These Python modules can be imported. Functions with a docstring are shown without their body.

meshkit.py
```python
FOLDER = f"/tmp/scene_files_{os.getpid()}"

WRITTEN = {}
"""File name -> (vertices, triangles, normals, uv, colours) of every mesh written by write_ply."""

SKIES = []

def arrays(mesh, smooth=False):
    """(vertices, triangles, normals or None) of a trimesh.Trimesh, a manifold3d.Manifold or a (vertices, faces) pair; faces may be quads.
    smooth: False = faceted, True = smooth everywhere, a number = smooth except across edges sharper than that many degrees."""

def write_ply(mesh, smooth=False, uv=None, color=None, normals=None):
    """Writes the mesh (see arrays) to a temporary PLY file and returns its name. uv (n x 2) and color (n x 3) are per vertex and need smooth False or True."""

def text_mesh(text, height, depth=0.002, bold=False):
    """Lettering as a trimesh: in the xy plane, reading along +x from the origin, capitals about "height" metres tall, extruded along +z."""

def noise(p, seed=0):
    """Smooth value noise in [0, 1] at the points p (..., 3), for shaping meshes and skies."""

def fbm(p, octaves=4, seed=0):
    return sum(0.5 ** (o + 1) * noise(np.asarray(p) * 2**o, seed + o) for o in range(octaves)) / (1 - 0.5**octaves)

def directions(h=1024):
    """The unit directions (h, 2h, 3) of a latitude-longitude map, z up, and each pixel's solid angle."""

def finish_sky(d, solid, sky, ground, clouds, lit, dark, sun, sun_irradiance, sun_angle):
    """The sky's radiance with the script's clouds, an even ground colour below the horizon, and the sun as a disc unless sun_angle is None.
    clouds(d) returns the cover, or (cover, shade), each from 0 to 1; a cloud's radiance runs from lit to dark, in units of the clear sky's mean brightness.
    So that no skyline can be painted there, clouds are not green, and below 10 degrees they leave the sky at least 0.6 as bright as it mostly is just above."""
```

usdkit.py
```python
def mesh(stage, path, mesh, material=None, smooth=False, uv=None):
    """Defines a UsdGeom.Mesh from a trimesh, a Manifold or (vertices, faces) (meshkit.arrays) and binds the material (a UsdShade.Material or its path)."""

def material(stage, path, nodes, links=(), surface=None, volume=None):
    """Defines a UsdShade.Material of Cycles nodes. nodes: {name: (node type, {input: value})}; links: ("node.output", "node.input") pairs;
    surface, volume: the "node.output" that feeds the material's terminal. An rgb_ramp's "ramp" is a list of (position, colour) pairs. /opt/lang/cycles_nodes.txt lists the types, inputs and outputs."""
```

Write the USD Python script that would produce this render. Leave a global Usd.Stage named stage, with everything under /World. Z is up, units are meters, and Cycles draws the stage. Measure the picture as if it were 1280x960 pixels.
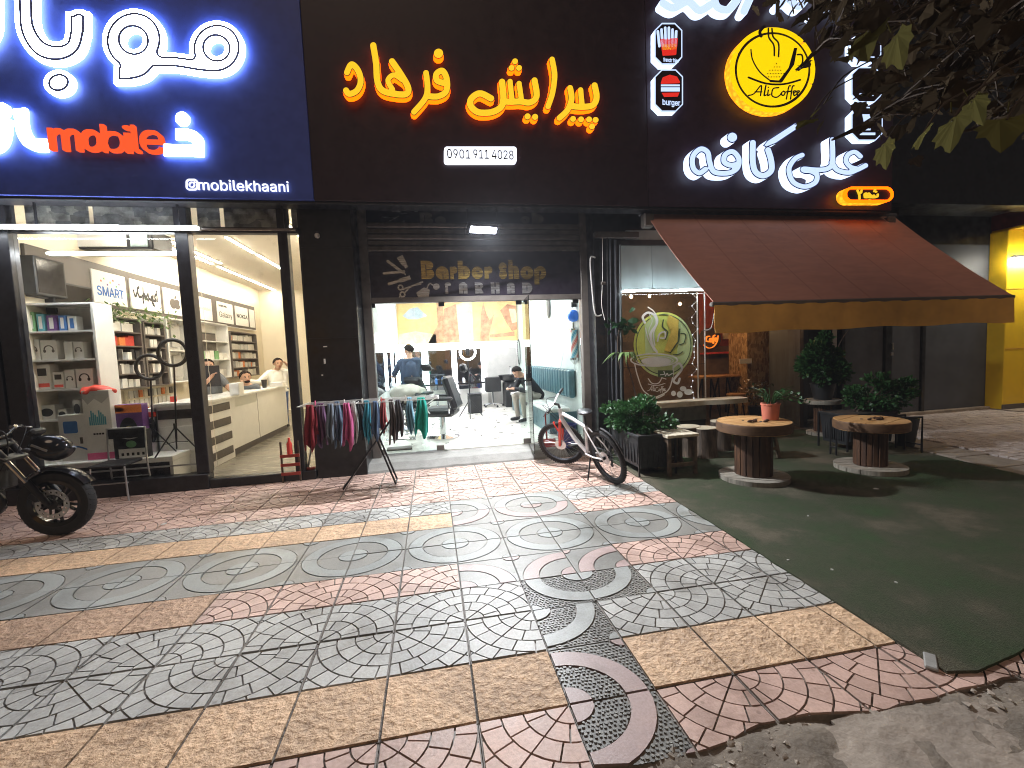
import math, random, numpy as np, trimesh, manifold3d, usdkit, meshkit
from pxr import Usd, UsdGeom, UsdLux, UsdShade, Gf, Sdf
from shapely.geometry import Polygon, LineString, Point, box as sbox
from shapely.ops import unary_union
from shapely import affinity

stage = Usd.Stage.CreateInMemory()
UsdGeom.SetStageUpAxis(stage, 'Z'); UsdGeom.SetStageMetersPerUnit(stage, 1.0)
UsdGeom.Xform.Define(stage, '/World'); UsdGeom.Scope.Define(stage, '/World/Looks')
rng = random.Random(7)
PI = math.pi

# ---------------------------------------------------------------- camera, sky, dim night light, exposure
FPX, YAW, PITCH, ROLL = 552.066, .1773, .0703, -.0428          # focal length in pixels of a 1280 wide frame, radians
EYE = np.array([-.1135, -1.833, 1.6])
def cam_axes():
    cy, sy, cp, sp = math.cos(YAW), math.sin(YAW), math.cos(PITCH), math.sin(PITCH)
    f = np.array([sy*cp, cy*cp, -sp]); r = np.array([cy, -sy, 0]); u = np.cross(r, f)
    cr, sr = math.cos(ROLL), math.sin(ROLL)
    return r*cr+u*sr, -r*sr+u*cr, f
RIGHT, UP, FWD = cam_axes()
cam = UsdGeom.Camera.Define(stage, '/World/camera')
cam.CreateHorizontalApertureAttr(36.0); cam.CreateVerticalApertureAttr(27.0); cam.CreateFocalLengthAttr(36.0*FPX/1280)
cam.CreateClippingRangeAttr(Gf.Vec2f(.05, 500)); cam.CreateExposureAttr(0.0)
mm = np.eye(4); mm[0, :3], mm[1, :3], mm[2, :3], mm[3, :3] = RIGHT, UP, -FWD, EYE
cam.AddTransformOp().Set(Gf.Matrix4d(mm.tolist()))

SUN_EL, SUN_AZ = math.radians(4), math.radians(195)
usdkit.material(stage, '/World/Looks/night_sky', {
    's': ('sky_texture', {'sky_type': 'single_scattering', 'sun_disc': False, 'sun_elevation': SUN_EL, 'sun_rotation': SUN_AZ}),
    'w': ('mix', {'mix_type': 'mix', 'fac': .75, 'color2': (.95, .72, .66)}),
    'b': ('background_shader', {'strength': .034})}, [('s.color', 'w.color1'), ('w.color', 'b.color')], surface='b.background')
dome = UsdLux.DomeLight.Define(stage, '/World/sky'); dome.CreateIntensityAttr(1.0)
UsdShade.MaterialBindingAPI.Apply(dome.GetPrim()).Bind(UsdShade.Material.Get(stage, '/World/Looks/night_sky'))
dome.GetPrim().SetCustomDataByKey('kind', 'structure')
moon = UsdLux.DistantLight.Define(stage, '/World/street_glow')     # the dim glow of the street behind the camera
moon.CreateIntensityAttr(.15); moon.CreateAngleAttr(25.0); moon.CreateColorAttr(Gf.Vec3f(1, .74, .54))
moon.GetPrim().CreateAttribute('inputs:normalize', Sdf.ValueTypeNames.Bool).Set(True)
moon.AddRotateXYZOp().Set(Gf.Vec3f(33, 0, -14))

def at(px, py, Y):
    """The point of the vertical plane y = Y seen at a pixel of the 1280 x 960 photograph."""
    d = FWD + RIGHT*(px-640)/FPX - UP*(py-480)/FPX
    return EYE + d*(Y-EYE[1])/d[1]
def atx(px, py, X):
    d = FWD + RIGHT*(px-640)/FPX - UP*(py-480)/FPX
    return EYE + d*(X-EYE[0])/d[0]
def gnd(px, py, Z=0.):
    d = FWD + RIGHT*(px-640)/FPX - UP*(py-480)/FPX
    return EYE + d*(Z-EYE[2])/d[2]

# ---------------------------------------------------------------- helpers
COUNT, BASE = {}, {}
def numbered(parent, name):
    k = COUNT.get((parent, name), 0); COUNT[(parent, name)] = k+1
    return name if k == 0 else f'{name}_{k:03d}'
def tag(prim, label=None, cat=None, group=None, kind=None):
    p = prim.GetPrim() if hasattr(prim, 'GetPrim') else prim
    for k, v in (('label', label), ('category', cat), ('group', group), ('kind', kind)):
        if v: p.SetCustomDataByKey(k, v)
    return p
def thing(name, label=None, cat=None, base=(0, 0, 0), group=None, kind=None, rz=0):
    path = '/World/'+numbered('/World', name)
    x = UsdGeom.Xform.Define(stage, path); x.AddTranslateOp().Set(Gf.Vec3d(*map(float, base)))
    if rz: x.AddRotateZOp().Set(math.degrees(rz))
    BASE[path] = (np.array(base, float), rz)
    tag(x, label, cat, group, kind)
    return path
def obj(name, mesh, m, parent='/World', smooth=30, label=None, cat=None, group=None, kind=None, tint=None):
    """mesh (world coordinates) as ONE Mesh prim under parent; a parent's own place is taken off."""
    if isinstance(mesh, list): mesh = cat_(mesh)
    path = parent+'/'+numbered(parent, name)
    b = next((BASE[p] for p in ('/'.join(parent.split('/')[:n]) for n in (5, 4, 3)) if p in BASE), None)
    v, f, n = meshkit.arrays(mesh, False if tint is not None else smooth)
    if b is not None:
        v = v-b[0]
        if b[1]:
            c, s = math.cos(-b[1]), math.sin(-b[1]); r = np.array([[c, -s, 0], [s, c, 0], [0, 0, 1]])
            v = v@r.T; n = None if n is None else n@r.T
    g = usdkit.mesh(stage, path, (v, f), MATS[m])
    if n is not None:
        from pxr import Vt
        g.CreateNormalsAttr(Vt.Vec3fArray.FromNumpy(n.astype(np.float32))); g.SetNormalsInterpolation('vertex')
    if tint is not None:
        from pxr import Vt
        UsdGeom.PrimvarsAPI(g).CreatePrimvar('tint', Sdf.ValueTypeNames.Color3fArray, 'vertex').Set(Vt.Vec3fArray.FromNumpy(np.asarray(tint, np.float32)))
    tag(g, label, cat, group, kind)
    return path
def dup(src, base, rz=0, label=None, group=None):
    """A copy of a finished thing at another place."""
    name = src.split('/')[-1]; d = stage.GetPrimAtPath(src).GetCustomData()
    root = name[:-4] if name[-4:-3] == '_' and name[-3:].isdigit() else name
    t = thing(root, label or d.get('label'), d.get('category'), base, group or d.get('group'), None, 0)
    p = stage.GetPrimAtPath(t)
    x = UsdGeom.Xformable(p)
    x.AddRotateZOp().Set(math.degrees(rz))
    p.GetReferences().AddInternalReference(src); p.SetInstanceable(True)
    return t

def cat_(ms): return trimesh.util.concatenate([m for m in ms if m is not None and len(m.faces)])
def box(x0, x1, y0, y1, z0, z1, bev=0.):
    c = np.array([(a, b, d) for a in (x0, x1) for b in (y0, y1) for d in (z0, z1)], float)
    if not bev:
        m = trimesh.creation.box([abs(x1-x0), abs(y1-y0), abs(z1-z0)]); m.apply_translation(c.mean(0)); return m
    ctr = c.mean(0); pts = []
    for p in c:
        s = np.sign(p-ctr)
        for k in range(3):
            q = p-s*bev; q[k] = p[k]; pts.append(q)
    return trimesh.convex.convex_hull(np.array(pts))
def obox(center, size, rz=0, rx=0, ry=0, bev=0.):
    a, b, c = np.array(size)/2; m = box(-a, a, -b, b, -c, c, bev)
    R = trimesh.transformations.euler_matrix(rx, ry, rz); m.apply_transform(R); m.apply_translation(center); return m
def frame_of(d):
    d = np.asarray(d, float); d = d/np.linalg.norm(d)
    a = np.cross(d, [0, 0, 1.] if abs(d[2]) < .95 else [1., 0, 0]); a /= np.linalg.norm(a)
    return a, np.cross(d, a), d
def rod(p, q, r, r2=None, n=10):
    p, q = np.array(p, float), np.array(q, float); r2 = r if r2 is None else r2
    a, b, _ = frame_of(q-p); t = np.arange(n)*2*PI/n
    ring = np.cos(t)[:, None]*a+np.sin(t)[:, None]*b
    v = np.vstack([p+ring*r, q+ring*r2, p, q]); f = []
    for i in range(n):
        j = (i+1) % n
        f += [[i, j, n+j], [i, n+j, n+i], [2*n, j, i], [2*n+1, n+i, n+j]]
    return trimesh.Trimesh(v, f, process=False)
def tube(pts, r, n=8, closed=False):
    p = np.asarray(pts, float); k = len(p)
    rr = np.broadcast_to(np.asarray(r, float), (k,))
    t = (np.roll(p, -1, 0)-np.roll(p, 1, 0)) if closed else np.gradient(p, axis=0)
    t /= np.linalg.norm(t, axis=1)[:, None]+1e-12
    a = np.cross(t[0], [0, 0, 1.] if abs(t[0][2]) < .9 else [1., 0, 0]); a /= np.linalg.norm(a); A = []
    for i in range(k):
        a = a-t[i]*(a@t[i]); a /= np.linalg.norm(a); A.append(a)
    A = np.array(A); B = np.cross(t, A); w = np.arange(n)*2*PI/n
    v = (p[:, None]+rr[:, None, None]*(np.cos(w)[None, :, None]*A[:, None]+np.sin(w)[None, :, None]*B[:, None])).reshape(-1, 3); f = []
    for i in range(k if closed else k-1):
        i2 = (i+1) % k
        for j in range(n):
            j2 = (j+1) % n
            f += [[i*n+j, i*n+j2, i2*n+j2], [i*n+j, i2*n+j2, i2*n+j]]
    if not closed:
        v = np.vstack([v, p[0], p[-1]])
        for j in range(n): f += [[k*n, (j+1) % n, j], [k*n+1, (k-1)*n+j, (k-1)*n+(j+1) % n]]
    return trimesh.Trimesh(v, f, process=False)
def lathe(prof, c=(0, 0, 0), n=24, axis=None, caps=True):
    """Solid of revolution of (radius, height) pairs about z (or about axis) through c."""
    prof = np.asarray(prof, float); k = len(prof); w = np.arange(n)*2*PI/n
    v = np.stack([prof[:, :1]*np.cos(w), prof[:, :1]*np.sin(w), np.repeat(prof[:, 1:], n, 1)], -1).reshape(-1, 3); f = []
    for i in range(k-1):
        for j in range(n):
            j2 = (j+1) % n; f += [[i*n+j, i*n+j2, (i+1)*n+j2], [i*n+j, (i+1)*n+j2, (i+1)*n+j]]
    if caps: v = np.vstack([v, [0, 0, prof[0, 1]], [0, 0, prof[-1, 1]]])
    for j in range(n if caps else 0): f += [[k*n, (j+1) % n, j], [k*n+1, (k-1)*n+j, (k-1)*n+(j+1) % n]]
    if axis is not None:
        a, b, d = frame_of(axis); v = v@np.array([a, b, d])
    return trimesh.Trimesh(v+np.asarray(c, float), f, process=False)
def ball(c, r, sub=2, s=(1, 1, 1)):
    m = trimesh.creation.icosphere(sub, r); m.apply_scale(s); m.apply_translation(c); return m
def curve(pts, n=8, closed=False):
    """Catmull-Rom through the points."""
    p = [np.asarray(q, float) for q in pts]; out = []; k = len(p)
    if k < 3: return np.array(p)
    for i in range(k if closed else k-1):
        if closed: a, b, c, d = p[i-1], p[i], p[(i+1) % k], p[(i+2) % k]
        else: a, b, c, d = p[max(i-1, 0)], p[i], p[i+1], p[min(i+2, k-1)]
        for t in np.arange(n)/n:
            out.append(.5*(2*b+(c-a)*t+(2*a-5*b+4*c-d)*t*t+(3*b-a-3*c+d)*t**3))
    if not closed: out.append(p[-1])
    return np.array(out)
def polys(g): return [p for p in getattr(g, 'geoms', [g]) if p.geom_type == 'Polygon' and p.area > 1e-7]
def extr(g, y, depth):
    """A shape of the (x, z) plane as a solid from y forwards (towards the street) by depth."""
    ms = []
    for p in polys(g):
        m = trimesh.creation.extrude_polygon(p, depth, engine='earcut'); v = m.vertices
        m.vertices = np.stack([v[:, 0], y-v[:, 2], v[:, 1]], 1); ms.append(m)
    return cat_(ms)
def field(g, step, zf, zb):
    """A rough solid over the shape g: a grid of heights zf(x, y) with walls down to zb."""
    import shapely
    x0, y0, x1, y1 = g.bounds; X, Y = np.meshgrid(np.arange(x0, x1+step, step), np.arange(y0, y1+step, step), indexing='ij'); k, l = X.shape
    inside = shapely.contains_xy(g, X[:-1, :-1]+step/2, Y[:-1, :-1]+step/2); Z = zf(X, Y); n = k*l
    v = np.vstack([np.column_stack([X.ravel(), Y.ravel(), Z.ravel()]), np.column_stack([X.ravel(), Y.ravel(), np.full(n, zb)])]); f = []
    for i, j in zip(*np.nonzero(inside)):
        a, b, c, d = i*l+j, (i+1)*l+j, (i+1)*l+j+1, i*l+j+1; f += [[a, b, c], [a, c, d]]
        for p, q, (di, dj) in ((a, b, (0, -1)), (b, c, (1, 0)), (c, d, (0, 1)), (d, a, (-1, 0))):
            u, w = i+di, j+dj
            if not (0 <= u < k-1 and 0 <= w < l-1 and inside[u, w]): f += [[p, n+p, n+q], [p, n+q, q]]
    m = trimesh.Trimesh(v, f, process=False); m.remove_unreferenced_vertices(); return m
def extrz(g, z0, h):
    ms = []
    for p in polys(g):
        m = trimesh.creation.extrude_polygon(p, h, engine='earcut'); m.apply_translation([0, 0, z0]); ms.append(m)
    return cat_(ms)
def onto(g, Y):
    """A shape drawn in the photograph's pixels moved to the vertical plane y = Y, as (x, z)."""
    from shapely.ops import transform
    return transform(lambda X, Z: tuple(np.array([at(a, b, Y)[[0, 2]] for a, b in zip(np.atleast_1d(X), np.atleast_1d(Z))]).T), g).buffer(0)
def stroke(pts, w, smooth=True, cap='round', n=8):
    return LineString(curve(pts, n) if smooth else pts).buffer(w/2, cap_style=cap, join_style='round', quad_segs=5)
def px(g, ox, oy, s): return affinity.affine_transform(g, [s, 0, 0, s, ox, oy])
def words(text, x, z, height, y, depth=.004, bold=False, width=None, rx=None):
    """Lettering standing on the plane y, its baseline starting at (x, z)."""
    m = meshkit.text_mesh(text, height, depth, bold)
    if width: m.apply_scale([width/(m.bounds[1][0]-m.bounds[0][0]), 1, 1])
    m.apply_translation([-m.bounds[0][0], 0, 0]); v = m.vertices
    m.vertices = np.stack([x+v[:, 0], y-v[:, 2], z+v[:, 1]], 1); return m

# ---------------------------------------------------------------- materials
MATS = {}
def M(name, base, rough=.5, metal=0., var=.12, scale=6., bump=0., bscale=60., spec=.5, coat=0., detail=4, stretch=(1, 1, 1), alpha=None):
    """Principled surface whose colour drifts by noise between base*(1-var) and base*(1+var), with fine relief."""
    b = np.array(base, float)
    nodes = {'t': ('texture_coordinate', {}), 'mp': ('mapping', {'scale': stretch}), 'n': ('noise_texture', {'scale': scale, 'detail': float(detail), 'roughness': .6}),
             'r': ('rgb_ramp', {'ramp': [(.25, tuple(b*(1-var))), (.75, tuple(np.minimum(b*(1+var), 1)))]}),
             'rr': ('map_range', {'from_min': .3, 'from_max': .7, 'to_min': max(rough-.08, .02), 'to_max': min(rough+.08, 1), 'clamp': True}),
             'p': ('principled_bsdf', {'metallic': metal, 'specular_ior_level': spec, 'coat_weight': coat})}
    links = [('t.object', 'mp.vector'), ('mp.vector', 'n.vector'), ('n.fac', 'r.fac'), ('r.color', 'p.base_color'), ('n.fac', 'rr.value'), ('rr.result', 'p.roughness')]
    if bump:
        nodes['n2'] = ('noise_texture', {'scale': bscale, 'detail': 3.0}); nodes['bm'] = ('bump', {'strength': bump, 'distance': .01})
        links += [('mp.vector', 'n2.vector'), ('n2.fac', 'bm.height'), ('bm.normal', 'p.normal')]
    MATS[name] = usdkit.material(stage, '/World/Looks/'+name, nodes, links, surface='p.BSDF')
def E(name, color, strength, spread=0.):
    """Something that gives off light; spread makes it uneven like LEDs behind acrylic."""
    if not spread:
        MATS[name] = usdkit.material(stage, '/World/Looks/'+name, {'e': ('emission', {'color': color, 'strength': strength})}, [], surface='e.emission')
    else:
        MATS[name] = usdkit.material(stage, '/World/Looks/'+name, {
            't': ('texture_coordinate', {}), 'n': ('voronoi_texture', {'scale': 16.0}),
            'm': ('map_range', {'from_min': 0., 'from_max': .7, 'to_min': strength*(1+spread), 'to_max': strength*(1-spread), 'clamp': True}),
            'e': ('emission', {'color': color})}, [('t.object', 'n.vector'), ('n.distance', 'm.value'), ('m.result', 'e.strength')], surface='e.emission')
def GLASS(name, tint=(1, 1, 1), ior=1.45, rough=.0):
    MATS[name] = usdkit.material(stage, '/World/Looks/'+name, {
        'f': ('fresnel', {'IOR': ior}), 't': ('transparent_bsdf', {'color': tint}), 'g': ('glossy_bsdf', {'color': (1, 1, 1), 'roughness': rough}), 'm': ('mix_closure', {})},
        [('f.fac', 'm.fac'), ('t.BSDF', 'm.closure1'), ('g.BSDF', 'm.closure2')], surface='m.closure')
def LEAF(name, a, b, rough=.45, spec=.4):
    pb, po = (('principled_bsdf', {'roughness': rough, 'specular_ior_level': spec}), 'base_color') if spec else (('diffuse_bsdf', {}), 'color')
    MATS[name] = usdkit.material(stage, '/World/Looks/'+name, {
        'o': ('geometry', {}), 'r': ('rgb_ramp', {'ramp': [(0, a), (1, b)]}), 'p': pb,
        't': ('translucent_bsdf', {}), 'm': ('mix_closure', {'fac': .25})},
        [('o.random_per_island', 'r.fac'), ('r.color', 'p.'+po), ('r.color', 't.color'), ('p.BSDF', 'm.closure1'), ('t.BSDF', 'm.closure2')], surface='m.closure')
def WOOD(name, a, b, rough=.55, scale=3., axis=(1, 1, 10)):
    MATS[name] = usdkit.material(stage, '/World/Looks/'+name, {
        't': ('texture_coordinate', {}), 'mp': ('mapping', {'scale': axis}), 'n': ('noise_texture', {'scale': scale, 'detail': 6.0, 'distortion': 1.2}),
        'r': ('rgb_ramp', {'ramp': [(.3, a), (.5, tuple((np.array(a)+np.array(b))/2)), (.7, b)]}), 'b': ('bump', {'strength': .35, 'distance': .006}), 'p': ('principled_bsdf', {'roughness': rough})},
        [('t.object', 'mp.vector'), ('mp.vector', 'n.vector'), ('n.fac', 'r.fac'), ('r.color', 'p.base_color'), ('n.fac', 'b.height'), ('b.normal', 'p.normal')], surface='p.BSDF')
def TINTED(name, rough, bump, bscale, spec=.5, deep=.008, low=.8):
    """Colour from the mesh's tint attribute, worn by noise."""
    MATS[name] = usdkit.material(stage, '/World/Looks/'+name, {
        'a': ('attribute', {'attribute': 'tint'}), 'g': ('geometry', {}), 'n': ('noise_texture', {'scale': 1.9, 'detail': 8.0, 'roughness': .7}), 'sp': ('voronoi_texture', {'scale': 7.0}), 'rs': ('rgb_ramp', {'ramp': [(.05, (.55, .53, .5)), (.09, (1, 1, 1))]}), 'z': ('mix', {'mix_type': 'multiply', 'fac': .8}), 'n2': ('noise_texture', {'scale': bscale, 'detail': 5.0, 'roughness': .6}),
        'r': ('rgb_ramp', {'ramp': [(.34, (.50, .47, .44)), (.52, (1, 1, 1)), (.72, (1.16, 1.14, 1.1))]}), 'r2': ('rgb_ramp', {'ramp': [(.3, (low, low*.96, low*.92)), (.6, (1.05, 1.05, 1.05))]}),
        'x': ('mix', {'mix_type': 'multiply', 'fac': .8}), 'y': ('mix', {'mix_type': 'multiply', 'fac': .7}), 'b': ('bump', {'strength': bump, 'distance': deep}),
        'rr': ('map_range', {'from_min': .3, 'from_max': .7, 'to_min': rough-.12, 'to_max': rough+.12, 'clamp': True}), 'p': ('principled_bsdf', {'specular_ior_level': spec})},
        [('g.position', 'n.vector'), ('g.position', 'n2.vector'), ('n.fac', 'r.fac'), ('n2.fac', 'r2.fac'), ('a.color', 'x.color1'), ('r.color', 'x.color2'), ('x.color', 'y.color1'), ('r2.color', 'y.color2'),
         ('g.position', 'sp.vector'), ('sp.distance', 'rs.fac'), ('y.color', 'z.color1'), ('rs.color', 'z.color2'), ('z.color', 'p.base_color'), ('n2.fac', 'b.height'), ('b.normal', 'p.normal'), ('n.fac', 'rr.value'), ('rr.result', 'p.roughness')], surface='p.BSDF')
# plain paints, metals, plastics
M('paving_body', (.09, .08, .07), .9, bump=.5)
TINTED('paving', .52, .25, 60.)
TINTED('paving_beige', .6, 1., 24., deep=.03, low=.46)
TINTED('paving_pebble', .45, .15, 90.)
TINTED('tinted', .5, .05, 40.)
M('ground', (.045, .042, .04), .9, bump=.6, bscale=25, var=.3)
M('dirt', (.17, .142, .112), .95, bump=.9, bscale=30, var=.5, scale=4)
M('concrete', (.24, .235, .22), .85, bump=.35, bscale=40, var=.25, scale=5)
M('old_concrete', (.27, .228, .186), .9, bump=.8, bscale=28, var=.35, scale=4)
M('stone', (.46, .40, .37), .9, bump=.5, var=.3)
M('black_metal', (.012, .012, .014), .35, spec=.5, var=.2)
M('black_panel', (.010, .010, .012), .3, var=.25, scale=3)
M('dark_frame', (.02, .02, .025), .4)
M('brown_frame', (.16, .14, .125), .45, metal=.3, var=.2, bump=.05)
M('steel', (.52, .53, .54), .32, metal=.9, var=.15, scale=3)
M('brushed_panel', (.36, .45, .47), .45, metal=.5, var=.16, scale=1.6, stretch=(2, 1, .7))
M('chrome', (.75, .75, .76), .14, metal=1., var=.08)
M('shutter', (.12, .108, .10), .38, metal=.4, var=.2)
M('white_paint', (.72, .71, .68), .5, var=.05)
M('white_gloss', (.78, .78, .76), .22, var=.04)
M('cream_wall', (.78, .7, .55), .75, var=.05, scale=2)
M('ceiling_white', (.8, .74, .64), .8, var=.03)
M('shop_floor', (.23, .21, .17), .18, var=.3, scale=5, stretch=(1, 4, 1))
M('grey_board', (.10, .085, .075), .5, var=.12)
M('drawer_dark', (.045, .035, .032), .4)
M('black_plastic', (.015, .015, .016), .5, var=.15, bump=.08, bscale=200)
M('black_gloss', (.012, .012, .014), .1, var=.1)
M('rubber', (.014, .013, .013), .75, var=.25, bump=.3, bscale=80)
M('screen', (.012, .012, .014), .12, var=.1)
M('leather_black', (.018, .018, .02), .38, var=.2, bump=.2, bscale=70)
M('leather_teal', (.06, .13, .16), .35, var=.12, bump=.1)
M('marble_white', (.72, .76, .74), .2, var=.05, scale=1.2)
M('marble_vein', (.30, .34, .33), .3, var=.3)
M('barber_floor', (.66, .64, .58), .22, var=.1, scale=4)
M('hair_black', (.010, .008, .007), .9, var=.3, spec=.15)
M('skin', (.50, .29, .19), .5, var=.08)
M('shirt_white', (.74, .72, .66), .8, var=.05)
M('cloth_black', (.016, .017, .02), .85, var=.2)
M('cloth_navy', (.03, .05, .09), .85, var=.2)
M('cloth_grey', (.12, .13, .14), .85, var=.2)
M('cloth_khaki', (.36, .33, .28), .85, var=.1)
M('cloth_blue', (.05, .10, .25), .85, var=.1)
M('paper_white', (.76, .74, .70), .6, var=.04)
M('paper_grey', (.45, .44, .42), .6, var=.1)
M('card_red', (.65, .06, .04), .5, var=.1)
M('card_orange', (.75, .22, .05), .5, var=.1)
M('card_pink', (.70, .10, .25), .5, var=.1)
M('card_purple', (.13, .05, .2), .45, var=.1)
M('card_blue', (.05, .16, .42), .5, var=.1)
M('card_teal', (.10, .35, .42), .5, var=.1)
M('card_green', (.16, .36, .16), .5, var=.1)
M('card_yellow', (.75, .55, .10), .5, var=.1)
M('ink', (.02, .02, .022), .6, var=.05)
M('ink_blue', (.02, .12, .38), .6, var=.05)
M('gold', (.72, .52, .16), .22, metal=.9, var=.35, scale=14, stretch=(.2, 1, 3))
M('silver', (.70, .70, .72), .22, metal=.9, var=.3, scale=14, stretch=(.2, 1, 3))
M('bloom_blue', (.062, .105, .47), .45, var=.12, spec=.4)  # blue is the letter bloom painted into the board; also trims cafe letters
M('sign_brown', (.026, .011, .018), .42, var=.12, spec=.4)
M('sign_cafe', (.034, .016, .030), .42, var=.12, spec=.4)
M('sign_lintel', (.022, .016, .026), .35, var=.12)
M('awning_cloth', (.40, .20, .15), .85, var=.14, scale=3, bump=.25, bscale=180, stretch=(1, 6, 1))
M('valance_cloth', (.66, .37, .09), .85, var=.18, scale=3, bump=.2, bscale=160)
M('yellow_paint', (.80, .52, .015), .45, var=.06)
M('dark_red_panel', (.09, .014, .02), .5, var=.15)
M('gate_dark', (.07, .075, .09), .62, metal=.2, var=.25, scale=2, bump=.05)
M('corrugated', (.14, .16, .17), .4, metal=.4, var=.3, scale=2, stretch=(4, 4, .5))
M('cafe_red', (.26, .045, .025), .6, var=.2)
M('cafe_dark', (.05, .04, .032), .6, var=.3)
M('cafe_wall', (.16, .10, .06), .7, var=.3, scale=5)
M('planter_black', (.02, .021, .023), .5, var=.2)
M('terracotta', (.48, .14, .09), .6, var=.15, bump=.1)
M('cup_blue', (.02, .06, .5), .3, var=.08)
M('bike_white', (.72, .70, .70), .25, var=.05, coat=.5)
M('bike_red', (.65, .05, .03), .25, var=.08, coat=.4)
M('bucket_blue', (.05, .07, .30), .4, var=.1)
M('plastic_red', (.35, .04, .03), .4, var=.1)
M('bark', (.06, .042, .03), .9, bump=.9, bscale=22, var=.4, stretch=(1, 1, .2))
M('soil', (.03, .022, .016), .95, bump=.8)
M('pole_blue', (.03, .18, .80), .2, var=.05)
M('pole_red', (.75, .07, .05), .3, var=.05)
M('pole_teal', (.02, .35, .55), .3, var=.05)
M('broom_straw', (.42, .40, .36), .9, var=.3, bump=.5)
WOOD('spool_top', (.34, .17, .06), (.60, .36, .15), .5, 2.0, (1.2, 9, 1))
WOOD('spool_core', (.028, .012, .007), (.10, .045, .02), .6, 3.0, (5, 5, .6))
WOOD('spool_rim', (.07, .036, .02), (.16, .085, .04), .6, 3.0, (2, 2, 4))
WOOD('grey_wood', (.16, .145, .12), (.33, .30, .25), .7, 3.0, (1.5, 8, 1))
WOOD('pale_wood', (.38, .33, .24), (.60, .55, .43), .55, 3.0, (1, 8, 2))
WOOD('log_wood', (.035, .026, .02), (.12, .085, .06), .85, 5.0, (4, 4, .6))
WOOD('stool_wood', (.05, .035, .025), (.13, .09, .06), .6, 3.0, (3, 3, 3))
WOOD('warm_board', (.30, .15, .05), (.52, .29, .11), .5, 3.0, (8, 1, 1))
MATS['osb'] = usdkit.material(stage, '/World/Looks/osb', {
    't': ('texture_coordinate', {}), 'm': ('mapping', {'scale': (9, 9, 4)}), 'v': ('voronoi_texture', {'scale': 3.0, 'randomness': 1.0}),
    'r': ('rgb_ramp', {'ramp': [(0, (.10, .055, .02)), (.5, (.30, .19, .08)), (1, (.46, .34, .17))]}), 'p': ('principled_bsdf', {'roughness': .6})},
    [('t.object', 'm.vector'), ('m.vector', 'v.vector'), ('v.color', 'r.fac'), ('r.color', 'p.base_color')], surface='p.BSDF')
MATS['turf'] = usdkit.material(stage, '/World/Looks/turf', {
    'g': ('geometry', {}), 'n': ('noise_texture', {'scale': 1.1, 'detail': 6.0, 'roughness': .62}), 'f': ('noise_texture', {'scale': 220.0, 'detail': 2.0}),
    'r': ('rgb_ramp', {'ramp': [(.33, (.150, .128, .098)), (.46, (.075, .080, .055)), (.56, (.058, .078, .044)), (.72, (.040, .100, .038))]}),
    'r2': ('rgb_ramp', {'ramp': [(.3, (.35, .35, .35)), (.7, (1.3, 1.3, 1.2))]}), 'x': ('mix', {'mix_type': 'multiply', 'fac': .85}),
    'b': ('bump', {'strength': .9, 'distance': .012}), 'p': ('principled_bsdf', {'roughness': .9, 'specular_ior_level': .15})},
    [('g.position', 'n.vector'), ('g.position', 'f.vector'), ('n.fac', 'r.fac'), ('f.fac', 'r2.fac'), ('r.color', 'x.color1'), ('r2.color', 'x.color2'), ('x.color', 'p.base_color'), ('f.fac', 'b.height'), ('b.normal', 'p.normal')], surface='p.BSDF')
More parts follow.
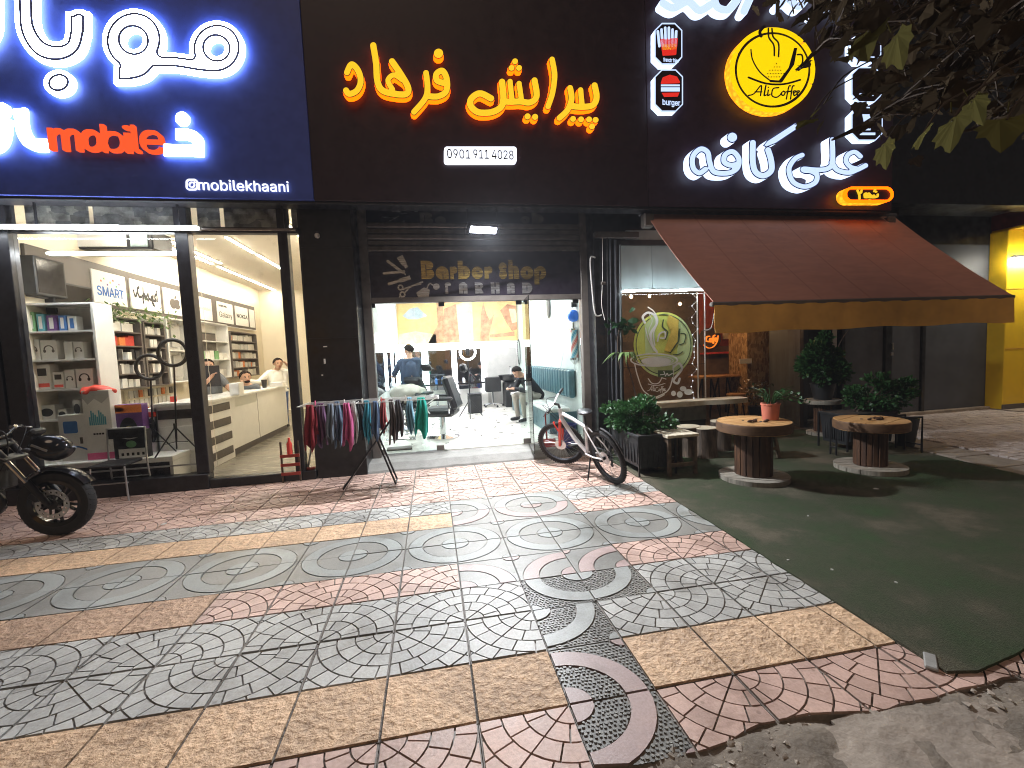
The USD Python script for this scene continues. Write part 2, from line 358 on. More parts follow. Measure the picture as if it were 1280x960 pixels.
# grey blotches painting the street reflections of the transom glass
MATS['street_reflection'] = usdkit.material(stage, '/World/Looks/street_reflection', {
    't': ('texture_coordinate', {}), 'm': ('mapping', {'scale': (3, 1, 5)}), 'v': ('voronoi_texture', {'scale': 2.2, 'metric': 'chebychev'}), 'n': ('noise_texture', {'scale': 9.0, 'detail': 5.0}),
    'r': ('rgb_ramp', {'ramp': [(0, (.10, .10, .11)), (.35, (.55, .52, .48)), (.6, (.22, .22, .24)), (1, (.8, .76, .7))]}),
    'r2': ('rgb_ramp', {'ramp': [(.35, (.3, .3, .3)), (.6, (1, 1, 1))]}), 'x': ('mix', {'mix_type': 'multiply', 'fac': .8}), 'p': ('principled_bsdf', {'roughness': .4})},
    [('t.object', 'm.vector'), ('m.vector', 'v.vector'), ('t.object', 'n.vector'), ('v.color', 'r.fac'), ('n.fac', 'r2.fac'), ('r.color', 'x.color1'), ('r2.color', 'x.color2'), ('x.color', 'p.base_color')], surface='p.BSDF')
# lights
E('lit_white', (.93, .95, 1.), 9.0)
E('lit_white_side', (.55, .68, 1.), 4.5)
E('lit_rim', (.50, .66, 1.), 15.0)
E('lit_red', (1., .10, .025), 1.15)
E('lit_red_side', (.8, .06, .02), 1.0)
E('lit_yellow', (1., .58, .02), 1.1)
E('lit_orange', (1., .095, .0), 4.2)
E('lit_cafe', (.56, .70, 1.), 1.25)
E('lit_cafe_side', (.60, .74, 1.), 2.2, .22)
E('lit_crimson', (.85, .03, .02), .9)
E('lit_emblem', (1., .64, .0), 1.15)
E('lit_emblem_side', (1., .33, .01), 2.2, .35)
E('lit_plate', (.86, .89, 1.), 1.6)
E('lit_text', (.95, .97, 1.), 1.3)
E('tube_white', (.90, .95, 1.), 42.0)
E('flood_white', (.93, .96, 1.), 4300.0)
E('strip_warm', (1., .88, .71), 128.0)
E('strip_cool', (.93, .96, 1.), 88.0)
E('mirror_light', (.95, .96, 1.), 6.0)
E('ledge_light', (.88, .97, 1.), 42.0)
E('ring_lit', (.98, .95, 1.), 5.0)
E('neon_orange', (1., .22, .02), 1.3)
E('bulb_warm', (1., .55, .2), 30.0)
E('cafe_bulb', (1., .55, .24), 700.0)
E('fairy', (.9, .95, 1.), 1.2)
E('yellow_tube', (1., .95, .8), 170.0)
GLASS('glass', (.97, .985, .98), 1.28)
GLASS('glass_green', (.92, .97, .95), 1.3)
MATS['mirror'] = usdkit.material(stage, '/World/Looks/mirror', {'g': ('glossy_bsdf', {'color': (.62, .66, .74), 'roughness': .03})}, [], surface='g.BSDF')
LEAF('leaf_shrub', (.025, .085, .022), (.075, .20, .05))
LEAF('leaf_dark', (.015, .05, .018), (.05, .13, .04))
LEAF('leaf_olive', (.085, .075, .024), (.15, .125, .045), .7, 0)
LEAF('leaf_maple', (.05, .036, .022), (.15, .115, .04), .7, 0)
LEAF('leaf_indoor', (.12, .2, .06), (.3, .4, .15))

# ================================================================ the ground
TW, TD = .4166, .375                                               # a paving tile
obj('ground', extrz(sbox(-30, -30, 30, 30), -.09, .02), 'ground', kind='structure')
pav = thing('pavement', kind='structure')
obj('bedding', box(-8.2, 2.3, -.03, 4.8, -.085, -.02), 'paving_body', pav)
PINK, GREY, BEIGE = np.array((.53, .365, .305)), np.array((.39, .39, .37)), np.array((.67, .455, .285))
RINGG, PEB, RINGP = np.array((.27, .285, .275)), np.array((.19, .187, .172)), np.array((.36, .265, .25))
DARKJ = np.array((.18, .155, .132))
def relief(cells, z0, base_rect):
    """Raised pieces (polygon, colour, height) with chamfered edges on one dark slab: one casting, vertices and colours."""
    V, F, T = [], [], []; n = 0
    def add(v, f, c):
        nonlocal n
        V.append(np.asarray(v, float)); F.append(np.asarray(f, int)+n); T.append(np.repeat(np.asarray(c)[None], len(v), 0)); n += len(v)
    s = trimesh.creation.extrude_polygon(base_rect, .04, engine='earcut'); s.apply_translation([0, 0, z0-.052]); add(s.vertices, s.faces, DARKJ)
    for g, c, h in cells:
        for p in polys(g):
            p = p.simplify(.0015)
            q = p.buffer(-.0018, join_style='mitre')
            for t in polys(q):
                tv, tf = trimesh.creation.triangulate_polygon(t, engine='earcut')
                add(np.column_stack([tv, np.full(len(tv), z0+h)]), tf, c)
                for r in [t.exterior, *t.interiors]:
                    a = np.array(r.coords)[:-1]; ccw = r.is_ccw == (r is t.exterior)
                    if not r.is_ccw: a = a[::-1]
                    if r is not t.exterior: a = a[::-1]
                    k = len(a); e = np.roll(a, -1, 0)-np.roll(a, 1, 0); e /= np.linalg.norm(e, axis=1)[:, None]+1e-9
                    o = a+np.column_stack([e[:, 1], -e[:, 0]])*.0018
                    v = np.vstack([np.column_stack([a, np.full(k, z0+h)]), np.column_stack([o, np.full(k, z0-.012)])])
                    f = []
                    for i in range(k):
                        j = (i+1) % k; f += [[i, k+i, k+j], [i, k+j, j]]
                    add(v, f, c*.8)
    return np.vstack(V), np.vstack(F), np.vstack(T)
def fan_cells(x0, y0, cx, cy, colour, rs, joint=.0045, clip=None):
    """Fan paving pressed into one tile: rings of stones about a corner of it."""
    tile = sbox(x0+.004, y0+.004, x0+TW-.004, y0+TD-.004)
    if clip is not None: tile = tile.intersection(clip)
    out = []; radii = np.array([0, .28, .52, .76, 1.0, 1.24, 1.45])
    for k in range(len(radii)-1):
        r0, r1 = radii[k], radii[k+1]; nseg = (2, 3, 4, 5, 7, 8)[k]; off = (0, .5, 0, .5, .2, .6)[k]
        for j in range(-1, nseg+1):
            a0, a1 = (j+off)/nseg*PI/2, (j+1+off)/nseg*PI/2
            if k == 0 and nseg == 2 and j == 1: pass
            w = np.linspace(a0, a1, 5)
            sx = 1 if cx == 0 else -1; sy = 1 if cy == 0 else -1
            X = x0+cx*TW; Y = y0+cy*TD
            pts = [(X+sx*TW*r1*math.cos(t), Y+sy*TD*r1*math.sin(t)) for t in w]+[(X+sx*TW*r0*math.cos(t), Y+sy*TD*r0*math.sin(t)) for t in (w[::-1] if r0 else w[:1])]
            g = Polygon(pts).buffer(0).intersection(tile).buffer(-joint/2, join_style='mitre')
            for p in polys(g):
                if p.area > 4e-5: out.append((p, colour*rs.uniform(.84, 1.10), rs.uniform(-.0012, .0012)))
    return out
def ring_cells(x0, y0, cx, cy, ring, rs, clip=None):
    tile = sbox(x0+.003, y0+.003, x0+TW-.003, y0+TD-.003)
    if clip is not None: tile = tile.intersection(clip)
    X, Y = x0+cx*TW, y0+cy*TD
    def disc(r): return affinity.scale(Point(0, 0).buffer(1, quad_segs=24), r*TW, r*TD).buffer(0)
    D = lambda r: affinity.translate(disc(r), X, Y).intersection(tile)
    c = ring*rs.uniform(.94, 1.05); p = PEB*rs.uniform(.9, 1.1)
    sm = [(D(.27), c, .001), (D(.93).difference(D(.66)), c, .001), (affinity.translate(disc(.16), X+(1-2*cx)*TW, Y+(1-2*cy)*TD).intersection(tile), c, .001)]
    pebble = tile.difference(D(.94)).difference(sm[2][0].buffer(.003)), D(.65).difference(D(.28))
    peb = []
    nearby = y0 < 1.1 and x0 > -1.5
    if nearby:
        peb += [(z, p*.8, -.0065) for z in pebble]
    if nearby:                                                     # pebbles one can tell apart
        step = .021
        for i in range(int(TW/step)+1):
            for j in range(int(TD/step)+1):
                q = Point(x0+(i+.5*(j % 2)+rs.uniform(-.2, .2))*step, y0+(j+rs.uniform(-.2, .2))*step)
                if any(z.contains(q) for z in pebble):
                    a = rs.uniform(.0085, .0115); w = np.arange(6)*PI/3+rs.random()
                    peb.append((Polygon([(q.x+a*math.cos(t)*rs.uniform(.85, 1.1), q.y+a*.85*math.sin(t)) for t in w]), p*rs.uniform(.7, 1.35), -.001+rs.uniform(-.001, .001)))
    else: peb = [(z, p*1.12, -.002) for z in pebble]
    return sm+peb
TURF_EDGE = [(2.33, 4.9), (2.31, 3.16), (2.27, 1.6), (2.22, .4), (2.20, -.235), (2.34, -.262), (2.6, -.225), (2.85, -.17), (3.3, -.11), (4.2, .0), (6.6, .25)]
walk_area = Polygon([(-8.3, -.39), (2.31, -.39), (2.31, 4.9), (-8.3, 4.9)])
rs = random.Random(11)
for j in range(-1, 12):
    for i in range(-18, 11):
        x0, y0 = i*TW, j*TD
        z0 = rs.uniform(-.002, .002)+(-.004 if j == -1 else 0)
        clip = None
        if j == -1:                                                # the broken front edge
            if i < -6: continue
            e = [(x0-.01, y0+TD+.01)]+[(x0+TW+.01, y0+TD+.01)]+[(x0+TW*t, y0+(0.0 if x0 < .3 else .035)+.07*meshkit.noise(np.array([(x0+TW*t)*7, 3., 0]))-(.05 if x0 > 2.3 else 0)) for t in (1.02, .8, .6, .4, .2, -.02)]
            clip = Polygon(e).buffer(0)
        elif i > 5: continue
        if j > 11 or (x0 < -6.0 and j < 3): continue
        if i == 5 and j > 0: clip = sbox(x0, y0, 2.325, y0+TD)
        kind, col, c = 'fan', PINK, (i % 2, 1)
        if j == -1: c = (1, 1) if i % 2 == 0 else (0, 1)
        if j in (1, 2):
            col = GREY; c = ((1, 1) if (i+j) % 2 else (0, 1)) if j == 1 else ((1, 0) if (i+j) % 2 else (0, 0))
        if j == 3: c = (1, 0) if i % 2 else (0, 0)
        if j == 7: col = GREY; c = (i % 2, 0)
        if j >= 8: c = ((i+j//2) % 2, j % 2)
        if j == 0: kind, col = 'plain', BEIGE
        if j == 3 and i < -4: kind, col = 'plain', np.array((.50, .33, .22))
        if j == 6 and i < 0: kind, col = 'plain', BEIGE
        if j in (4, 5): kind, col, c = 'ring', RINGG, ((0, 0) if i % 2 == 0 else (1, 0)) if j == 5 else ((0, 1) if i % 2 == 0 else (1, 1))
        if j in (6, 7) and 0 <= i <= 2:
            kind, col = 'ring', RINGG if j == 7 else RINGP; c = ({0: 0, 1: 1, 2: 0}[i], 0 if j == 7 else 1)
        if i == 1 and j in (-1, 0): kind, col, c = 'ring', RINGP, (0, 1 if j == -1 else 0)
        if (i, j) == (1, 1): kind, col, c = 'ring', RINGG, (0, 1)
        if (i, j) == (1, 2): kind, col, c = 'ring', RINGG, (1, 1)
        if (i, j) == (2, 2): kind, col, c = 'ring', RINGG, (0, 1)
        if (i, j) == (1, 3): kind, col, c = 'ring', RINGP, (1, 0)
        if (i, j) == (2, 3): kind, col, c = 'ring', RINGP, (1, 0)
        if (i, j) == (0, 3): kind, col, c = 'ring', RINGP, (0, 0)
        tone = rs.uniform(.93, 1.05)
        rect = sbox(x0+.002, y0+.002, x0+TW-.002, y0+TD-.002)
        if clip is not None: rect = rect.intersection(clip)
        if rect.area < .004: continue
        if kind == 'fan': cells, mt = fan_cells(x0, y0, *c, col*tone, rs, clip=clip), 'paving'
        elif kind == 'ring': cells, mt = ring_cells(x0, y0, *c, col*tone, rs, clip), 'paving_pebble'
        else: cells, mt = [(rect.buffer(-.0025, join_style='mitre'), col*tone*rs.uniform(.95, 1.05), 0.)], 'paving_beige'
        rect = polys(rect)[0]
        v, f, t = relief(cells, z0, rect)
        obj('paving_tile', (v, f), mt, pav, tint=t)
# artificial turf of the cafe, a thin limp sheet with a worn edge
turf_poly = Polygon(TURF_EDGE+[(6.15, 1.2), (6.35, 2.6), (6.6, 3.6), (7.6, 5.2), (8.2, 7.4), (2.9, 7.4), (2.72, 5.1)]).buffer(-.0)
edge = np.array(turf_poly.segmentize(.05).exterior.coords)
edge[:, :2] += .012*(meshkit.noise(np.column_stack([edge[:, :2]*14, np.zeros(len(edge))]))-.5)[:, None]
obj('turf_carpet', extrz(Polygon(edge).buffer(0), -.012, .024), 'turf', label='dark green worn artificial turf carpet spread in front of the cafe', cat='carpet')
tb = extrz(sbox(2.2, -.3, 8.3, 7.6), -.07, .05); obj('cafe_ground', tb, 'dirt', kind='structure')
# strip of beige slabs and grey setts beyond the turf
sett = thing('sett_paving', kind='structure')
obj('bedding', box(6.0, 14, -.5, 6.2, -.08, -.035), 'ground', sett)
for k in range(11):
    y0 = .2+k*.5
    xs = float(np.interp(y0+.25, [1.2, 2.6, 3.6, 5.2], [6.12, 6.38, 6.62, 7.7]))+.05
    if k < 7: obj('beige_slab', box(xs, xs+.55, y0+.01, y0+.49, -.035, .006, .006), 'pale_concrete' if False else 'old_concrete', sett)
ms = []
for a in range(62):
    for b in range(58):
        x, y = 6.72+a*.115+(0), .1+b*.105
        lim = float(np.interp(y, [1.2, 2.6, 3.6, 5.2], [6.75, 7.0, 7.25, 7.75]))
        if x < lim or y > 5.9 or x > 13.5: continue
        z = rs.uniform(-.006, .004)
        ms.append(box(x+.004, x+.111, y+.004, y+.101, -.036, z+.004, .006))
obj('setts', cat_(ms), 'stone', sett, kind='stuff')
# broken concrete, dirt and rubble at the kerb side
fb = lambda X, Y, k, s_, o=4: meshkit.fbm(np.stack([X*k, Y*k, np.zeros_like(X)], -1), o, s_)
obj('dirt_verge', field(sbox(-2.0, -2.4, 7, -.05), .045, lambda X, Y: -.056+.055*fb(X, Y, 4., 1)+.03*fb(X, Y, 17., 5, 3)*(Y < -.33), -.12), 'dirt', kind='structure', smooth=True)
slab = Polygon([tuple(gnd(a, b)[:2]) for a, b in curve([(1012, 925), (1030, 903), (1070, 890), (1120, 883), (1190, 876), (1250, 878), (1300, 900), (1420, 960), (1300, 1100), (1020, 1100), (1018, 960)], 4, True)])
sm_ = field(slab.buffer(0), .022, lambda X, Y: -.012+.030*(fb(X, Y, 3.5, 3, 5)-.5)+.012*(fb(X, Y, 22., 9, 3)-.5), -.07)
obj('broken_concrete', sm_, 'old_concrete', smooth=50, label='rough broken concrete patch at the ragged end of the tiles', cat='concrete')
ms = []
for k in range(90):
    a, b = rs.uniform(840, 1020), rs.uniform(885, 960)
    if k > 70: a, b = rs.uniform(1200, 1290), rs.uniform(850, 885)
    p = gnd(a, b); r = rs.choice([.004, .005, .007, .009, .013, .022])
    if p[1] > -.30 and p[0] < 2.2: continue
    m = trimesh.convex.convex_hull(np.array([[rs.uniform(-r, r), rs.uniform(-r, r), rs.uniform(-r*.4, r*.4)] for _ in range(9)])); m.apply_translation([p[0], p[1], -.012+r*.3]); ms.append(m)
obj('rubble', cat_(ms), 'old_concrete', kind='stuff', label='loose stones and crumbs of mortar along the ragged pavement end', cat='rubble')
chip = box(0, .13, 0, .05, 0, .018, .005); chip.apply_transform(trimesh.transformations.rotation_matrix(.7, [0, 0, 1])); p = gnd(1168, 838); chip.apply_translation([p[0], p[1]-.02, .0])
obj('tile_shard', chip, 'concrete', label='pale broken tile shard at the corner of the turf', cat='rubble')
# litter on turf and paving
for a, b, c in ((1095, 611, 1), (1010, 645, 0), (985, 700, 0), (1040, 712, 0), (205, 655, 1), (193, 703, 0), (1120, 728, 0)):
    p = gnd(a, b, .014); w = .035 if c else .012
    q = Polygon([(p[0]+w*rs.uniform(.6, 1)*math.cos(t), p[1]+w*rs.uniform(.5, .9)*math.sin(t)) for t in np.arange(7)*PI*2/7])
    obj('litter', extrz(q.buffer(0), .013, .004), 'paper_grey', label='small pale scrap of paper lying on the ground', cat='litter', group='scraps of paper on the ground')
# concrete step of the barber shop, a worn ramp with a bevelled front
prof = Polygon([(4.50, -.03), (4.53, .02), (4.66, .095), (5.30, .105), (5.30, -.03)])
m = trimesh.creation.extrude_polygon(prof, 3.1, engine='earcut'); v = m.vertices.copy(); m.vertices = np.column_stack([v[:, 2]-1.25, v[:, 0], v[:, 1]])
m = trimesh.Trimesh(*trimesh.remesh.subdivide_to_size(m.vertices, m.faces, .09)); m.fix_normals()
nz = meshkit.fbm(m.vertices*3)-.5; m.vertices[:, 2] += np.where(m.vertices[:, 2] > -.02, .03*nz, 0); m.vertices[:, 1] += np.where(m.vertices[:, 1] < 4.7, .07*nz, 0)
obj('concrete_step', m, 'concrete', label='worn grey concrete step in front of the barber shop door', cat='step')
# ================================================================ the buildings
YS, ZS = 4.25, 3.63                                                # the sign boards' front and lower edge
def part(parent, name, m, *b, bev=0., **k): return obj(name, box(*b, bev), m, parent, **k)
hall = thing('shop_row_building', 'dark shop row facade rising behind the three lit sign boards', 'building', (0, 4.6, 0))
part(hall, 'upper_wall', 'black_panel', -9, 11.4, 4.55, 4.9, 3.86, 9)
part(hall, 'roof_slab', 'dark_frame', -9, 11.4, 4.9, 13.6, 3.96, 4.2)
part(hall, 'soffit', 'black_gloss', -1.72, 2.86, 4.51, 5.16, 3.83, 3.858)
part(hall, 'pillar', 'black_panel', -1.72, -1.075, 4.48, 5.2, 0, 3.83)
for z in (.62, 1.9, 3.1): part(hall, 'panel_joint', 'dark_frame', -1.722, -1.073, 4.476, 4.5, z, z+.006)
part(hall, 'pillar', 'black_panel', 2.42, 2.86, 4.72, 5.3, 0, 3.83)
part(hall, 'side_wall', 'black_panel', -9, -5.42, 4.5, 5.0, 0, 3.86)
# small things on the pillar: a sensor, a stuck paper, drips
o = thing('outdoor_sensor', 'small white dome sensor high on the black pillar', 'sensor', at(397, 295, 4.48))
p = at(397, 295, 4.48); obj('sensor_body', ball(p+[0, -.02, 0], .035, 2, (1, 1, 1)), 'paper_grey', o)
obj('mount', rod(p+[0, .0, .045], p+[0, -.03, .03], .018), 'dark_frame', o)
for a, b, w, h in ((404, 434, .05, .015), (405, 455, .022, .07), (402, 470, .02, .02)):
    p = at(a, b, 4.478); obj('paper_scrap', box(p[0], p[0]+w, 4.474, 4.4785, p[2], p[2]+h), 'paper_white', label=('narrow pale sticker above the other scraps', 'torn white paper tag, larger one', 'tiny white paper scrap, lowest one')[b//20-21 if b < 470 else 2]+' on the black pillar', cat='paper', group='paper scraps on the black pillar')

# ---------------- mobile phone shop
shop = thing('mobile_shop', 'bright glass fronted mobile phone shop with cream walls', 'shop', (-3.5, 4.6, 0))
WX, CEIL, BACK = -5.25, 3.85, 13.1
part(shop, 'floor', 'shop_floor', WX, -1.72, 4.62, BACK, .02, .10)
part(shop, 'left_wall' if False else 'wall', 'cream_wall', WX-.15, WX, 4.66, BACK+.15, 0, CEIL)
part(shop, 'wall', 'cream_wall', WX, -1.72, BACK, BACK+.15, 0, CEIL)
part(shop, 'wall', 'cream_wall', -1.72, -1.6, 5.25, BACK, 0, CEIL)
part(shop, 'wall', 'cream_wall', -1.735, -1.715, 4.66, 5.25, 0.1, CEIL)
part(shop, 'ceiling', 'ceiling_white', WX, -1.72, 4.62, BACK, CEIL, CEIL+.08)
part(shop, 'threshold', 'black_panel', -3.05, -1.74, 4.46, 4.62, 0, .12, bev=.008)
part(shop, 'base_curb', 'black_panel', -5.42, -3.05, 4.44, 4.60, 0, .20, bev=.008)
for a, b in ((-5.42, -5.2), (-5.17, -4.97), (-3.2, -3.05), (-2.0, -1.88)):
    part(shop, 'window_post', 'dark_frame', a, b, 4.48, 4.62, .12 if a > -3.1 else .2, 3.86, bev=.006)
part(shop, 'transom_bar', 'dark_frame', -4.97, -1.72, 4.49, 4.61, 3.29, 3.36, bev=.004)
part(shop, 'window_post', 'dark_frame', -1.745, -1.722, 4.49, 4.62, .12, 3.86)
for a, b, z in ((-4.97, -3.2, .2), (-2.98, -2.0, .12), (-1.88, -1.745, .12)):
    part(shop, 'glass_pane', 'glass', a, b, 4.545, 4.553, z, 3.29)
for a, b in ((-4.97, -3.2), (-3.05, -2.0), (-1.88, -1.745)): part(shop, 'transom_pane', 'glass', a, b, 4.545, 4.553, 3.36, 3.86)
# blotched sheets behind the transom, painted as reflections of the street in its glass
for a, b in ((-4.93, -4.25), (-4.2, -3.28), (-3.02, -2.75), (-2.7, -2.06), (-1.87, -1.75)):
    obj('poster', box(a, b, 4.70, 4.712, 3.37, 3.80), 'street_reflection', label='sheet with painted street reflection, %s from the left, behind the glass above the shop tube' % {-4.93: 'first', -4.2: 'second', -3.02: 'third', -2.7: 'fourth', -1.87: 'fifth'}[a], cat='poster', group='painted reflection sheets behind the transom glass')
# display platform
part(shop, 'display_platform', 'white_paint', WX, -3.56, 4.66, 5.60, .36, .43, bev=.006)
part(shop, 'platform_riser', 'dark_frame', WX, -3.6, 5.05, 5.1, .1, .36)
part(shop, 'platform_leg', 'white_paint', -3.61, -3.57, 4.68, 5.55, .1, .36)
part(shop, 'window_rail', 'steel', -4.95, -3.22, 4.57, 4.59, .305, .325)

# ---------------- barber shop
barb = thing('barber_shop', 'brightly lit barber shop behind frameless glass doors', 'shop', (.7, 5.1, 0))
BX0, BX1, BB, BC = -1.05, 2.42, 11.0, 3.35
part(barb, 'floor', 'barber_floor', BX0, BX1, 5.16, BB, .03, .118)
part(barb, 'wall', 'marble_white', BX0-.12, BX0, 5.2, BB, 0, BC)
part(barb, 'wall', 'marble_white', BX1, BX1+.12, 5.3, BB, 0, BC)
part(barb, 'wall', 'white_paint', BX0, BX1, BB, BB+.12, 0, BC)
part(barb, 'ceiling', 'white_paint', BX0, BX1, 5.2, BB, BC, BC+.08)
for a, b in ((-1.07, -.945), (2.31, 2.425)):
    part(barb, 'door_post', 'brown_frame', a, b, 5.02, 5.16, 0, 3.83, bev=.006)
part(barb, 'lintel_bar', 'brown_frame', -.945, 2.31, 5.03, 5.15, 2.42, 2.50, bev=.004)
for k in range(5): part(barb, 'shutter_slat', 'shutter', -.945, 2.31, 5.0+.02*(k % 2), 5.13, 3.175+k*.085, 3.25+k*.085, bev=.012)
part(barb, 'back_panel', 'dark_frame', -.945, 2.31, 5.12, 5.17, 3.15, 3.86)
part(barb, 'upper_panel', 'sign_lintel', -.945, 2.31, 5.06, 5.118, 3.60, 3.83)  # carries the flipped lettering put in for the reflection of the sign
lint = thing('barber_lintel_sign', 'dark sign over the door reading Barber Shop in gold letters', 'sign', at(590, 345, 5.05))
part(lint, 'sign_panel', 'sign_lintel', -.945, 2.31, 5.055, 5.115, 2.50, 3.175, bev=.004)
yl = 5.05
def ltext(s, x0, x1, y0, y1, m):
    a, b = at(x0, y0, yl), at(x1, y1, yl)
    t = words(s, a[0], a[2], abs(b[2]-a[2]), yl+.004, .012, True, b[0]-a[0])
    if not s.islower() or s in 'bh': t.apply_scale([1, 1, 1])
    return obj('letter', t, m, lint, smooth=False)
def block_letter(ch, x0, x1, z0, z1, m, cut=.42):
    """A heavy stencil letter with a slit, like cut metal."""
    w, h = x1-x0, z1-z0; R = lambda a, b, c, d: sbox(x0+a*w, z0+b*h, x0+c*w, z0+d*h)
    el = lambda cx, cy, rx, ry: affinity.scale(Point(x0+cx*w, z0+cy*h).buffer(1, quad_segs=10), rx*w, ry*h)
    S = {'B': lambda: unary_union([R(0, 0, .55, 1), el(.55, .75, .4, .25), el(.55, .28, .45, .28)]).difference(R(.34, .42, .40, .8)).difference(R(.34, .15, .40, .42)).difference(R(.36, .5, 1, .54)),
         'a': lambda: unary_union([el(.5, .35, .5, .38), R(.55, 0, 1, .4)]).difference(R(.52, 0, .58, .3)),
         'r': lambda: unary_union([R(0, 0, .5, .7), el(.62, .52, .38, .2)]),
         'b': lambda: unary_union([R(0, 0, .4, 1), el(.52, .36, .48, .36)]).difference(R(.45, .2, .51, .5)),
         'e': lambda: el(.5, .36, .5, .36).difference(R(.5, .26, 1, .32)).difference(R(.4, .42, .7, .48)),
         'S': lambda: unary_union([el(.5, .72, .5, .28), el(.5, .28, .5, .28), R(.2, .3, .8, .7)]).difference(R(.5, .62, 1, .68)).difference(R(0, .34, .5, .4)),
         'h': lambda: unary_union([R(0, 0, .42, 1), el(.6, .45, .4, .25), R(.52, 0, 1, .45)]).difference(R(.44, 0, .52, .5)),
         'o': lambda: el(.5, .36, .5, .38).difference(el(.5, .36, .09, .12)),
         'p': lambda: unary_union([R(0, -.3, .4, .6), el(.52, .36, .48, .38)]).difference(el(.5, .36, .08, .12)).difference(R(.41, -.3, .46, .36)),
         'F': lambda: unary_union([R(.1, 0, .5, .8), el(.5, .8, .45, .2)]).difference(R(.5, .55, 1, .68)),
         'A': lambda: unary_union([R(0, 0, 1, .7), el(.5, .7, .5, .3)]).difference(R(.46, 0, .54, .3)).difference(R(.46, .5, .54, .72)),
         'R': lambda: unary_union([R(0, 0, .5, 1), el(.5, .7, .48, .3), Polygon([(x0+.3*w, z0+.5*h), (x0+.7*w, z0+.5*h), (x0+w, z0), (x0+.55*w, z0)])]).difference(R(.42, .62, .6, .74)),
         'H': lambda: unary_union([R(0, 0, .42, 1), R(.58, 0, 1, 1), R(.3, .36, .7, .6)]),
         'D': lambda: unary_union([R(0, 0, .5, 1), el(.5, .5, .5, .5)]).difference(R(.42, .25, .52, .75))}
    g = S[ch](); k = 5 if m == 'gold' else 3
    obj('letter', extr(g, yl+.006, .014), m, lint, smooth=False)
yb = 349
for ch, a, b, t in (('B', 527, 542, 326), ('a', 545, 560, 327), ('r', 563, 571, 327), ('b', 573, 587, 326), ('e', 590, 603, 327), ('r', 606, 615, 327), ('S', 624, 633, 328), ('h', 636, 648, 325), ('o', 651, 666, 327), ('p', 668, 682, 327)):
    p, q = at(a, yb, yl), at(b, t, yl); block_letter(ch, p[0], q[0], p[2], q[2], 'gold')
for ch, a, b in (('F', 556, 564), ('A', 574, 584), ('R', 594, 604), ('H', 614, 624), ('A', 634, 643), ('D', 653, 665)):
    p, q = at(a, 367, yl), at(b, 353, yl); block_letter(ch, p[0], q[0], p[2], q[2], 'silver')
sc = .15625
def lshape(name, g): obj(name, extr(onto(px(g, 430, 250, sc), yl), yl+.006, .012), 'silver', lint, smooth=False)
lshape('razor_emblem', unary_union([stroke([(350, 490), (470, 580)], 22, False), stroke([(320, 588), (400, 580), (480, 572)], 20), stroke([(470, 575), (490, 595)], 12, False)]))
lshape('brush_emblem', unary_union([Polygon([(430, 465), (465, 448), (495, 505), (470, 520)]).buffer(6), Polygon([(470, 520), (495, 505), (515, 535), (492, 548)])]))
lshape('clipper_emblem', unary_union([Polygon([(440, 630), (525, 605), (537, 635), (450, 662)]), stroke([(450, 645), (360, 672)], 22, False)]))
lshape('scissors_emblem', unary_union([Point(452, 700).buffer(24).difference(Point(452, 700).buffer(12)), Point(468, 755).buffer(25).difference(Point(468, 755).buffer(12)), stroke([(470, 715), (540, 690), (628, 655)], 13), stroke([(488, 740), (540, 690), (615, 672)], 11), stroke([(445, 770), (440, 800)], 9, False)]))
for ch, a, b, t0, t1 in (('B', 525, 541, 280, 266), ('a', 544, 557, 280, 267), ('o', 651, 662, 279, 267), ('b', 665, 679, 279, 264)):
    p, q = at(a, t0, yl), at(b, t1, yl); block_letter(ch, p[0], q[0], p[2], q[2], 'grey_board')  # flipped letters built as pieces, standing for the reflected sign below
lshape('reflected_emblem', unary_union([stroke([(340, 70), (400, 85), (500, 115)], 16), stroke([(300, 138), (400, 140), (440, 130)], 9), stroke([(330, 185), (420, 140)], 8), stroke([(430, 190), (480, 172)], 14), stroke([(520, 60), (585, 95)], 12)]))  # marks put in as part of the same reflection
lshape('powder_emblem', unary_union([Polygon([(585, 745), (640, 705), (680, 720), (670, 790), (610, 795)]).buffer(6), stroke([(660, 715), (685, 668), (720, 690)], 10), Point(738, 692).buffer(26)]))
# glass front: fixed leaf, door leaf open space, with steel patch fittings
for a, b in ((465, 528), (529, 553)): 
    p, q = at(a, 570, 5.1), at(b, 384, 5.1); obj('glass_pane', box(p[0], q[0], 5.096, 5.108, .135, 2.42), 'glass_green', barb)
p, q = at(652, 560, 5.1), at(724, 384, 5.1); obj('glass_pane', box(p[0], q[0], 5.096, 5.108, .135, 2.42), 'glass_green', barb)
obj('glass_pane', obox(np.array([at(652, 500, 5.1)[0]+.03, 5.1-.42, 1.27]), (.86, .01, 2.25), rz=PI/2-.10), 'glass_green', barb)
for a, b in ((465, 386), (552, 385), (649, 384), (720, 382)):
    p = at(a, b, 5.08); obj('patch_fitting', box(p[0]-.045, p[0]+.045, 5.085, 5.12, 2.36, 2.44, .004), 'dark_frame', barb)
for a in (477, 551, 660):
    p = at(a, 563, 5.08); obj('patch_fitting', box(p[0]-.06, p[0]+.06, 5.085, 5.12, .13, .21, .004), 'brown_frame', barb)
obj('floor_rail', box(-.94, at(553, 560, 5.1)[0], 5.09, 5.115, .112, .135), 'steel', barb)

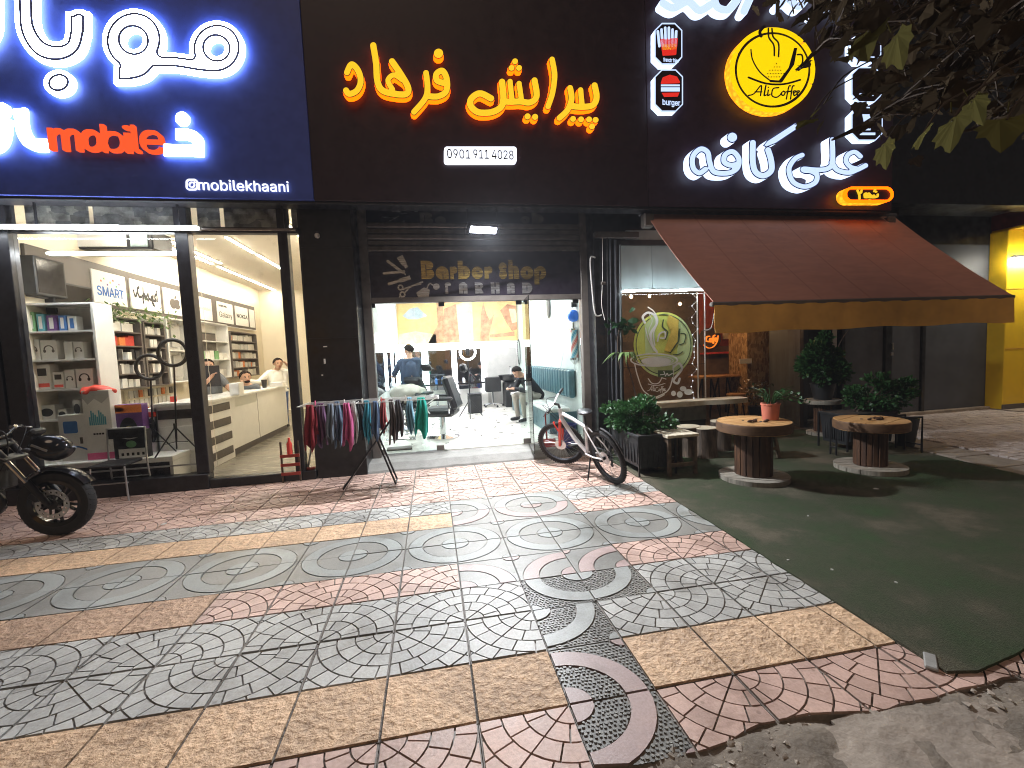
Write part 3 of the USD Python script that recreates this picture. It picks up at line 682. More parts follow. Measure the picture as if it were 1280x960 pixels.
# ---------------- cafe front
cafe = thing('cafe', 'dim cafe with sticker covered glass front and warm interior', 'cafe', (4.5, 4.8, 0))
part(cafe, 'front_panel', 'brushed_panel', 2.87, 3.42, 4.80, 4.84, 2.50, 3.20)
part(cafe, 'front_panel', 'brushed_panel', 3.426, 4.62, 4.80, 4.84, 2.50, 3.20)
part(cafe, 'front_panel', 'brushed_panel', 2.99, 4.62, 4.79, 4.83, 3.28, 3.44)
part(cafe, 'header_bar', 'black_metal', 2.8, 7.0, 4.74, 4.85, 3.20, 3.28)
part(cafe, 'header_panel', 'black_metal', 2.86, 8.2, 4.84, 4.9, 3.44, 3.86)
part(cafe, 'header_panel', 'dark_frame', 4.63, 8.2, 4.86, 4.9, 2.95, 3.2)
part(cafe, 'ledge_bar', 'white_paint', 2.84, 4.43, 4.66, 4.80, 2.462, 2.488)
obj('ledge_light', rod((2.86, 4.63, 2.475), (4.42, 4.63, 2.475), .017, n=12), 'ledge_light', cafe)
part(cafe, 'glass_pane', 'glass', 2.87, 4.20, 4.80, 4.808, .72, 2.455)
part(cafe, 'glass_pane', 'glass', 4.21, 4.33, 4.80, 4.808, .72, 2.455)
part(cafe, 'glass_edge', 'white_paint', 4.197, 4.212, 4.79, 4.812, .72, 2.455)
part(cafe, 'glass_edge', 'white_paint', 4.33, 4.345, 4.79, 4.812, .72, 2.455)
part(cafe, 'glass_rail', 'cafe_dark', 2.87, 4.33, 4.803, 4.806, 1.28, 1.29)
part(cafe, 'front_wall', 'cafe_dark', 2.86, 4.34, 4.81, 4.95, 0, .70)
part(cafe, 'front_wall', 'grey_wood', 3.2, 4.34, 4.79, 4.81, .36, .62)
part(cafe, 'floor', 'cafe_dark', 2.86, 8.2, 4.95, 7.9, -.01, .016)
part(cafe, 'back_wall', 'cafe_wall', 2.86, 8.2, 7.8, 7.95, 0, 1.55)
part(cafe, 'back_wall', 'cafe_red', 6.2, 8.2, 7.8, 7.95, 1.55, 3.3)
part(cafe, 'back_wall', 'cafe_dark', 2.86, 6.2, 7.8, 7.95, 1.55, 3.3)
part(cafe, 'side_wall', 'cafe_wall', 2.76, 2.87, 5.3, 7.95, 0, 3.3)
part(cafe, 'ceiling', 'cafe_dark', 2.86, 8.2, 4.9, 7.9, 3.0, 3.1)
a, b = at(934, 450, 6.7), at(963, 450, 6.7)
part(cafe, 'board_pillar', 'osb', a[0], b[0], 6.7, 7.3, 0, 3.0)
part(cafe, 'light_shelf', 'card_red', at(878, 440, 7.7)[0], at(944, 440, 7.7)[0], 7.62, 7.8, at(900, 441, 7.7)[2]-.02, at(900, 441, 7.7)[2]+.02)
# corrugated side screen at the cafe's right
ms = []; P0, P1 = np.array([7.05, 6.55]), np.array([6.5, 5.15]); n = 30
for k in range(n):
    c = P0+(P1-P0)*(k+.5)/n; ms.append(obox((c[0], c[1], 1.5), (.03, .043, 3.0), rz=math.atan2(*(P1-P0)[::-1])-PI/2+.0, bev=.008))
scr = thing('corrugated_screen', 'dark ribbed metal screen at the right end of the cafe', 'screen wall', (6.8, 5.8, 0))
for k in range(n): obj('rib', ms[k], 'corrugated', scr)
L = np.linalg.norm(P1-P0); c = (P0+P1)/2
obj('backing', obox((c[0]+.03, c[1]+.0, 1.5), (.02, L, 3.0), rz=math.atan2(*(P1-P0)[::-1])-PI/2), 'corrugated', scr)
obj('end_post', box(6.47, 6.56, 5.06, 5.15, 0, 3.0, .006), 'dark_frame', scr)
# closed dark metal gate
gate = thing('metal_gate', 'closed dark grey metal gate between the cafe and the yellow building', 'gate', (9, 5.5, 0))
X = lambda p: at(p, 480, 5.5)[0]
obj('gate_panel', box(6.75, X(1054), 5.75, 5.8, 0, 3.4), 'black_panel', gate)
for a, b, y in ((1054, 1104, 5.52), (1113, 1149, 5.5), (1154, 1266, 5.5)): obj('gate_panel', box(X(a), X(b), y, y+.05, .06, 3.4, .004), 'gate_dark', gate)
for a, b in ((1050, 1054), (1104, 1112), (1149.5, 1153.5)): obj('gate_post', box(X(a), X(b), 5.46, 5.58, 0, 3.4, .006), 'black_metal', gate)
p = at(1114, 433, 5.46); obj('handle', cat_([rod(p+[0, -.03, -.07], p+[0, -.03, .07], .012), rod(p+[0, 0, .06], p+[0, -.03, .06], .01), rod(p+[0, 0, -.06], p+[0, -.03, -.06], .01)]), 'steel', gate)
obj('lock', box(p[0]-.02, p[0]+.03, 5.44, 5.46, p[2]-.18, p[2]-.12), 'steel', gate)
obj('sill', box(6.75, 11.9, 5.4, 5.6, -.02, .06, .01), 'old_concrete', gate)
obj('upper_wall', box(6.75, 13.5, 5.85, 6.05, 3.4, 9), 'black_panel', gate)
obj('upper_wall', box(7.4, 11.3, 5.5, 5.84, 3.4, 4.3), 'black_panel', gate)
ds = thing('unlit_sign_board', 'unlit dark sign board with pale lower edge above the metal gate', 'sign', at(1180, 180, 5.2))
a, b = at(1112, 205, 5.2), at(1243, 215, 5.2); t = at(1180, 60, 5.2)[2]
obj('sign_panel', box(a[0], b[0], 5.2, 5.48, a[2]-.02, t), 'sign_lintel', ds)
obj('lower_edge', box(a[0], b[0], 5.14, 5.5, a[2]-.10, a[2]-.03, .008), 'brown_frame', ds)
for k, (x0, y0, x1) in enumerate(((1125, 185, 1150), (1165, 174, 1225), (1172, 190, 1222))):
    p, q = at(x0, y0, 5.19), at(x1, y0, 5.19); obj('faint_stripe', box(p[0], q[0], 5.192, 5.2, p[2], p[2]+.05), 'grey_board', ds)
# yellow building
yb_ = thing('yellow_building', 'bright yellow painted building front with lit recess at the right edge', 'building', (11.5, 5.2, 0))
xc = at(1233, 420, 5.5)[0]
part(yb_, 'wall', 'yellow_paint', xc, 17, 5.2, 5.5, .02, 3.62, bev=.01)
zf_ = at(1262, 308, 4.75)[2]
part(yb_, 'soffit', 'yellow_paint', xc+.05, 17, 4.78, 5.5, 3.622, 3.66)
part(yb_, 'fascia', 'dark_red_panel', xc+.03, 17, 4.72, 5.5, max(zf_, 3.665), 9)
part(yb_, 'step', 'old_concrete', xc-.02, 17, 4.9, 5.5, -.03, .02)
for x in (xc+.62, xc+2.1): part(yb_, 'wall_joint', 'valance_cloth', x, x+.008, 5.194, 5.21, .1, 3.6)
for z in (1.25, 2.45): part(yb_, 'wall_joint', 'valance_cloth', xc+.02, 16.9, 5.195, 5.21, z, z+.008)
part(yb_, 'skirting', 'grey_board', xc-.004, 16.9, 5.185, 5.21, .021, .12)
yt = thing('yellow_recess_lamp', 'white tube lamp under the soffit of the yellow building', 'lamp', at(1268, 322, 5.0))
p = at(1266, 323, 5.0); obj('tube', rod(p, p+[1.3, 0, 0], .025), 'yellow_tube', yt); obj('holder', box(p[0]-.02, p[0]+1.32, 4.98, 5.02, p[2]+.02, p[2]+.06), 'white_paint', yt)
# ================================================================ the signs
M('print_slate', (.10, .13, .30), .5)
def sign_letter(parent, g, depth, body, face, trim, name='letter', y=YS, line=.012, inset=.0, lab=None):
    """A built-up letter traced on its front: lit sides, a dark return line, a lit face."""
    yf = y-depth; G = onto(g, yf) if not isinstance(g, tuple) else g[0]
    p = obj(name, extr(G, y-.004, depth-.006), body, parent, smooth=False, label=lab)
    if trim: obj('return_line', extr(G.buffer(-inset).difference(G.buffer(-inset-line)), yf+.002, .003), trim, p, smooth=False)
    obj('face', extr(G.buffer(-inset-line*.9 if trim else -.004), yf+.002, .0055), face, p, smooth=False)
    return p
def board(name, x0, x1, m, label, y=YS):
    t = thing(name, label, 'sign', ((x0+x1)/2, y, ZS))
    obj('sign_panel', box(x0, x1, y, 4.5, ZS, 7.6, .006), m, t)
    obj('lower_trim', box(x0, x1, y+.02, 4.5, ZS-.035, ZS-.004, .004), 'dark_frame', t)
    return t
xa, xb, xc_ = at(392, 240, YS)[0], 3.10, 7.33
s1 = board('phone_shop_sign', -8.5, xa-.004, 'bloom_blue', 'phone shop sign with bloom painted blue into its board and big white Persian letters')
T1 = lambda g: px(g, 0, 0, .3125)
ring = lambda c, r, w, sx=1, sy=1: affinity.scale(Point(*c).buffer(r+w/2, quad_segs=12).difference(Point(*c).buffer(r-w/2, quad_segs=10)), sx, sy)
mo = unary_union([ring((866, 192), 71, 78), ring((534, 160), 81, 90), stroke([(607, 180), (606, 235), (575, 280), (520, 297), (455, 298)], 74, cap='flat'), stroke([(590, 246), (700, 247), (800, 262), (866, 268)], 72, cap='flat')])
ba = stroke([(100, -160), (102, 20), (112, 120), (160, 192), (230, 212), (288, 188), (307, 130), (309, 85), (325, 84)], 92, cap='flat').union(sbox(262, 45, 355, 140))
for g in (mo, ba, affinity.scale(Point(234, 330).buffer(1, quad_segs=12), 61, 52), stroke([(-52, -160), (-50, 60), (-60, 130), (-130, 190)], 96, cap='flat')):
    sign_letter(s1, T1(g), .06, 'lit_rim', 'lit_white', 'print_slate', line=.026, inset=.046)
kh = stroke([(700, 535), (750, 536), (786, 556), (789, 598)], 42, cap='flat').union(stroke([(652, 597), (810, 600)], 44, False, cap='flat'))
an = stroke([(77, 432), (84, 510), (108, 560), (145, 578), (184, 578)], 48, cap='flat')
nn = stroke([(15, 474), (13, 540), (-8, 580), (-60, 592)], 46, cap='flat')
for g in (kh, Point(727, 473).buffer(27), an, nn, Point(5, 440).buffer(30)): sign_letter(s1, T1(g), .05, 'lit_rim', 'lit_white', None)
yr = YS-.07; x = 60.
for ch, x0, x1, y0, y1 in (('m', 61, 99, 161, 187), ('o', 101.5, 125.5, 162, 188.5), ('b', 127.5, 153, 156, 189.5), ('i', 155.5, 162.5, 156.5, 190), ('l', 165.5, 172.5, 156, 190), ('e', 175.5, 203, 163, 191)):
    a, b = at(x0, y1, yr), at(x1, y0, yr); t = meshkit.text_mesh(ch, .3, .05, ch in 'mo'); e = t.bounds
    t.apply_translation(-e[0]); t.apply_scale([(b[0]-a[0])/(e[1]-e[0])[0], (b[2]-a[2])/(e[1]-e[0])[1], 1]); v = t.vertices
    t.vertices = np.stack([a[0]+v[:, 0], YS-.02-v[:, 2], a[2]+v[:, 1]], 1); obj('red_letter', t, 'lit_red', s1, smooth=False)
a, b = at(249, 238, YS), at(361, 229, YS)
t = words('mobilekhaani', a[0], a[2], .12, YS-.01, .02, False, b[0]-a[0]); obj('handle_text', t, 'lit_text', s1, smooth=False)
ic = lambda g: onto(px(g, 0, 0, .3125), YS-.03)
def rr(x0, y0, x1, y1, r): return sbox(x0+r, y0+r, x1-r, y1-r).buffer(r)
obj('camera_icon', extr(ic(unary_union([rr(742, 715, 790, 760, 14).difference(rr(747.5, 720.5, 784.5, 754.5, 10)), Point(766, 738).buffer(12).difference(Point(766, 738).buffer(8)), Point(777, 727).buffer(3)])), YS-.01, .02), 'lit_text', s1, smooth=False)

s2 = board('barber_name_sign', xa, xb-.003, 'sign_brown', 'dark brown sign with glowing orange Persian barber name')
T2 = lambda g: px(g, 400, 0, .3125)
def st(*runs): return unary_union([stroke(p, w*WK) for p, w in runs])
WK = 1.16
dots = lambda w, *c: [Point(*q).buffer(w) for q in c]
words2 = [
    st(([(108, 290), (126, 258), (152, 282), (163, 325), (148, 362), (118, 376), (104, 362)], 25)),                       # dal
    st(([(213, 182), (224, 250), (230, 325), (250, 362), (300, 376), (345, 376), (352, 350), (325, 300), (288, 246)], 26), ([(330, 320), (296, 300), (272, 322), (290, 358)], 22)),   # ha alef
    st(([(424, 292), (430, 350), (420, 395), (376, 448)], 24), ([(428, 384), (470, 386), (504, 366), (507, 318), (490, 284), (466, 296), (468, 322), (500, 334)], 25)),         # re fe
    *dots(21, (474, 214)),
    st(([(684, 394), (640, 374), (606, 394), (603, 424), (636, 450), (696, 446), (732, 412), (728, 328)], 26), ([(730, 404), (760, 408), (800, 406), (840, 410), (866, 385), (858, 322)], 25), ([(768, 404), (760, 326)], 22), ([(806, 404), (796, 334)], 22)),
    *dots(14, (780, 246), (766, 272), (796, 272)), *dots(14.5, (830, 466), (860, 468)),
    st(([(928, 238), (938, 300), (930, 370), (912, 426)], 23)),
    st(([(1000, 352), (1006, 396), (990, 440), (958, 472)], 24), ([(1004, 424), (1050, 428), (1092, 420), (1106, 388), (1098, 342)], 25), ([(1048, 424), (1042, 360)], 22)),
    *dots(14, (1012, 476), (1044, 478)), *dots(14, (1076, 478), (1102, 480), (1088, 506))]
for g in words2: sign_letter(s2, T2(g), .10, 'lit_orange', 'lit_yellow', 'dark_red_panel', line=.009)
ph = onto(rr(555, 183, 646, 204, 4), YS-.06)
pl = obj('phone_plate', extr(ph, YS-.002, .055), 'lit_plate', s2, smooth=False)
a, b = at(559, 197, YS-.062), at(642, 186, YS-.062)
for k, (wtxt, x0, x1) in enumerate((('0901', 559, 588), ('911', 592, 611), ('4028', 615, 642))):
    a, b = at(x0, 197.3+k*.5, YS-.062), at(x1, 197, YS-.062)
    obj('number', words(wtxt, a[0], a[2], at(600, 186, YS)[2]-at(600, 197, YS)[2], YS-.058, .004, False, b[0]-a[0]), 'ink', pl, smooth=False)

WK = 1.
s3 = board('cafe_sign', xb, xc_, 'sign_cafe', 'dark cafe sign with bluish white Persian letters and round yellow emblem')
T3 = lambda g: px(g, 860, 150, .2109)
g = [st(([(103, 292), (66, 314), (30, 282), (30, 214), (74, 172), (116, 192), (128, 250), (156, 308), (240, 314), (292, 284), (300, 228), (264, 188), (220, 206), (214, 248), (250, 268), (292, 262)], 40)), Point(262, 103).buffer(33),
     st(([(384, 135), (384, 250), (402, 310), (448, 330), (492, 300), (492, 240), (474, 178)], 44)), Polygon([(448, 150), (472, 122), (630, 20), (656, 16), (658, 32), (640, 58), (520, 138), (464, 160)]).buffer(3),
     st(([(676, 208), (632, 232), (598, 292), (622, 366), (690, 395), (752, 372), (764, 328), (730, 304), (690, 300), (688, 290), (780, 296), (838, 282), (856, 240), (855, 116)], 38), ([(852, 250), (884, 296), (950, 312), (1000, 296), (1052, 270)], 38), ([(1022, 216), (988, 190), (948, 206), (936, 244), (962, 278), (1000, 288)], 36))]
for q in g: sign_letter(s3, T3(q), .15, 'lit_cafe_side', 'lit_cafe', 'bloom_blue', line=.016)
# the orange oval with its small lettering
def T4(g): return T3(g)
ov = onto(T3(rr(932, 394, 1220, 486, 46)), YS-.16)
ovp = obj('oval_box', extr(ov.buffer(-.02), YS-.004, .13), 'sign_brown', s3, smooth=False)
obj('oval_tube', extr(ov.difference(ov.buffer(-.034)), YS-.11, .05), 'lit_orange', ovp, smooth=False)
obj('oval_halo', extr(ov.difference(ov.buffer(-.012)), YS-.004, .10), 'lit_emblem_side', ovp, smooth=False)
sh = unary_union([stroke(p, 11) for p in ([(1128, 440), (1126, 452), (1112, 456), (1104, 446), (1112, 456), (1094, 456), (1088, 446), (1094, 456), (1076, 456)], [(1076, 456), (1062, 442), (1074, 434), (1082, 444), (1070, 456), (1052, 456)], [(1052, 456), (1050, 440), (1058, 434), (1060, 450)], [(1020, 466), (1018, 440), (1008, 416)], [(1018, 432), (1028, 430), (1032, 416)])]+dots(6, (1108, 420), (1118, 424), (1112, 410), (1078, 474)))
obj('oval_text', extr(onto(T3(sh), YS-.15), YS-.135, .012), 'lit_yellow', ovp, smooth=False)
# round emblem
TE = lambda g: px(g, 800, 0, .375)
C0 = (443, 232)
disc_ = Point(*C0).buffer(141, quad_segs=24)
em = obj('round_emblem', extr(onto(TE(disc_), YS-.14), YS-.004, .12), 'lit_emblem_side', s3, smooth=False)
obj('emblem_disc', extr(onto(TE(Point(*C0).buffer(118, quad_segs=24)), YS-.14), YS-.122, .018), 'lit_emblem', em, smooth=False)
rg = disc_.difference(Point(*C0).buffer(127, quad_segs=24))
for ang in (20, 42, 205, 318): rg = rg.difference(stroke([C0, (C0[0]+160*math.cos(math.radians(ang)), C0[1]+160*math.sin(math.radians(ang)))], 7, False))
obj('emblem_ring', extr(onto(TE(rg), YS-.14), YS-.122, .018), 'lit_emblem', em, smooth=False)
obj('ring_gap', extr(onto(TE(Point(*C0).buffer(127, quad_segs=24).difference(Point(*C0).buffer(118, quad_segs=24))), YS-.14), YS-.122, .006), 'sign_brown', em, smooth=False)
cup = unary_union([stroke([(370, 165), (376, 200), (400, 240), (436, 270)], 4), stroke([(436, 270), (470, 272)], 7, False), Polygon([(514, 160), (524, 160), (514, 215), (474, 274), (462, 270), (496, 225)]), stroke([(525, 182), (540, 184), (541, 210), (520, 232)], 5),
    stroke([(362, 258), (420, 278), (480, 280), (534, 266)], 6), stroke([(428, 95), (430, 125), (446, 150), (448, 185)], 5), stroke([(440, 95), (444, 122), (462, 145), (462, 188)], 5), stroke([(404, 120), (400, 105), (414, 88)], 10)]
    + [Point(*q).buffer(1.8) for q in [(420+9*i+(j % 2)*4+2*j, 256-11*j) for i in range(8) for j in range(6) if 420+9*i+13*j < 500 and i > j-2]])
obj('cup_drawing', extr(onto(TE(cup), YS-.143), YS-.1395, .004), 'sign_brown', em, smooth=False)
ac = unary_union([stroke(p, 4.2) for p in ([(362, 318), (380, 312), (404, 285), (402, 318)], [(384, 306), (406, 306)], [(414, 318), (420, 284), (414, 316), (422, 316)], [(428, 300), (426, 318), (434, 314)], [(462, 292), (444, 296), (440, 318), (456, 324), (472, 312)], [(478, 304), (470, 312), (478, 318), (484, 308), (478, 304)], [(488, 330), (496, 290), (502, 286)], [(488, 306), (504, 304)], [(502, 330), (508, 290), (514, 286)], [(512, 312), (520, 304), (512, 304), (514, 318), (522, 314)], [(524, 312), (532, 304), (524, 304), (526, 318), (536, 314)])]+[Point(428, 291).buffer(2.2)])
obj('emblem_text', extr(onto(TE(ac), YS-.143), YS-.1395, .004), 'sign_brown', em, smooth=False)
# small octagonal food plates: two in the open, more behind the leaves
def octo(x0, y0, x1, y1, c): return Polygon([(x0+c, y0), (x1-c, y0), (x1, y0+c), (x1, y1-c), (x1-c, y1), (x0+c, y1), (x0, y1-c), (x0, y0+c)])
def food_plate(x0, y0, x1, y1, art, lab):
    yy = YS-.11; o = octo(x0, y0, x1, y1, 9.)
    b = sign_letter(s3, o, .11, 'lit_cafe_side', 'sign_brown', None, 'food_plate', lab=lab)
    G = onto(o, yy); obj('plate_edge', extr(G.difference(G.buffer(-.016)), yy+.002, .009), 'lit_cafe', b, smooth=False)
    for nm, q, m in art: obj(nm, extr(onto(q, yy), yy-.002, .006), m, b, smooth=False)
fr = [('fries', unary_union([stroke([(824+i*4, 58), (822+i*4.6, 34+abs(i-2.5)*2.2)], 3.0, False) for i in range(6)]), 'lit_cafe'), ('carton', Polygon([(826, 50), (846, 49), (844, 68), (829, 69)]).buffer(1), 'lit_crimson'), ('band', Polygon([(827, 56), (845.5, 55), (845, 62), (828, 63)]), 'lit_yellow')]
food_plate(818, 29, 852.5, 81, fr, 'white edged food plate with french fries on the cafe sign')
bu = [('bun', Polygon([(827, 104), (829, 98), (837, 95), (845, 97), (848.5, 103)]).buffer(1.2), 'lit_crimson'), ('filling', unary_union([sbox(826, 106, 849.5, 108), sbox(826, 109.5, 849.5, 114.5)]), 'lit_cafe'), ('lower_bun', Polygon([(827, 116.5), (849, 116), (847, 121), (830, 121.5)]), 'lit_crimson')]
food_plate(818, 87, 853.5, 140, bu, 'white edged food plate with a burger on the cafe sign')
for txt, x0, x1, y0 in (('french fries', 829, 848, 77), ('burger', 828, 850, 131)):
    a, b = at(x0, y0, YS-.11), at(x1, y0, YS-.11); obj('plate_text', words(txt, a[0], a[2], .05 if txt[0] == 'f' else .075, YS-.112, .004, True, b[0]-a[0]), 'lit_cafe', s3, smooth=False)
for (x0, y0, x1, y1), nm in (((1064, 42, 1101, 78), 'cup'), ((1064, 84, 1102, 128), 'glass'), ((1064, 134, 1103, 176), 'cone')):
    cx, cy = (x0+x1)/2, (y0+y1)/2
    art = [('drawing', Polygon([(cx-6, cy-12), (cx+8, cy-12), (cx+4, cy+8), (cx-2, cy+8)]), 'lit_cafe'), ('drawing', sbox(cx-9, cy+11, cx+10, cy+14), 'lit_cafe')]
    food_plate(x0, y0, x1, y1, art, None)
# the brush lettering cut by the upper edge of the photograph
for q in ([(829, 4), (842, 10), (860, 2), (874, 13), (888, 6)], [(838, -6), (850, 2), (866, -8), (884, -4)], [(891, -10), (896, 8), (910, 12), (921, 0)], [(930, 14), (938, -4), (943, -16)], [(974, 6), (984, -2), (998, 8), (1010, -6)], [(1018, 18), (1030, 6), (1044, 2), (1058, -10)], [(1028, -8), (1040, -4), (1064, 8)]):
    sign_letter(s3, stroke(q, 10), .12, 'lit_cafe_side', 'lit_cafe', None, 'brush_letter')
# ================================================================ lamps in front
tl = thing('tube_lamp', 'long white LED tube under the phone shop sign', 'lamp', at(122, 284, 4.32))
a, b = at(-60, 284, 4.32), at(245, 284, 4.32); zt = 3.30
obj('tube', rod((-5.6, 4.32, zt), (b[0], 4.32, zt), .026, n=14), 'tube_white', tl)
obj('holder', box(-5.62, b[0]+.03, 4.345, 4.40, zt-.02, zt+.03, .006), 'white_paint', tl)
obj('holder_bar', box(b[0], -1.75, 4.36, 4.40, zt-.012, zt+.012), 'brown_frame', tl)
for x in (-4.6, -3.1, -1.9): obj('bracket', box(x, x+.02, 4.37, 4.39, zt, 3.63), 'dark_frame', tl)
fl = thing('flood_lamp', 'small bright white LED flood lamp above the barber door', 'lamp', at(604, 287, 4.35))
c = at(604, 287, 4.35); w = at(620, 287, 4.35)[0]-at(588, 287, 4.35)[0]
obj('lamp_body', obox(c+[0, .02, .012], (w+.05, .05, .125), rx=.80, rz=.16, bev=.008), 'dark_frame', fl)
RL = trimesh.transformations.euler_matrix(.80, 0, .16)[:3, :3]
obj('lens', trimesh.Trimesh(np.array([(-w/2, -.028, -.042), (w/2, -.028, -.042), (w/2, -.028, .042), (-w/2, -.028, .042)])@RL.T+c+[0, .02, .012], [[0, 1, 2], [0, 2, 3]], process=False), 'flood_white', fl)
obj('bracket', cat_([rod(c+[-w/2-.03, .03, .0], c+[-w/2-.03, .03, .32], .008), rod(c+[w/2+.03, .03, 0], c+[w/2+.03, .03, .32], .008), rod(c+[-w/2-.03, .03, .0], c+[w/2+.03, .03, 0], .008)]), 'dark_frame', fl)

# ================================================================ inside the phone shop
def strip(x, y0, y1, lab, z=CEIL, m='strip_warm', w=.045):
    t = thing('ceiling_light', lab, 'ceiling light', (x, (y0+y1)/2, z), group=None)
    obj('channel', box(x-w/2-.012, x+w/2+.012, y0-.02, y1+.02, z-.018, z-.001), 'white_paint', t)
    obj('diffuser', box(x-w/2, x+w/2, y0, y1, z-.026, z-.0185), m, t); return t
def strip_px(p, q, lab):
    a, b = gnd(*p, CEIL), gnd(*q, CEIL); return strip((a[0]+b[0])/2, a[1], b[1], lab)
strip_px((281, 295), (318, 315), 'nearest warm white ceiling strip of the right row in the phone shop')
strip_px((321, 317), (352, 335), 'second warm white ceiling strip of the right row in the phone shop')
strip_px((238, 318), (266, 329), 'short warm white ceiling strip at the middle of the left row in the phone shop')
strip_px((271, 332), (344, 362), 'long far warm white ceiling strip of the left row in the phone shop')
strip(-4.55, 5.3, 9.0, 'long warm white ceiling strip near the left wall of the phone shop')
strip(-2.3, 5.0, 9.0, 'warm white ceiling strip near the right wall of the phone shop')
strip_px((199, 303), (226, 314), 'near warm white ceiling strip of the left row seen over the transom post')
for p, q in (((60, 317), (226, 318)),):
    a, b = at(*p, 4.82), at(*q, 4.82)
    t = thing('ceiling_light', 'white cross strip lamp added near the glass to light the shelf front', 'ceiling light', (a+b)/2)
    obj('channel', box(a[0], b[0], 4.82, 4.88, a[2]+.012, a[2]+.03), 'white_paint', t); obj('diffuser', box(a[0], b[0], 4.79, 4.87, a[2]-.012, a[2]+.011), 'strip_cool', t)  # strip set close to the glass and widened to brighten the shelf front
ac_ = thing('air_conditioner', 'white air conditioner cassette with dark frame under the shop ceiling', 'air conditioner', at(130, 300, 6.2))
a, b = at(74, 311, 6.0), at(190, 295, 6.0)
obj('housing', box(a[0], b[0], 6.0, 6.55, a[2], b[2]+.12, .015), 'dark_frame', ac_)
obj('front_cover', box(a[0]+.12, b[0]-.35, 5.985, 6.0, a[2]+.03, b[2]+.05, .004), 'card_teal' if False else 'white_gloss', ac_)
obj('side_grille', box(b[0]-.3, b[0]-.06, 5.985, 6.0, a[2]+.03, b[2]+.05, .004), 'brushed_panel', ac_)
for k in range(3): obj('louvre', box(a[0]+.1, b[0]-.1, 5.97, 6.0, a[2]-.05-.02*k, a[2]-.04-.02*k), 'white_gloss', ac_)
# the dark board with brand posters along the left wall
wb = WX+.05
brd = thing('poster_board', 'long dark grey board high on the left wall carrying white posters', 'board', (WX, 8.5, 2.6))
y1_ = atx(319, 400, wb)[1]
obj('board_panel', box(WX, wb, 5.0, y1_, 2.60, 3.28, .004), 'grey_board', brd)
obj('led_edge', box(wb, wb+.012, 5.4, y1_, 2.575, 2.588), 'white_gloss', brd)
def wall_rect(x0, x1, xw):      # y range on the left wall between two pixel columns
    return atx(x0, 400, xw)[1], atx(x1, 400, xw)[1]
def wall_text(s, y0, y1, z, h, m, parent, bold=False, name='poster_text'):
    t = meshkit.text_mesh(s, h, .003, bold); e = t.bounds; t.apply_translation(-e[0]); t.apply_scale([(y1-y0)/(e[1]-e[0])[0], 1, 1]); v = t.vertices
    t.vertices = np.stack([wb+.019+v[:, 2], y0+v[:, 0], z+v[:, 1]], 1); return obj(name, t, m, parent, smooth=False)
plist = [(119, 160, 'white wall poster with blue SMART lettering and coloured dots'), (165, 202, 'white wall poster with a line of black Persian lettering'), (206, 231, 'white wall poster with a dark apple emblem'),
         (244, 265, 'white wall poster with faint grey lettering'), (272, 291, 'white wall poster with Galaxy lettering'), (294.5, 309.5, 'white wall poster with NOKIA lettering'), (312, 317.5, 'narrow blank white wall poster at the end of the board')]
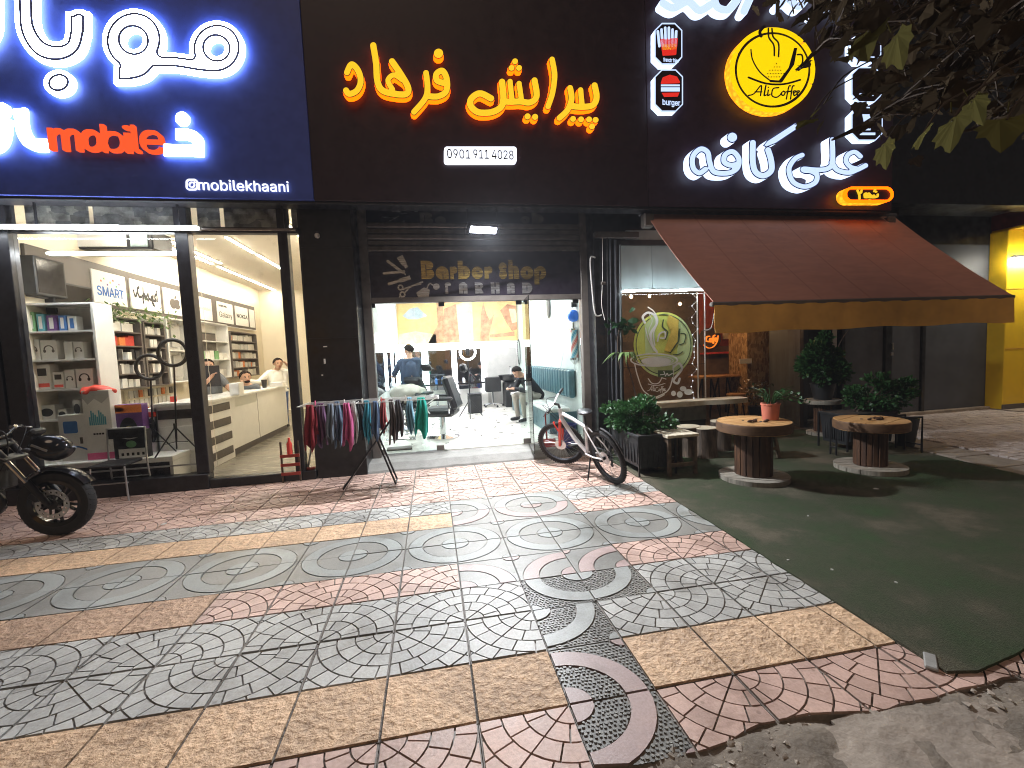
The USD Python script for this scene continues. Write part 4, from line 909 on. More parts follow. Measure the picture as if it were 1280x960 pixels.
for k, (x0, x1, lab) in enumerate(plist):
    y0, y1 = wall_rect(x0, x1, wb); t = thing('wall_poster', lab, 'poster', (wb, (y0+y1)/2, 2.68)); zz = 2.66, 3.17
    obj('sheet', box(wb, wb+.018, y0, y1, *zz), 'paper_white', t); W = y1-y0
    if k == 0:
        wall_text('SMART', y0+.1*W, y1-.1*W, zz[0]+.12, .14, 'ink_blue', t, True)
        for q in range(7):
            m = ('card_red', 'card_green', 'card_purple', 'card_yellow')[q % 4]; yy, zc = y0+W*(.22+.09*q), 3.0+.05*math.sin(q*2.1)
            obj('dot', box(wb+.018, wb+.021, yy, yy+.03, zc, zc+.03), m, t)
    if k == 1:
        P = unary_union([stroke(p, 5) for p in ([(4, 20), (5, 2)], [(10, 14), (18, 8), (12, 2), (28, 2), (26, 10)], [(30, 8), (30, -2), (24, -8)], [(36, 8), (35, -1), (30, -7)], [(40, 2), (50, 4), (52, 12)], [(56, 10), (62, 4), (54, 0)], [(66, 6), (72, 10), (70, 2), (64, 2)], [(76, 20), (78, 2)], [(82, 6), (80, -6)], [(88, 4), (100, 4), (104, 16), (96, 20)], [(108, 10), (114, 4), (120, 4), (124, 12)])])
        P = affinity.scale(P, -W*.8/124, .010, origin=(0, 0)); P = affinity.translate(P, W*.9, 0)
        m = cat_([trimesh.creation.extrude_polygon(g, .003, engine='earcut') for g in polys(P)]); v = m.vertices
        m.vertices = np.stack([wb+.0185+v[:, 2], y0+v[:, 0], 2.85+v[:, 1]], 1); m.invert() if m.volume < 0 else None; obj('poster_text', m, 'ink', t, smooth=False)
    if k == 2:
        body = unary_union([affinity.scale(Point(-.28, 0).buffer(.42), 1, 1.2), affinity.scale(Point(.28, 0).buffer(.42), 1, 1.2), sbox(-.3, -.3, .3, .3)]).difference(Point(.86, .1).buffer(.3)).union(affinity.rotate(affinity.scale(Point(.1, .68).buffer(.2), .5, 1), -30))
        body = affinity.translate(affinity.scale(body, W*.36, .2, origin=(0, 0)), y0+W*.52, 2.88)
        m = cat_([trimesh.creation.extrude_polygon(g, .003, engine='earcut') for g in polys(body)]); v = m.vertices
        m.vertices = np.stack([wb+.0185+v[:, 2], v[:, 0], v[:, 1]], 1); obj('emblem', m, 'grey_board', t, smooth=False)
    if k == 3: wall_text('Phone Market', y0+.1*W, y1-.1*W, 2.88, .07, 'paper_grey', t)
    if k == 4: wall_text('Galaxy', y0+.08*W, y1-.08*W, 2.76, .13, 'ink', t); wall_text('SAMSUNG', y0+.08*W, y0+.6*W, 3.05, .05, 'ink', t, True)
    if k == 5: wall_text('NOKIA', y0+.06*W, y1-.06*W, 2.86, .10, 'ink', t, True)
# two black wall televisions
for x0, x1, z0, z1, xo, lab in ((46, 88, 2.62, 3.12, .12, 'nearest black television tilted high on the left wall'), (70, 119, 2.40, 2.86, .06, 'lower black television beside the first wall poster')):
    y0, y1 = max(wall_rect(x0, x1, WX+xo+.05)[0], 4.95), wall_rect(x0, x1, WX+xo+.05)[1]; t = thing('television', lab, 'television', (WX, (y0+y1)/2, z0))
    obj('casing', box(WX, WX+xo+.05, y0, y1, z0, z1, .008), 'black_plastic', t); obj('screen', box(WX+xo+.05, WX+xo+.054, y0+.03, y1-.03, z0+.03, z1-.03), 'screen', t)
# white shelf unit in the window
ysf = 4.98
U = lambda a, b, y=ysf: at(a, b, y)
xl, xr_ = U(34, 450)[0], U(123, 450)[0]
zs = [U(80, q)[2] for q in (573, 524, 486, 449, 413, 378)]
sh_ = thing('display_shelf', 'white display shelf unit filled with boxes at the left of the window', 'shelf', ((xl+xr_)/2, ysf, .43))
obj('side_panel', box(xl, xl+.03, ysf, ysf+.36, .43, zs[-1]), 'white_paint', sh_); obj('side_panel', box(xr_-.03, xr_, ysf, ysf+.36, .43, zs[-1]), 'white_paint', sh_)
obj('back_panel', box(xl+.03, xr_-.03, ysf+.345, ysf+.36, .43, zs[-1]-.03), 'white_paint', sh_)
for z in zs[1:]: obj('shelf_board', box(xl+.03, xr_-.03, ysf+.004, ysf+.344, z-.025, z), 'white_paint', sh_)
SB = dict(t=None)
def product(px0, px1, ztop_px, zfloor, y, m, lab, art=None, depth=.16, group=None, artm='ink', name='product_box'):
    a, b = at(px0, 450, y), at(px1, 450, y); z1 = at((px0+px1)/2, ztop_px, y)[2]
    t = thing(name, lab, 'box', ((a[0]+b[0])/2, y, zfloor), group=group)
    obj('carton', box(a[0]+.004, b[0]-.004, y, y+depth, zfloor+.001, z1, .004), m, t); w, h, cx, cz = b[0]-a[0], z1-zfloor, (a[0]+b[0])/2, (zfloor+z1)/2
    F = lambda g, mm, nm: obj(nm, extr(g, y-.0005, .003), mm, t, smooth=False)
    if art == 'headphones':
        r = min(w, h)*.30; c = Point(cx, cz+.02*h)
        F(c.buffer(r).difference(c.buffer(r*.78)).intersection(sbox(cx-9, cz-.1*r, cx+9, cz+9)), artm, 'printed_band'); F(unary_union([affinity.scale(Point(cx+s*r*.85, cz-.25*r).buffer(r*.38), .7, 1) for s in (-1, 1)]), artm, 'printed_cup')
    elif art == 'speaker': F(affinity.scale(Point(cx, cz).buffer(1), w*.36, h*.28), artm, 'printed_speaker')
    elif art == 'two': F(sbox(cx-.3*w, cz+.05*h, cx+.3*w, cz+.35*h), artm, 'printed_picture'); F(sbox(cx-.4*w, cz-.4*h, cx+.4*w, cz-.25*h), 'card_red', 'printed_stripe')
    elif art == 'phone': F(sbox(cx-.2*w, cz-.35*h, cx+.2*w, cz+.35*h), artm, 'printed_phone')
    return t, (a[0], b[0], zfloor, z1, y, F)
yb2 = ysf+.06
for x0, x1, top, m, lab in ((38, 50, 390, 'card_green', 'green product box leaning on the top shelf'), (51, 61, 392, 'card_teal', 'teal narrow box on the top shelf'), (63, 76, 394, 'card_purple', 'dark purple box on the top shelf'), (78, 88, 394, 'card_blue', 'blue white patterned box on the top shelf'), (89, 101, 395, 'paper_white', 'rightmost pale box on the top shelf')):
    product(x0, x1, top, zs[4], yb2, m, lab, 'phone', .12, artm='paper_white' if m != 'paper_white' else 'card_blue')
for x0, x1, top, lab in ((35, 51, 424, 'left white headphone box on the second shelf'), (52, 73, 425, 'middle white headphone box on the second shelf'), (81, 92, 427, 'blank white box on the second shelf'), (93, 106, 427, 'right white headphone box on the second shelf')):
    product(x0, x1, top, zs[3], yb2, 'paper_white', lab, None if 'blank' in lab else 'headphones', .15, artm='grey_board')
for x0, x1, top, lab, art in ((36, 61, 456, 'tall white speaker box at the left of the third shelf', 'two'), (63, 77, 465, 'small white and red headphone box on the third shelf', 'two'), (78, 91, 462, 'narrow white headphone box on the third shelf', 'headphones'), (92, 114, 461, 'wide white box with large headphones on the third shelf', 'headphones')):
    product(x0, x1, top, zs[2], yb2, 'paper_white', lab, art, .15, artm='ink')
for x0, x1, top, lab in ((40, 62, 507, 'flat white box with two dark gadgets on the lowest shelf'), (64, 76, 512, 'small plain white box on the lowest shelf'), (84, 95, 500, 'grey gadget box on the lowest shelf')):
    product(x0, x1, top, zs[1], yb2, 'paper_white' if 'white' in lab else 'paper_grey', lab, 'speaker', .15)
# big cartons standing on the platform
t, (a0, a1, z0, z1, y, F) = product(63, 99, 519, .43, 4.86, 'paper_white', 'white carton with a dark blue screen picture on the window platform', None, .14)
w = a1-a0; F(rr(a0+.18*w, z0+.60*(z1-z0), a0+.68*w, z0+.86*(z1-z0), .02), 'card_blue', 'printed_screen'); F(rr(a0+.22*w, z0+.64*(z1-z0), a0+.62*w, z0+.84*(z1-z0), .02).buffer(-.004), 'screen', 'printed_glass') if False else None
F(stroke([(a0+.2*w, z0+.28*(z1-z0)), (a0+.6*w, z0+.30*(z1-z0)), (a1-.01, z0+.22*(z1-z0))], .02), 'card_blue', 'printed_swoosh'); F(sbox(a0+.72*w, z0+.36*(z1-z0), a0+.82*w, z0+.5*(z1-z0)), 'grey_board', 'printed_label')
t, (a0, a1, z0, z1, y, F) = product(96, 132, 488, .43, 4.80, 'paper_white', 'tall white carton with a blue skyline print and pink foot', None, .14)
w, h = a1-a0, z1-z0; F(sbox(a0+.004, z0+.004, a1-.004, z0+.10*h), 'card_pink', 'printed_foot'); F(Polygon([(a0+.01, z1-.01), (a1-.01, z1-.01), (a1-.01, z1-.10*h), (a0+.7*w, z1-.19*h), (a0+.45*w, z1-.12*h), (a0+.2*w, z1-.2*h), (a0+.01, z1-.1*h)]), 'card_orange' if False else 'paper_grey', 'printed_peaks')
for k in range(9): F(sbox(a0+w*(.2+.068*k), z0+.5*h, a0+w*(.25+.068*k), z0+h*(.62+.09*((k*7) % 4)/3)), 'card_teal', 'printed_tower')
for k in range(4): F(sbox(a0+w*(.3+.1*k), z0+.36*h, a0+w*(.37+.1*k), z0+.385*h), 'ink', 'printed_icon')
t, (a0, a1, z0, z1, y, F) = product(133, 171, 506, .43, 4.88, 'card_purple', 'purple speaker carton with orange top on the window platform', None, .14)
w, h = a1-a0, z1-z0; F(sbox(a0+.004, z1-.16*h, a1-.004, z1-.004), 'card_orange', 'printed_top'); F(sbox(a0+.1*w, z1-.13*h, a0+.4*w, z1-.05*h), 'card_red', 'printed_tab'); F(affinity.scale(Point(a0+.5*w, z0+.5*h).buffer(1, quad_segs=12), .3*w, .25*h), 'ink', 'printed_cone')
F(affinity.scale(Point(a0+.52*w, z0+.44*h).buffer(1, quad_segs=12), .2*w, .15*h).difference(affinity.scale(Point(a0+.52*w, z0+.44*h).buffer(1, quad_segs=12), .14*w, .10*h)), 'card_yellow', 'printed_ring')
t, (a0, a1, z0, z1, y, F) = product(130, 174, 538, .43, 4.72, 'ink', 'black subwoofer carton with a white icon strip along its foot', None, .10)
w, h = a1-a0, z1-z0; F(sbox(a0+.14*w, z0+.02*h, a1-.06*w, z0+.34*h), 'paper_white', 'printed_strip')
for k in range(5): obj('printed_icon', box(a0+w*(.22+.15*k), a0+w*(.29+.15*k), y-.0065, y-.003, z0+.1*h, z0+.2*h), 'ink', t)
for k in range(2): F(stroke([(a0+.28*w, z0+(.86-.13*k)*h), (a0+.5*w, z0+(.82-.13*k)*h), (a0+.72*w, z0+(.86-.13*k)*h)], .012), 'paper_grey', 'printed_arc')
F(affinity.scale(Point(a0+.52*w, z0+.5*h).buffer(1), .15*w, .12*h), 'card_green', 'printed_cone')
t, (a0, a1, z0, z1, y, F) = product(173, 190, 511, .43, 5.1, 'paper_white', 'white and red carton right of the purple speaker carton', 'speaker', .14)
F(sbox(a0+.1*(a1-a0), z1-.12, a0+.9*(a1-a0), z1-.05), 'card_red', 'printed_tab')
# red net bag lying over the cartons
p = at(122, 489, 4.9); m = ball(p, .17, 3, (1.25, .6, .42)); m.vertices += .05*(meshkit.noise(m.vertices*16)-.5)[:, None]*m.vertex_normals
obj('net_bag', m, 'card_red', label='crumpled red and black net bag lying on the tall cartons', cat='bag', smooth=50)
# dark wall unit with shelves, goods and trailing plants
def wall_unit(x0, x1, rows, zr, lab, frame='grey_board', seed=1, plants=False):
    y0, y1 = wall_rect(x0, x1, WX+.28); r = random.Random(seed)
    t = thing('wall_shelf', lab, 'shelf', (WX, (y0+y1)/2, zr[0]))
    obj('back', box(WX+.003, WX+.03, y0, y1, zr[0], zr[1]), frame, t)
    for y in (y0, y1-.04): obj('side', box(WX+.03, WX+.28, y, y+.04, zr[0], zr[1]), frame, t)
    for k in range(rows+1):
        z = zr[0]+(zr[1]-zr[0])*k/rows; obj('shelf_board', box(WX+.03, WX+.278, y0+.04, y1-.04, z, z+.02), 'grey_board' if frame != 'white_paint' else frame, t)
    return y0, y1, [zr[0]+(zr[1]-zr[0])*k/rows+.021 for k in range(rows)], (zr[1]-zr[0])/rows-.02
ORD = ['first', 'second', 'third', 'fourth', 'fifth', 'sixth', 'seventh', 'eighth', 'ninth', 'tenth']
TONE = dict(paper_white='white', paper_grey='grey', card_orange='orange', card_red='red', grey_board='dark', ink='black', card_green='green')
def stock(y0, y1, z, h, n, seed, lab, group, mats, row=''):
    r = random.Random(seed); y = y0+.06
    for k in range(n):
        w = (y1-y0-.12)/n*.9
        mk = mats[r.randrange(len(mats))]; obj('product_box', box(WX+.06, WX+.06+r.uniform(.12, .2), y, y+w, z, z+h*r.uniform(.55, .85)), mk, label=f'{TONE[mk]} box, {ORD[k]} from left, {row} row of {lab}', cat='box', group=group); y += w/.9
y0, y1, Z, h = wall_unit(130, 176, 5, (1.28, 2.42), 'dark wall shelf with colourful goods below the wall posters', seed=3)
G_ = 'goods on the dark wall shelf'; ROWS = ['lowest', 'second', 'middle', 'fourth', 'top']
for k, z in enumerate(Z):
    stock(y0, y1, z, h, (6, 8, 7, 5, 6)[k], 20+k, 'colourful dark wall shelf', G_, (['paper_white', 'paper_grey', 'paper_white'], ['paper_grey', 'grey_board', 'paper_white'], ['paper_grey', 'paper_white', 'ink'], ['card_red', 'card_orange', 'card_red', 'paper_white'], ['paper_white', 'grey_board', 'paper_white'])[k], ROWS[k])
y0, y1, Z, h = wall_unit(178, 205, 5, (1.28, 2.40), 'narrower dark wall shelf with pale goods right of the colourful shelf', seed=4)
for k, z in enumerate(Z): stock(y0, y1, z, h, 5, 40+k, 'narrow dark wall shelf', 'pale goods on the narrow wall shelf', ['paper_white', 'paper_grey', 'paper_white', 'grey_board'], ROWS[k])
for a in (140, 152, 186, 200):
    y = atx(a, 400, WX+.25)[1]; t = thing('trailing_plant', 'green trailing plant, %s from the left, on top of the dark wall shelves' % {140: 'first', 152: 'second', 186: 'third', 200: 'fourth'}[a], 'plant', (WX+.2, y, 2.42), group='plants on top of the wall shelves')
    obj('pot', lathe([(.05, 2.405), (.07, 2.52), (.062, 2.52)], (WX+.15, y, 0), 12), 'white_paint', t); r = random.Random(a); ms = []
    for k in range(90):
        c = np.array([WX+.2+r.uniform(-.1, .18), y+r.gauss(0, .2), 2.50+r.gauss(0, .09)]); d = np.array([r.gauss(0, 1), r.gauss(0, 1), r.gauss(0, .7)]); d /= np.linalg.norm(d); u, _, _ = frame_of(d); s = r.uniform(.03, .055)
        ms.append(trimesh.Trimesh([c, c+d*s+u*s*.5, c+d*2*s, c+d*s-u*s*.5], [[0, 1, 2], [0, 2, 3]], process=False))
    obj('foliage', cat_(ms), 'leaf_indoor', t, smooth=False)
y0, y1, Z, h = wall_unit(207, 240, 2, (1.30, 2.52), 'white wall panel with framed display niches', 'white_paint', 5)
for k in range(4):
    yy = y0+.12+(y1-y0-.2)*(k % 2)/2; zz = Z[k//2]+.08
    obj('niche_frame', box(WX+.06, WX+.10, yy, yy+(y1-y0)*.32, zz, zz+.42), 'paper_grey', label=('left', 'right')[k % 2]+' grey framed product in the '+('lower', 'upper')[k//2]+' niche row of the white wall panel', cat='display', group='framed products in the white wall panel')
y0, y1 = wall_rect(246, 275, WX+.1); t = thing('television', 'dark television on the white panel beside the counter', 'television', (WX, (y0+y1)/2, 1.9))
obj('casing', box(WX+.002, WX+.1, y0, y1-.3, 1.72, 2.36, .01), 'black_plastic', t); obj('screen', box(WX+.1, WX+.104, y0+.03, y1-.33, 1.76, 2.33), 'grey_board', t)
y0, y1, Z, h = wall_unit(244, 284, 3, (1.30, 2.56), 'white wall shelf behind the counter', 'white_paint', 5)
for k, z in enumerate(Z[:2]): stock(y0, y1, z, h*.6, 7, 60+k, 'white wall shelf behind the counter', 'packs on the white wall shelf', ['paper_white', 'paper_grey', 'card_green', 'paper_white'], ('lower', 'upper')[k])
y0, y1, Z, h = wall_unit(286, 319, 5, (1.28, 2.42), 'far dark wall shelf full of small pale boxes', seed=6)
for k, z in enumerate(Z): stock(y0, y1, z, h, 9, 70+k, 'far dark wall shelf', 'boxes on the far wall shelf', ['paper_white', 'paper_white', 'paper_grey', 'paper_white', 'card_orange'], ROWS[k])
# pale grid of phone cases low on the left wall
y0, y1 = wall_rect(150, 216, WX+.06); t = thing('case_rack', 'cream pegboard grid with hanging phone cases low on the left wall', 'rack', (WX, (y0+y1)/2, .4))
obj('panel', box(WX+.002, WX+.03, y0, y1, .42, 1.26), 'cream_wall', t)
n = 0
for j in range(5):
    for i in range(11):
        yy = y0+.06+i*(y1-y0-.1)/11; zz = .46+j*.16
        obj('phone_case', box(WX+.03, WX+.05, yy, yy+(y1-y0)/11*.62, zz, zz+.125), ('paper_white', 'paper_grey', 'card_orange', 'cream_wall', 'grey_board')[(i*7+j*5+i*j) % 5], t)
# counter with drawer end, running away from the window
CX = -3.37
ct = thing('shop_counter', 'long white shop counter with dark drawer fronts at its near end', 'counter', (CX-.3, 7, .1))
obj('long_front', box(CX-.03, CX, 6.0, 8.8, .22, 1.06), 'cream_wall' if False else 'white_paint', ct); obj('plinth', box(CX-.06, CX-.03, 6.0, 8.8, .1, .22), 'drawer_dark', ct)
obj('counter_top', box(CX-.62, CX+.035, 5.06, 8.85, 1.06, 1.10, .005), 'white_gloss', ct)
obj('glass_front', box(CX-.002, CX+.004, 6.2, 7.1, .9, 1.055), 'glass', ct)
obj('end_body', box(CX-.60, CX+.02, 5.10, 6.0, .1, 1.058, .004), 'white_paint', ct)
for k in range(4): obj('drawer', box(CX+.01, CX+.03, 5.22, 5.93, .19+.235*k, .31+.235*k, .004), 'drawer_dark', ct); 
for k in range(4): obj('drawer_front', box(CX-.55, CX-.05, 5.085, 5.102, .17+.235*k, .30+.235*k, .003), 'white_paint' if k < 3 else 'drawer_dark', ct)
obj('joint', box(CX, CX+.003, 7.13, 7.14, .22, 1.06), 'grey_board', ct)
cc = thing('display_cabinet', 'white low display cabinet with dark top band left of the window post', 'cabinet', (-4.0, 5.3, .1))
a, b = at(206, 520, 5.25), at(246, 520, 5.25)
obj('cabinet_body', box(a[0], b[0]-.03, 5.25, 5.7, .44, 1.02, .005), 'white_paint', cc); obj('dark_band', box(a[0]-.004, b[0]-.026, 5.244, 5.3, .84, .95), 'black_plastic', cc); obj('cabinet_top', box(a[0]-.02, b[0]-.01, 5.23, 5.72, 1.02, 1.05, .004), 'white_gloss', cc)
p = at(216, 499, 5.24); obj('red_price_tag', box(p[0]-.03, p[0]+.05, 5.23, 5.243, p[2]-.04, p[2]+.04), 'card_red', label='small red price tag on the cabinet band', cat='tag')
for x0, x1, top, m, lab in ((283, 296, 479, 'paper_white', 'low white carton on the counter beside the lying head'), (334, 351, 478, 'paper_white', 'white carton at the far end of the counter')):
    y = 6.1 if x0 < 300 else 8.2; product(x0, x1, top, 1.10, y, m, lab, None, .2)
p = at(331, 487, 8.0); obj('cup', lathe([(.04, 1.10), (.055, 1.27), (.05, 1.27), (.036, 1.12)], (p[0], 8.0, 0), 14), 'black_plastic', label='black cup at the far end of the counter', cat='cup')
# ring lights on tripods in the window
def ring_lamp(cx, cy, r_px, y, foot, zf, lab, lit, tilt=0):
    c = at(cx, cy, y); R_ = at(cx+r_px, cy, y)[0]-c[0]; t = thing('ring_light', lab, 'ring light', (c[0], y, zf))
    w = np.arange(32)*2*PI/32; obj('ring', tube([c+np.array([R_*math.cos(k), .1*tilt*math.cos(k), R_*math.sin(k)]) for k in w], R_*.14, 8, True), lit, t)
    if lit == 'ring_lit': obj('ring_back', tube([c+np.array([R_*math.cos(k), .012, R_*math.sin(k)]) for k in w], R_*.165, 8, True), 'white_paint', t)
    f = at(*foot, y); top = c-[0, 0, R_]; hub = np.array([f[0], y, zf+.36])
    obj('pole', rod(top, hub-[0, 0, .2], .011), 'black_metal', t)
    for k in range(3): 
        a = PI/2+.5+k*2*PI/3; e = np.array([f[0]+.28*math.cos(a), y+.28*math.sin(a), zf]); obj('leg', rod(hub, e, .009), 'black_metal', t); obj('brace', rod(hub-[0, 0, .2], (hub+e)/2-[0, 0, .03], .005), 'black_metal', t)
    obj('collar', rod(hub-[0, 0, .03], hub+[0, 0, .05], .02), 'black_metal', t)
ring_lamp(187, 459, 17, 5.0, (192, 560), .43, 'black ring light on tripod at the left of the pair in the window', 'black_plastic')
ring_lamp(216, 441, 18, 4.86, (222, 565), .43, 'higher black ring light on tripod next to the window post', 'black_plastic')
for a in (0,):
    y0 = 12.6; t = thing('wall_conduit', 'thin pale cable conduit in the far corner of the phone shop', 'conduit', (WX+.05, y0, 0)); obj('pipe', rod((WX+.03, 9.0, 2.62), (WX+.03, 9.0, 3.8), .012), 'paper_grey', t)
# ================================================================ inside the barber shop
YB = 10.99
B = lambda a, b, y=YB: at(a, b, y)
M('print_orange', (.82, .50, .20), .5, var=.35, scale=2.2, detail=8); M('print_brown', (.48, .24, .13), .5, var=.55, scale=7, detail=9); M('print_sand', (.80, .60, .38), .5, var=.35, scale=5, detail=9); M('print_grey', (.42, .45, .50), .5, var=.2)
mu = thing('wall_mural', 'orange printed mural of old stone buildings high on the barber back wall', 'mural', (B(575, 405)))
zb = B(575, 428)[2]
obj('print_ground', box(BX0+.01, BX1-.01, YB-.012, YB, zb, BC-.02), 'print_orange', mu)
ms_ = lambda nm, pts, m, k=0: obj(nm, extr(onto(Polygon(pts), YB-.013-.004*k).intersection(sbox(BX0+.02, zb, BX1-.02, BC-.03)), YB-.013-.004*k, .004), m, mu, smooth=False)
ms_('printed_cliff', [(498, 430), (498, 418), (520, 414), (545, 418), (546, 430)], 'print_sand')
ms_('printed_cloud', [(503, 395), (512, 386), (522, 384), (534, 395), (522, 399), (510, 399)], 'print_grey')
ms_('printed_tower', [(534, 432), (547, 406), (545, 370), (552, 370), (556, 405), (556, 432)], 'print_brown')
ms_('printed_house', [(555, 432), (555, 386), (570, 380), (575, 432)], 'print_brown', 1)
ms_('printed_wall', [(570, 381), (590, 374), (592, 432), (575, 432)], 'print_sand')
ms_('printed_statue', [(600, 432), (601, 392), (604, 378), (608, 392), (612, 400), (618, 392), (614, 408), (611, 420), (613, 432)], 'print_brown')
ms_('printed_stones', [(612, 418), (632, 416), (643, 414), (643, 420), (612, 422)], 'print_brown')
ms_('printed_boulder', [(625, 388), (634, 380), (648, 383), (650, 410), (640, 414), (632, 402)], 'print_brown')
ms_('printed_boulder', [(636, 386), (644, 386), (648, 402), (640, 404)], 'print_sand', 1)
lm = thing('mirror_wall', 'row of dark mirrors between white lit bars on the barber back wall', 'mirror', B(550, 470))
z0, z1 = B(570, 437)[2], zb-.01
obj('light_band', box(BX0+.02, BX1-.28, YB-.06, YB-.004, z0, z1), 'mirror_light', lm)
bars = [(494, 503), (528, 536.5), (565.5, 572), (602, 607)]
for a, b in bars: obj('light_bar', box(B(a, 470)[0], B(b, 470)[0], YB-.06, YB-.004, .5, z0), 'mirror_light', lm)
for a, b in ((503, 528), (536.5, 565.5), (572, 602)): obj('mirror_glass', box(B(a, 470)[0]+.005, B(b, 470)[0]-.005, YB-.03, YB-.004, .62, z0-.005), 'mirror', lm)
obj('vanity_shelf', box(BX0+.02, B(607, 470)[0], YB-.42, YB-.061, .78, .82, .004), 'black_gloss', lm)
for a in (508, 516, 545, 553, 560, 580, 590): 
    p = B(a, 470, YB-.25); r = rng.uniform(.03, .045); h = rng.uniform(.12, .24)
    obj('bottle', lathe([(r, .821), (r, .821+h*.7), (r*.35, .821+h*.82), (r*.35, .821+h)], (p[0], YB-.25, 0), 10), ('paper_white', 'card_blue', 'ink', 'card_orange')[int(a) % 4], label=('%s bottle, %s from the left on the shelf under the barber mirrors' % (('white', 'blue', 'black', 'orange')[int(a) % 4], ('first', 'second', 'third', 'fourth', 'fifth', 'sixth', 'seventh')[(508, 516, 545, 553, 560, 580, 590).index(a)])), cat='bottle', group='bottles under the mirrors')
lw = thing('side_mirror', 'long mirror with white lit band along the left barber wall', 'mirror', (BX0, 8.5, 1.4))
obj('mirror_glass', box(BX0+.002, BX0+.02, 5.9, 10.8, .95, 1.84), 'mirror', lw); obj('light_band', box(BX0+.002, BX0+.05, 5.9, 10.8, 1.86, 1.98), 'mirror_light', lw)
for y in (7.4, 8.9): obj('light_bar', box(BX0+.02, BX0+.05, y, y+.10, .95, 1.86), 'mirror_light', lw)
rb = thing('slat_cladding', 'white vertical slats high on the left barber wall', 'cladding', (BX0, 8, 2))
for k in range(36): obj('slat', box(BX0+.002, BX0+.05, 5.6+k*.15, 5.69+k*.15, 2.02, 3.3), 'white_paint', rb)
# veins of the marble sheets and joints, right wall
for k, (pts, w) in enumerate((([(652, 470), (664, 430), (676, 375)], 1.2), ([(668, 452), (675, 400), (690, 350)], .9), ([(690, 459), (682, 420), (694, 395)], 1.0), ([(700, 465), (712, 400), (718, 372)], .9), ([(716, 470), (722, 440)], .8))):
    q = [atx(a, b, BX1-.001) for a, b in pts]; g = stroke([(c[1], c[2]) for c in q], .016*w)
    m = cat_([trimesh.creation.extrude_polygon(p, .003, engine='earcut') for p in polys(g)]); v = m.vertices; m.vertices = np.stack([BX1-.0005-v[:, 2], v[:, 0], v[:, 1]], 1); m.fix_normals()
    obj('marble_streak', m, 'marble_vein', barb, smooth=False)
obj('door_panel', box(B(609, 470)[0], B(646, 470)[0], YB-.02, YB-.002, .12, z0-.02), 'paper_grey', barb)
def cl(x, y0, y1, lab): return strip(x, y0, y1, lab, BC, 'strip_cool', .09)
cl(-.4, 5.8, 10.2, 'long cool white ceiling strip at the left of the barber shop'); cl(.7, 5.8, 10.2, 'middle cool white ceiling strip of the barber shop'); cl(1.8, 5.8, 10.2, 'long cool white ceiling strip at the right of the barber shop')
def barber_chair(x, y, rz, lab, recl=.25):
    t = thing('barber_chair', lab, 'chair', (x, y, .12)); R = trimesh.transformations.rotation_matrix(rz, [0, 0, 1])
    def o(nm, m, mt):
        m.apply_transform(R); m.apply_translation((x, y, .12)); obj(nm, m, mt, t)
    o('base_plate', lathe([(.30, 0), (.30, .02), (.1, .05), (.06, .06)], n=28), 'chrome'); o('piston', rod((0, 0, .05), (0, 0, .40), .05, n=16), 'chrome')
    o('seat', box(-.27, .27, -.28, .28, .40, .56, .05), 'leather_black')
    b = box(-.27, .27, -.06, .06, 0, .62, .045); b.apply_transform(trimesh.transformations.rotation_matrix(-recl, [1, 0, 0])); b.apply_translation((0, -.30, .52)); o('backrest', b, 'leather_black')
    h = box(-.14, .14, -.05, .05, 0, .16, .035); h.apply_transform(trimesh.transformations.rotation_matrix(-recl, [1, 0, 0])); h.apply_translation((0, -.46, 1.17)); o('headrest', h, 'leather_black')
    for s in (-1, 1):
        o('armrest', box(s*.33-.045, s*.33+.045, -.28, .22, .70, .77, .025), 'leather_black'); o('arm_bracket', tube(curve([(s*.28, -.2, .48), (s*.36, -.22, .56), (s*.34, -.2, .70)]), .018, 8), 'chrome'); o('arm_bracket', tube(curve([(s*.28, .15, .48), (s*.36, .17, .56), (s*.34, .15, .70)]), .018, 8), 'chrome')
    o('footrest', cat_([rod((-.15, .25, .42), (-.15, .58, .14), .018), rod((.15, .25, .42), (.15, .58, .14), .018), box(-.2, .2, .52, .64, .11, .14, .01)]), 'chrome')
    return t
barber_chair(.02, 6.25, 1.30, 'black barber chair with chrome foot nearest the glass door', .30)
barber_chair(-.55, 7.6, 2.3, 'black barber chair further back beside the standing barber', .5)
m = ball((-.62, 7.45, .86), .34, 3, (1.1, .8, .55)); m.vertices += .06*(meshkit.noise(m.vertices*9)-.5)[:, None]*m.vertex_normals
obj('barber_cape', m, 'cloth_khaki', label='pale crumpled barber cape lying over the rear barber chair', cat='cape', smooth=50)
# ring light, black case, trolley, basin
def stand_ring(cx, cy, rp, y, lab):
    c = at(cx, cy, y); R_ = at(cx+rp, cy, y)[0]-c[0]; t = thing('ring_light', lab, 'ring light', (c[0], y, .12)); w = np.arange(32)*2*PI/32
    obj('ring', tube([c+np.array([R_*math.cos(k), 0, R_*math.sin(k)]) for k in w], R_*.17, 8, True), 'ring_lit', t); obj('ring_back', tube([c+np.array([R_*math.cos(k), .016, R_*math.sin(k)]) for k in w], R_*.21, 8, True), 'black_metal', t)
    hub = np.array([c[0], y, .55]); obj('pole', rod(c-[0, 0, R_], hub-[0, 0, .15], .014), 'black_metal', t); obj('phone_clip', box(c[0]-.04, c[0]+.04, y-.02, y, c[2]-.08, c[2]+.08, .005), 'ink', t)
    for k in range(3): a = .4+k*2*PI/3; obj('leg', rod(hub, (c[0]+.32*math.cos(a), y+.32*math.sin(a), .125), .011), 'black_metal', t)
stand_ring(584.5, 440, 9.5, 8.6, 'lit white ring light on a black stand in the barber shop')
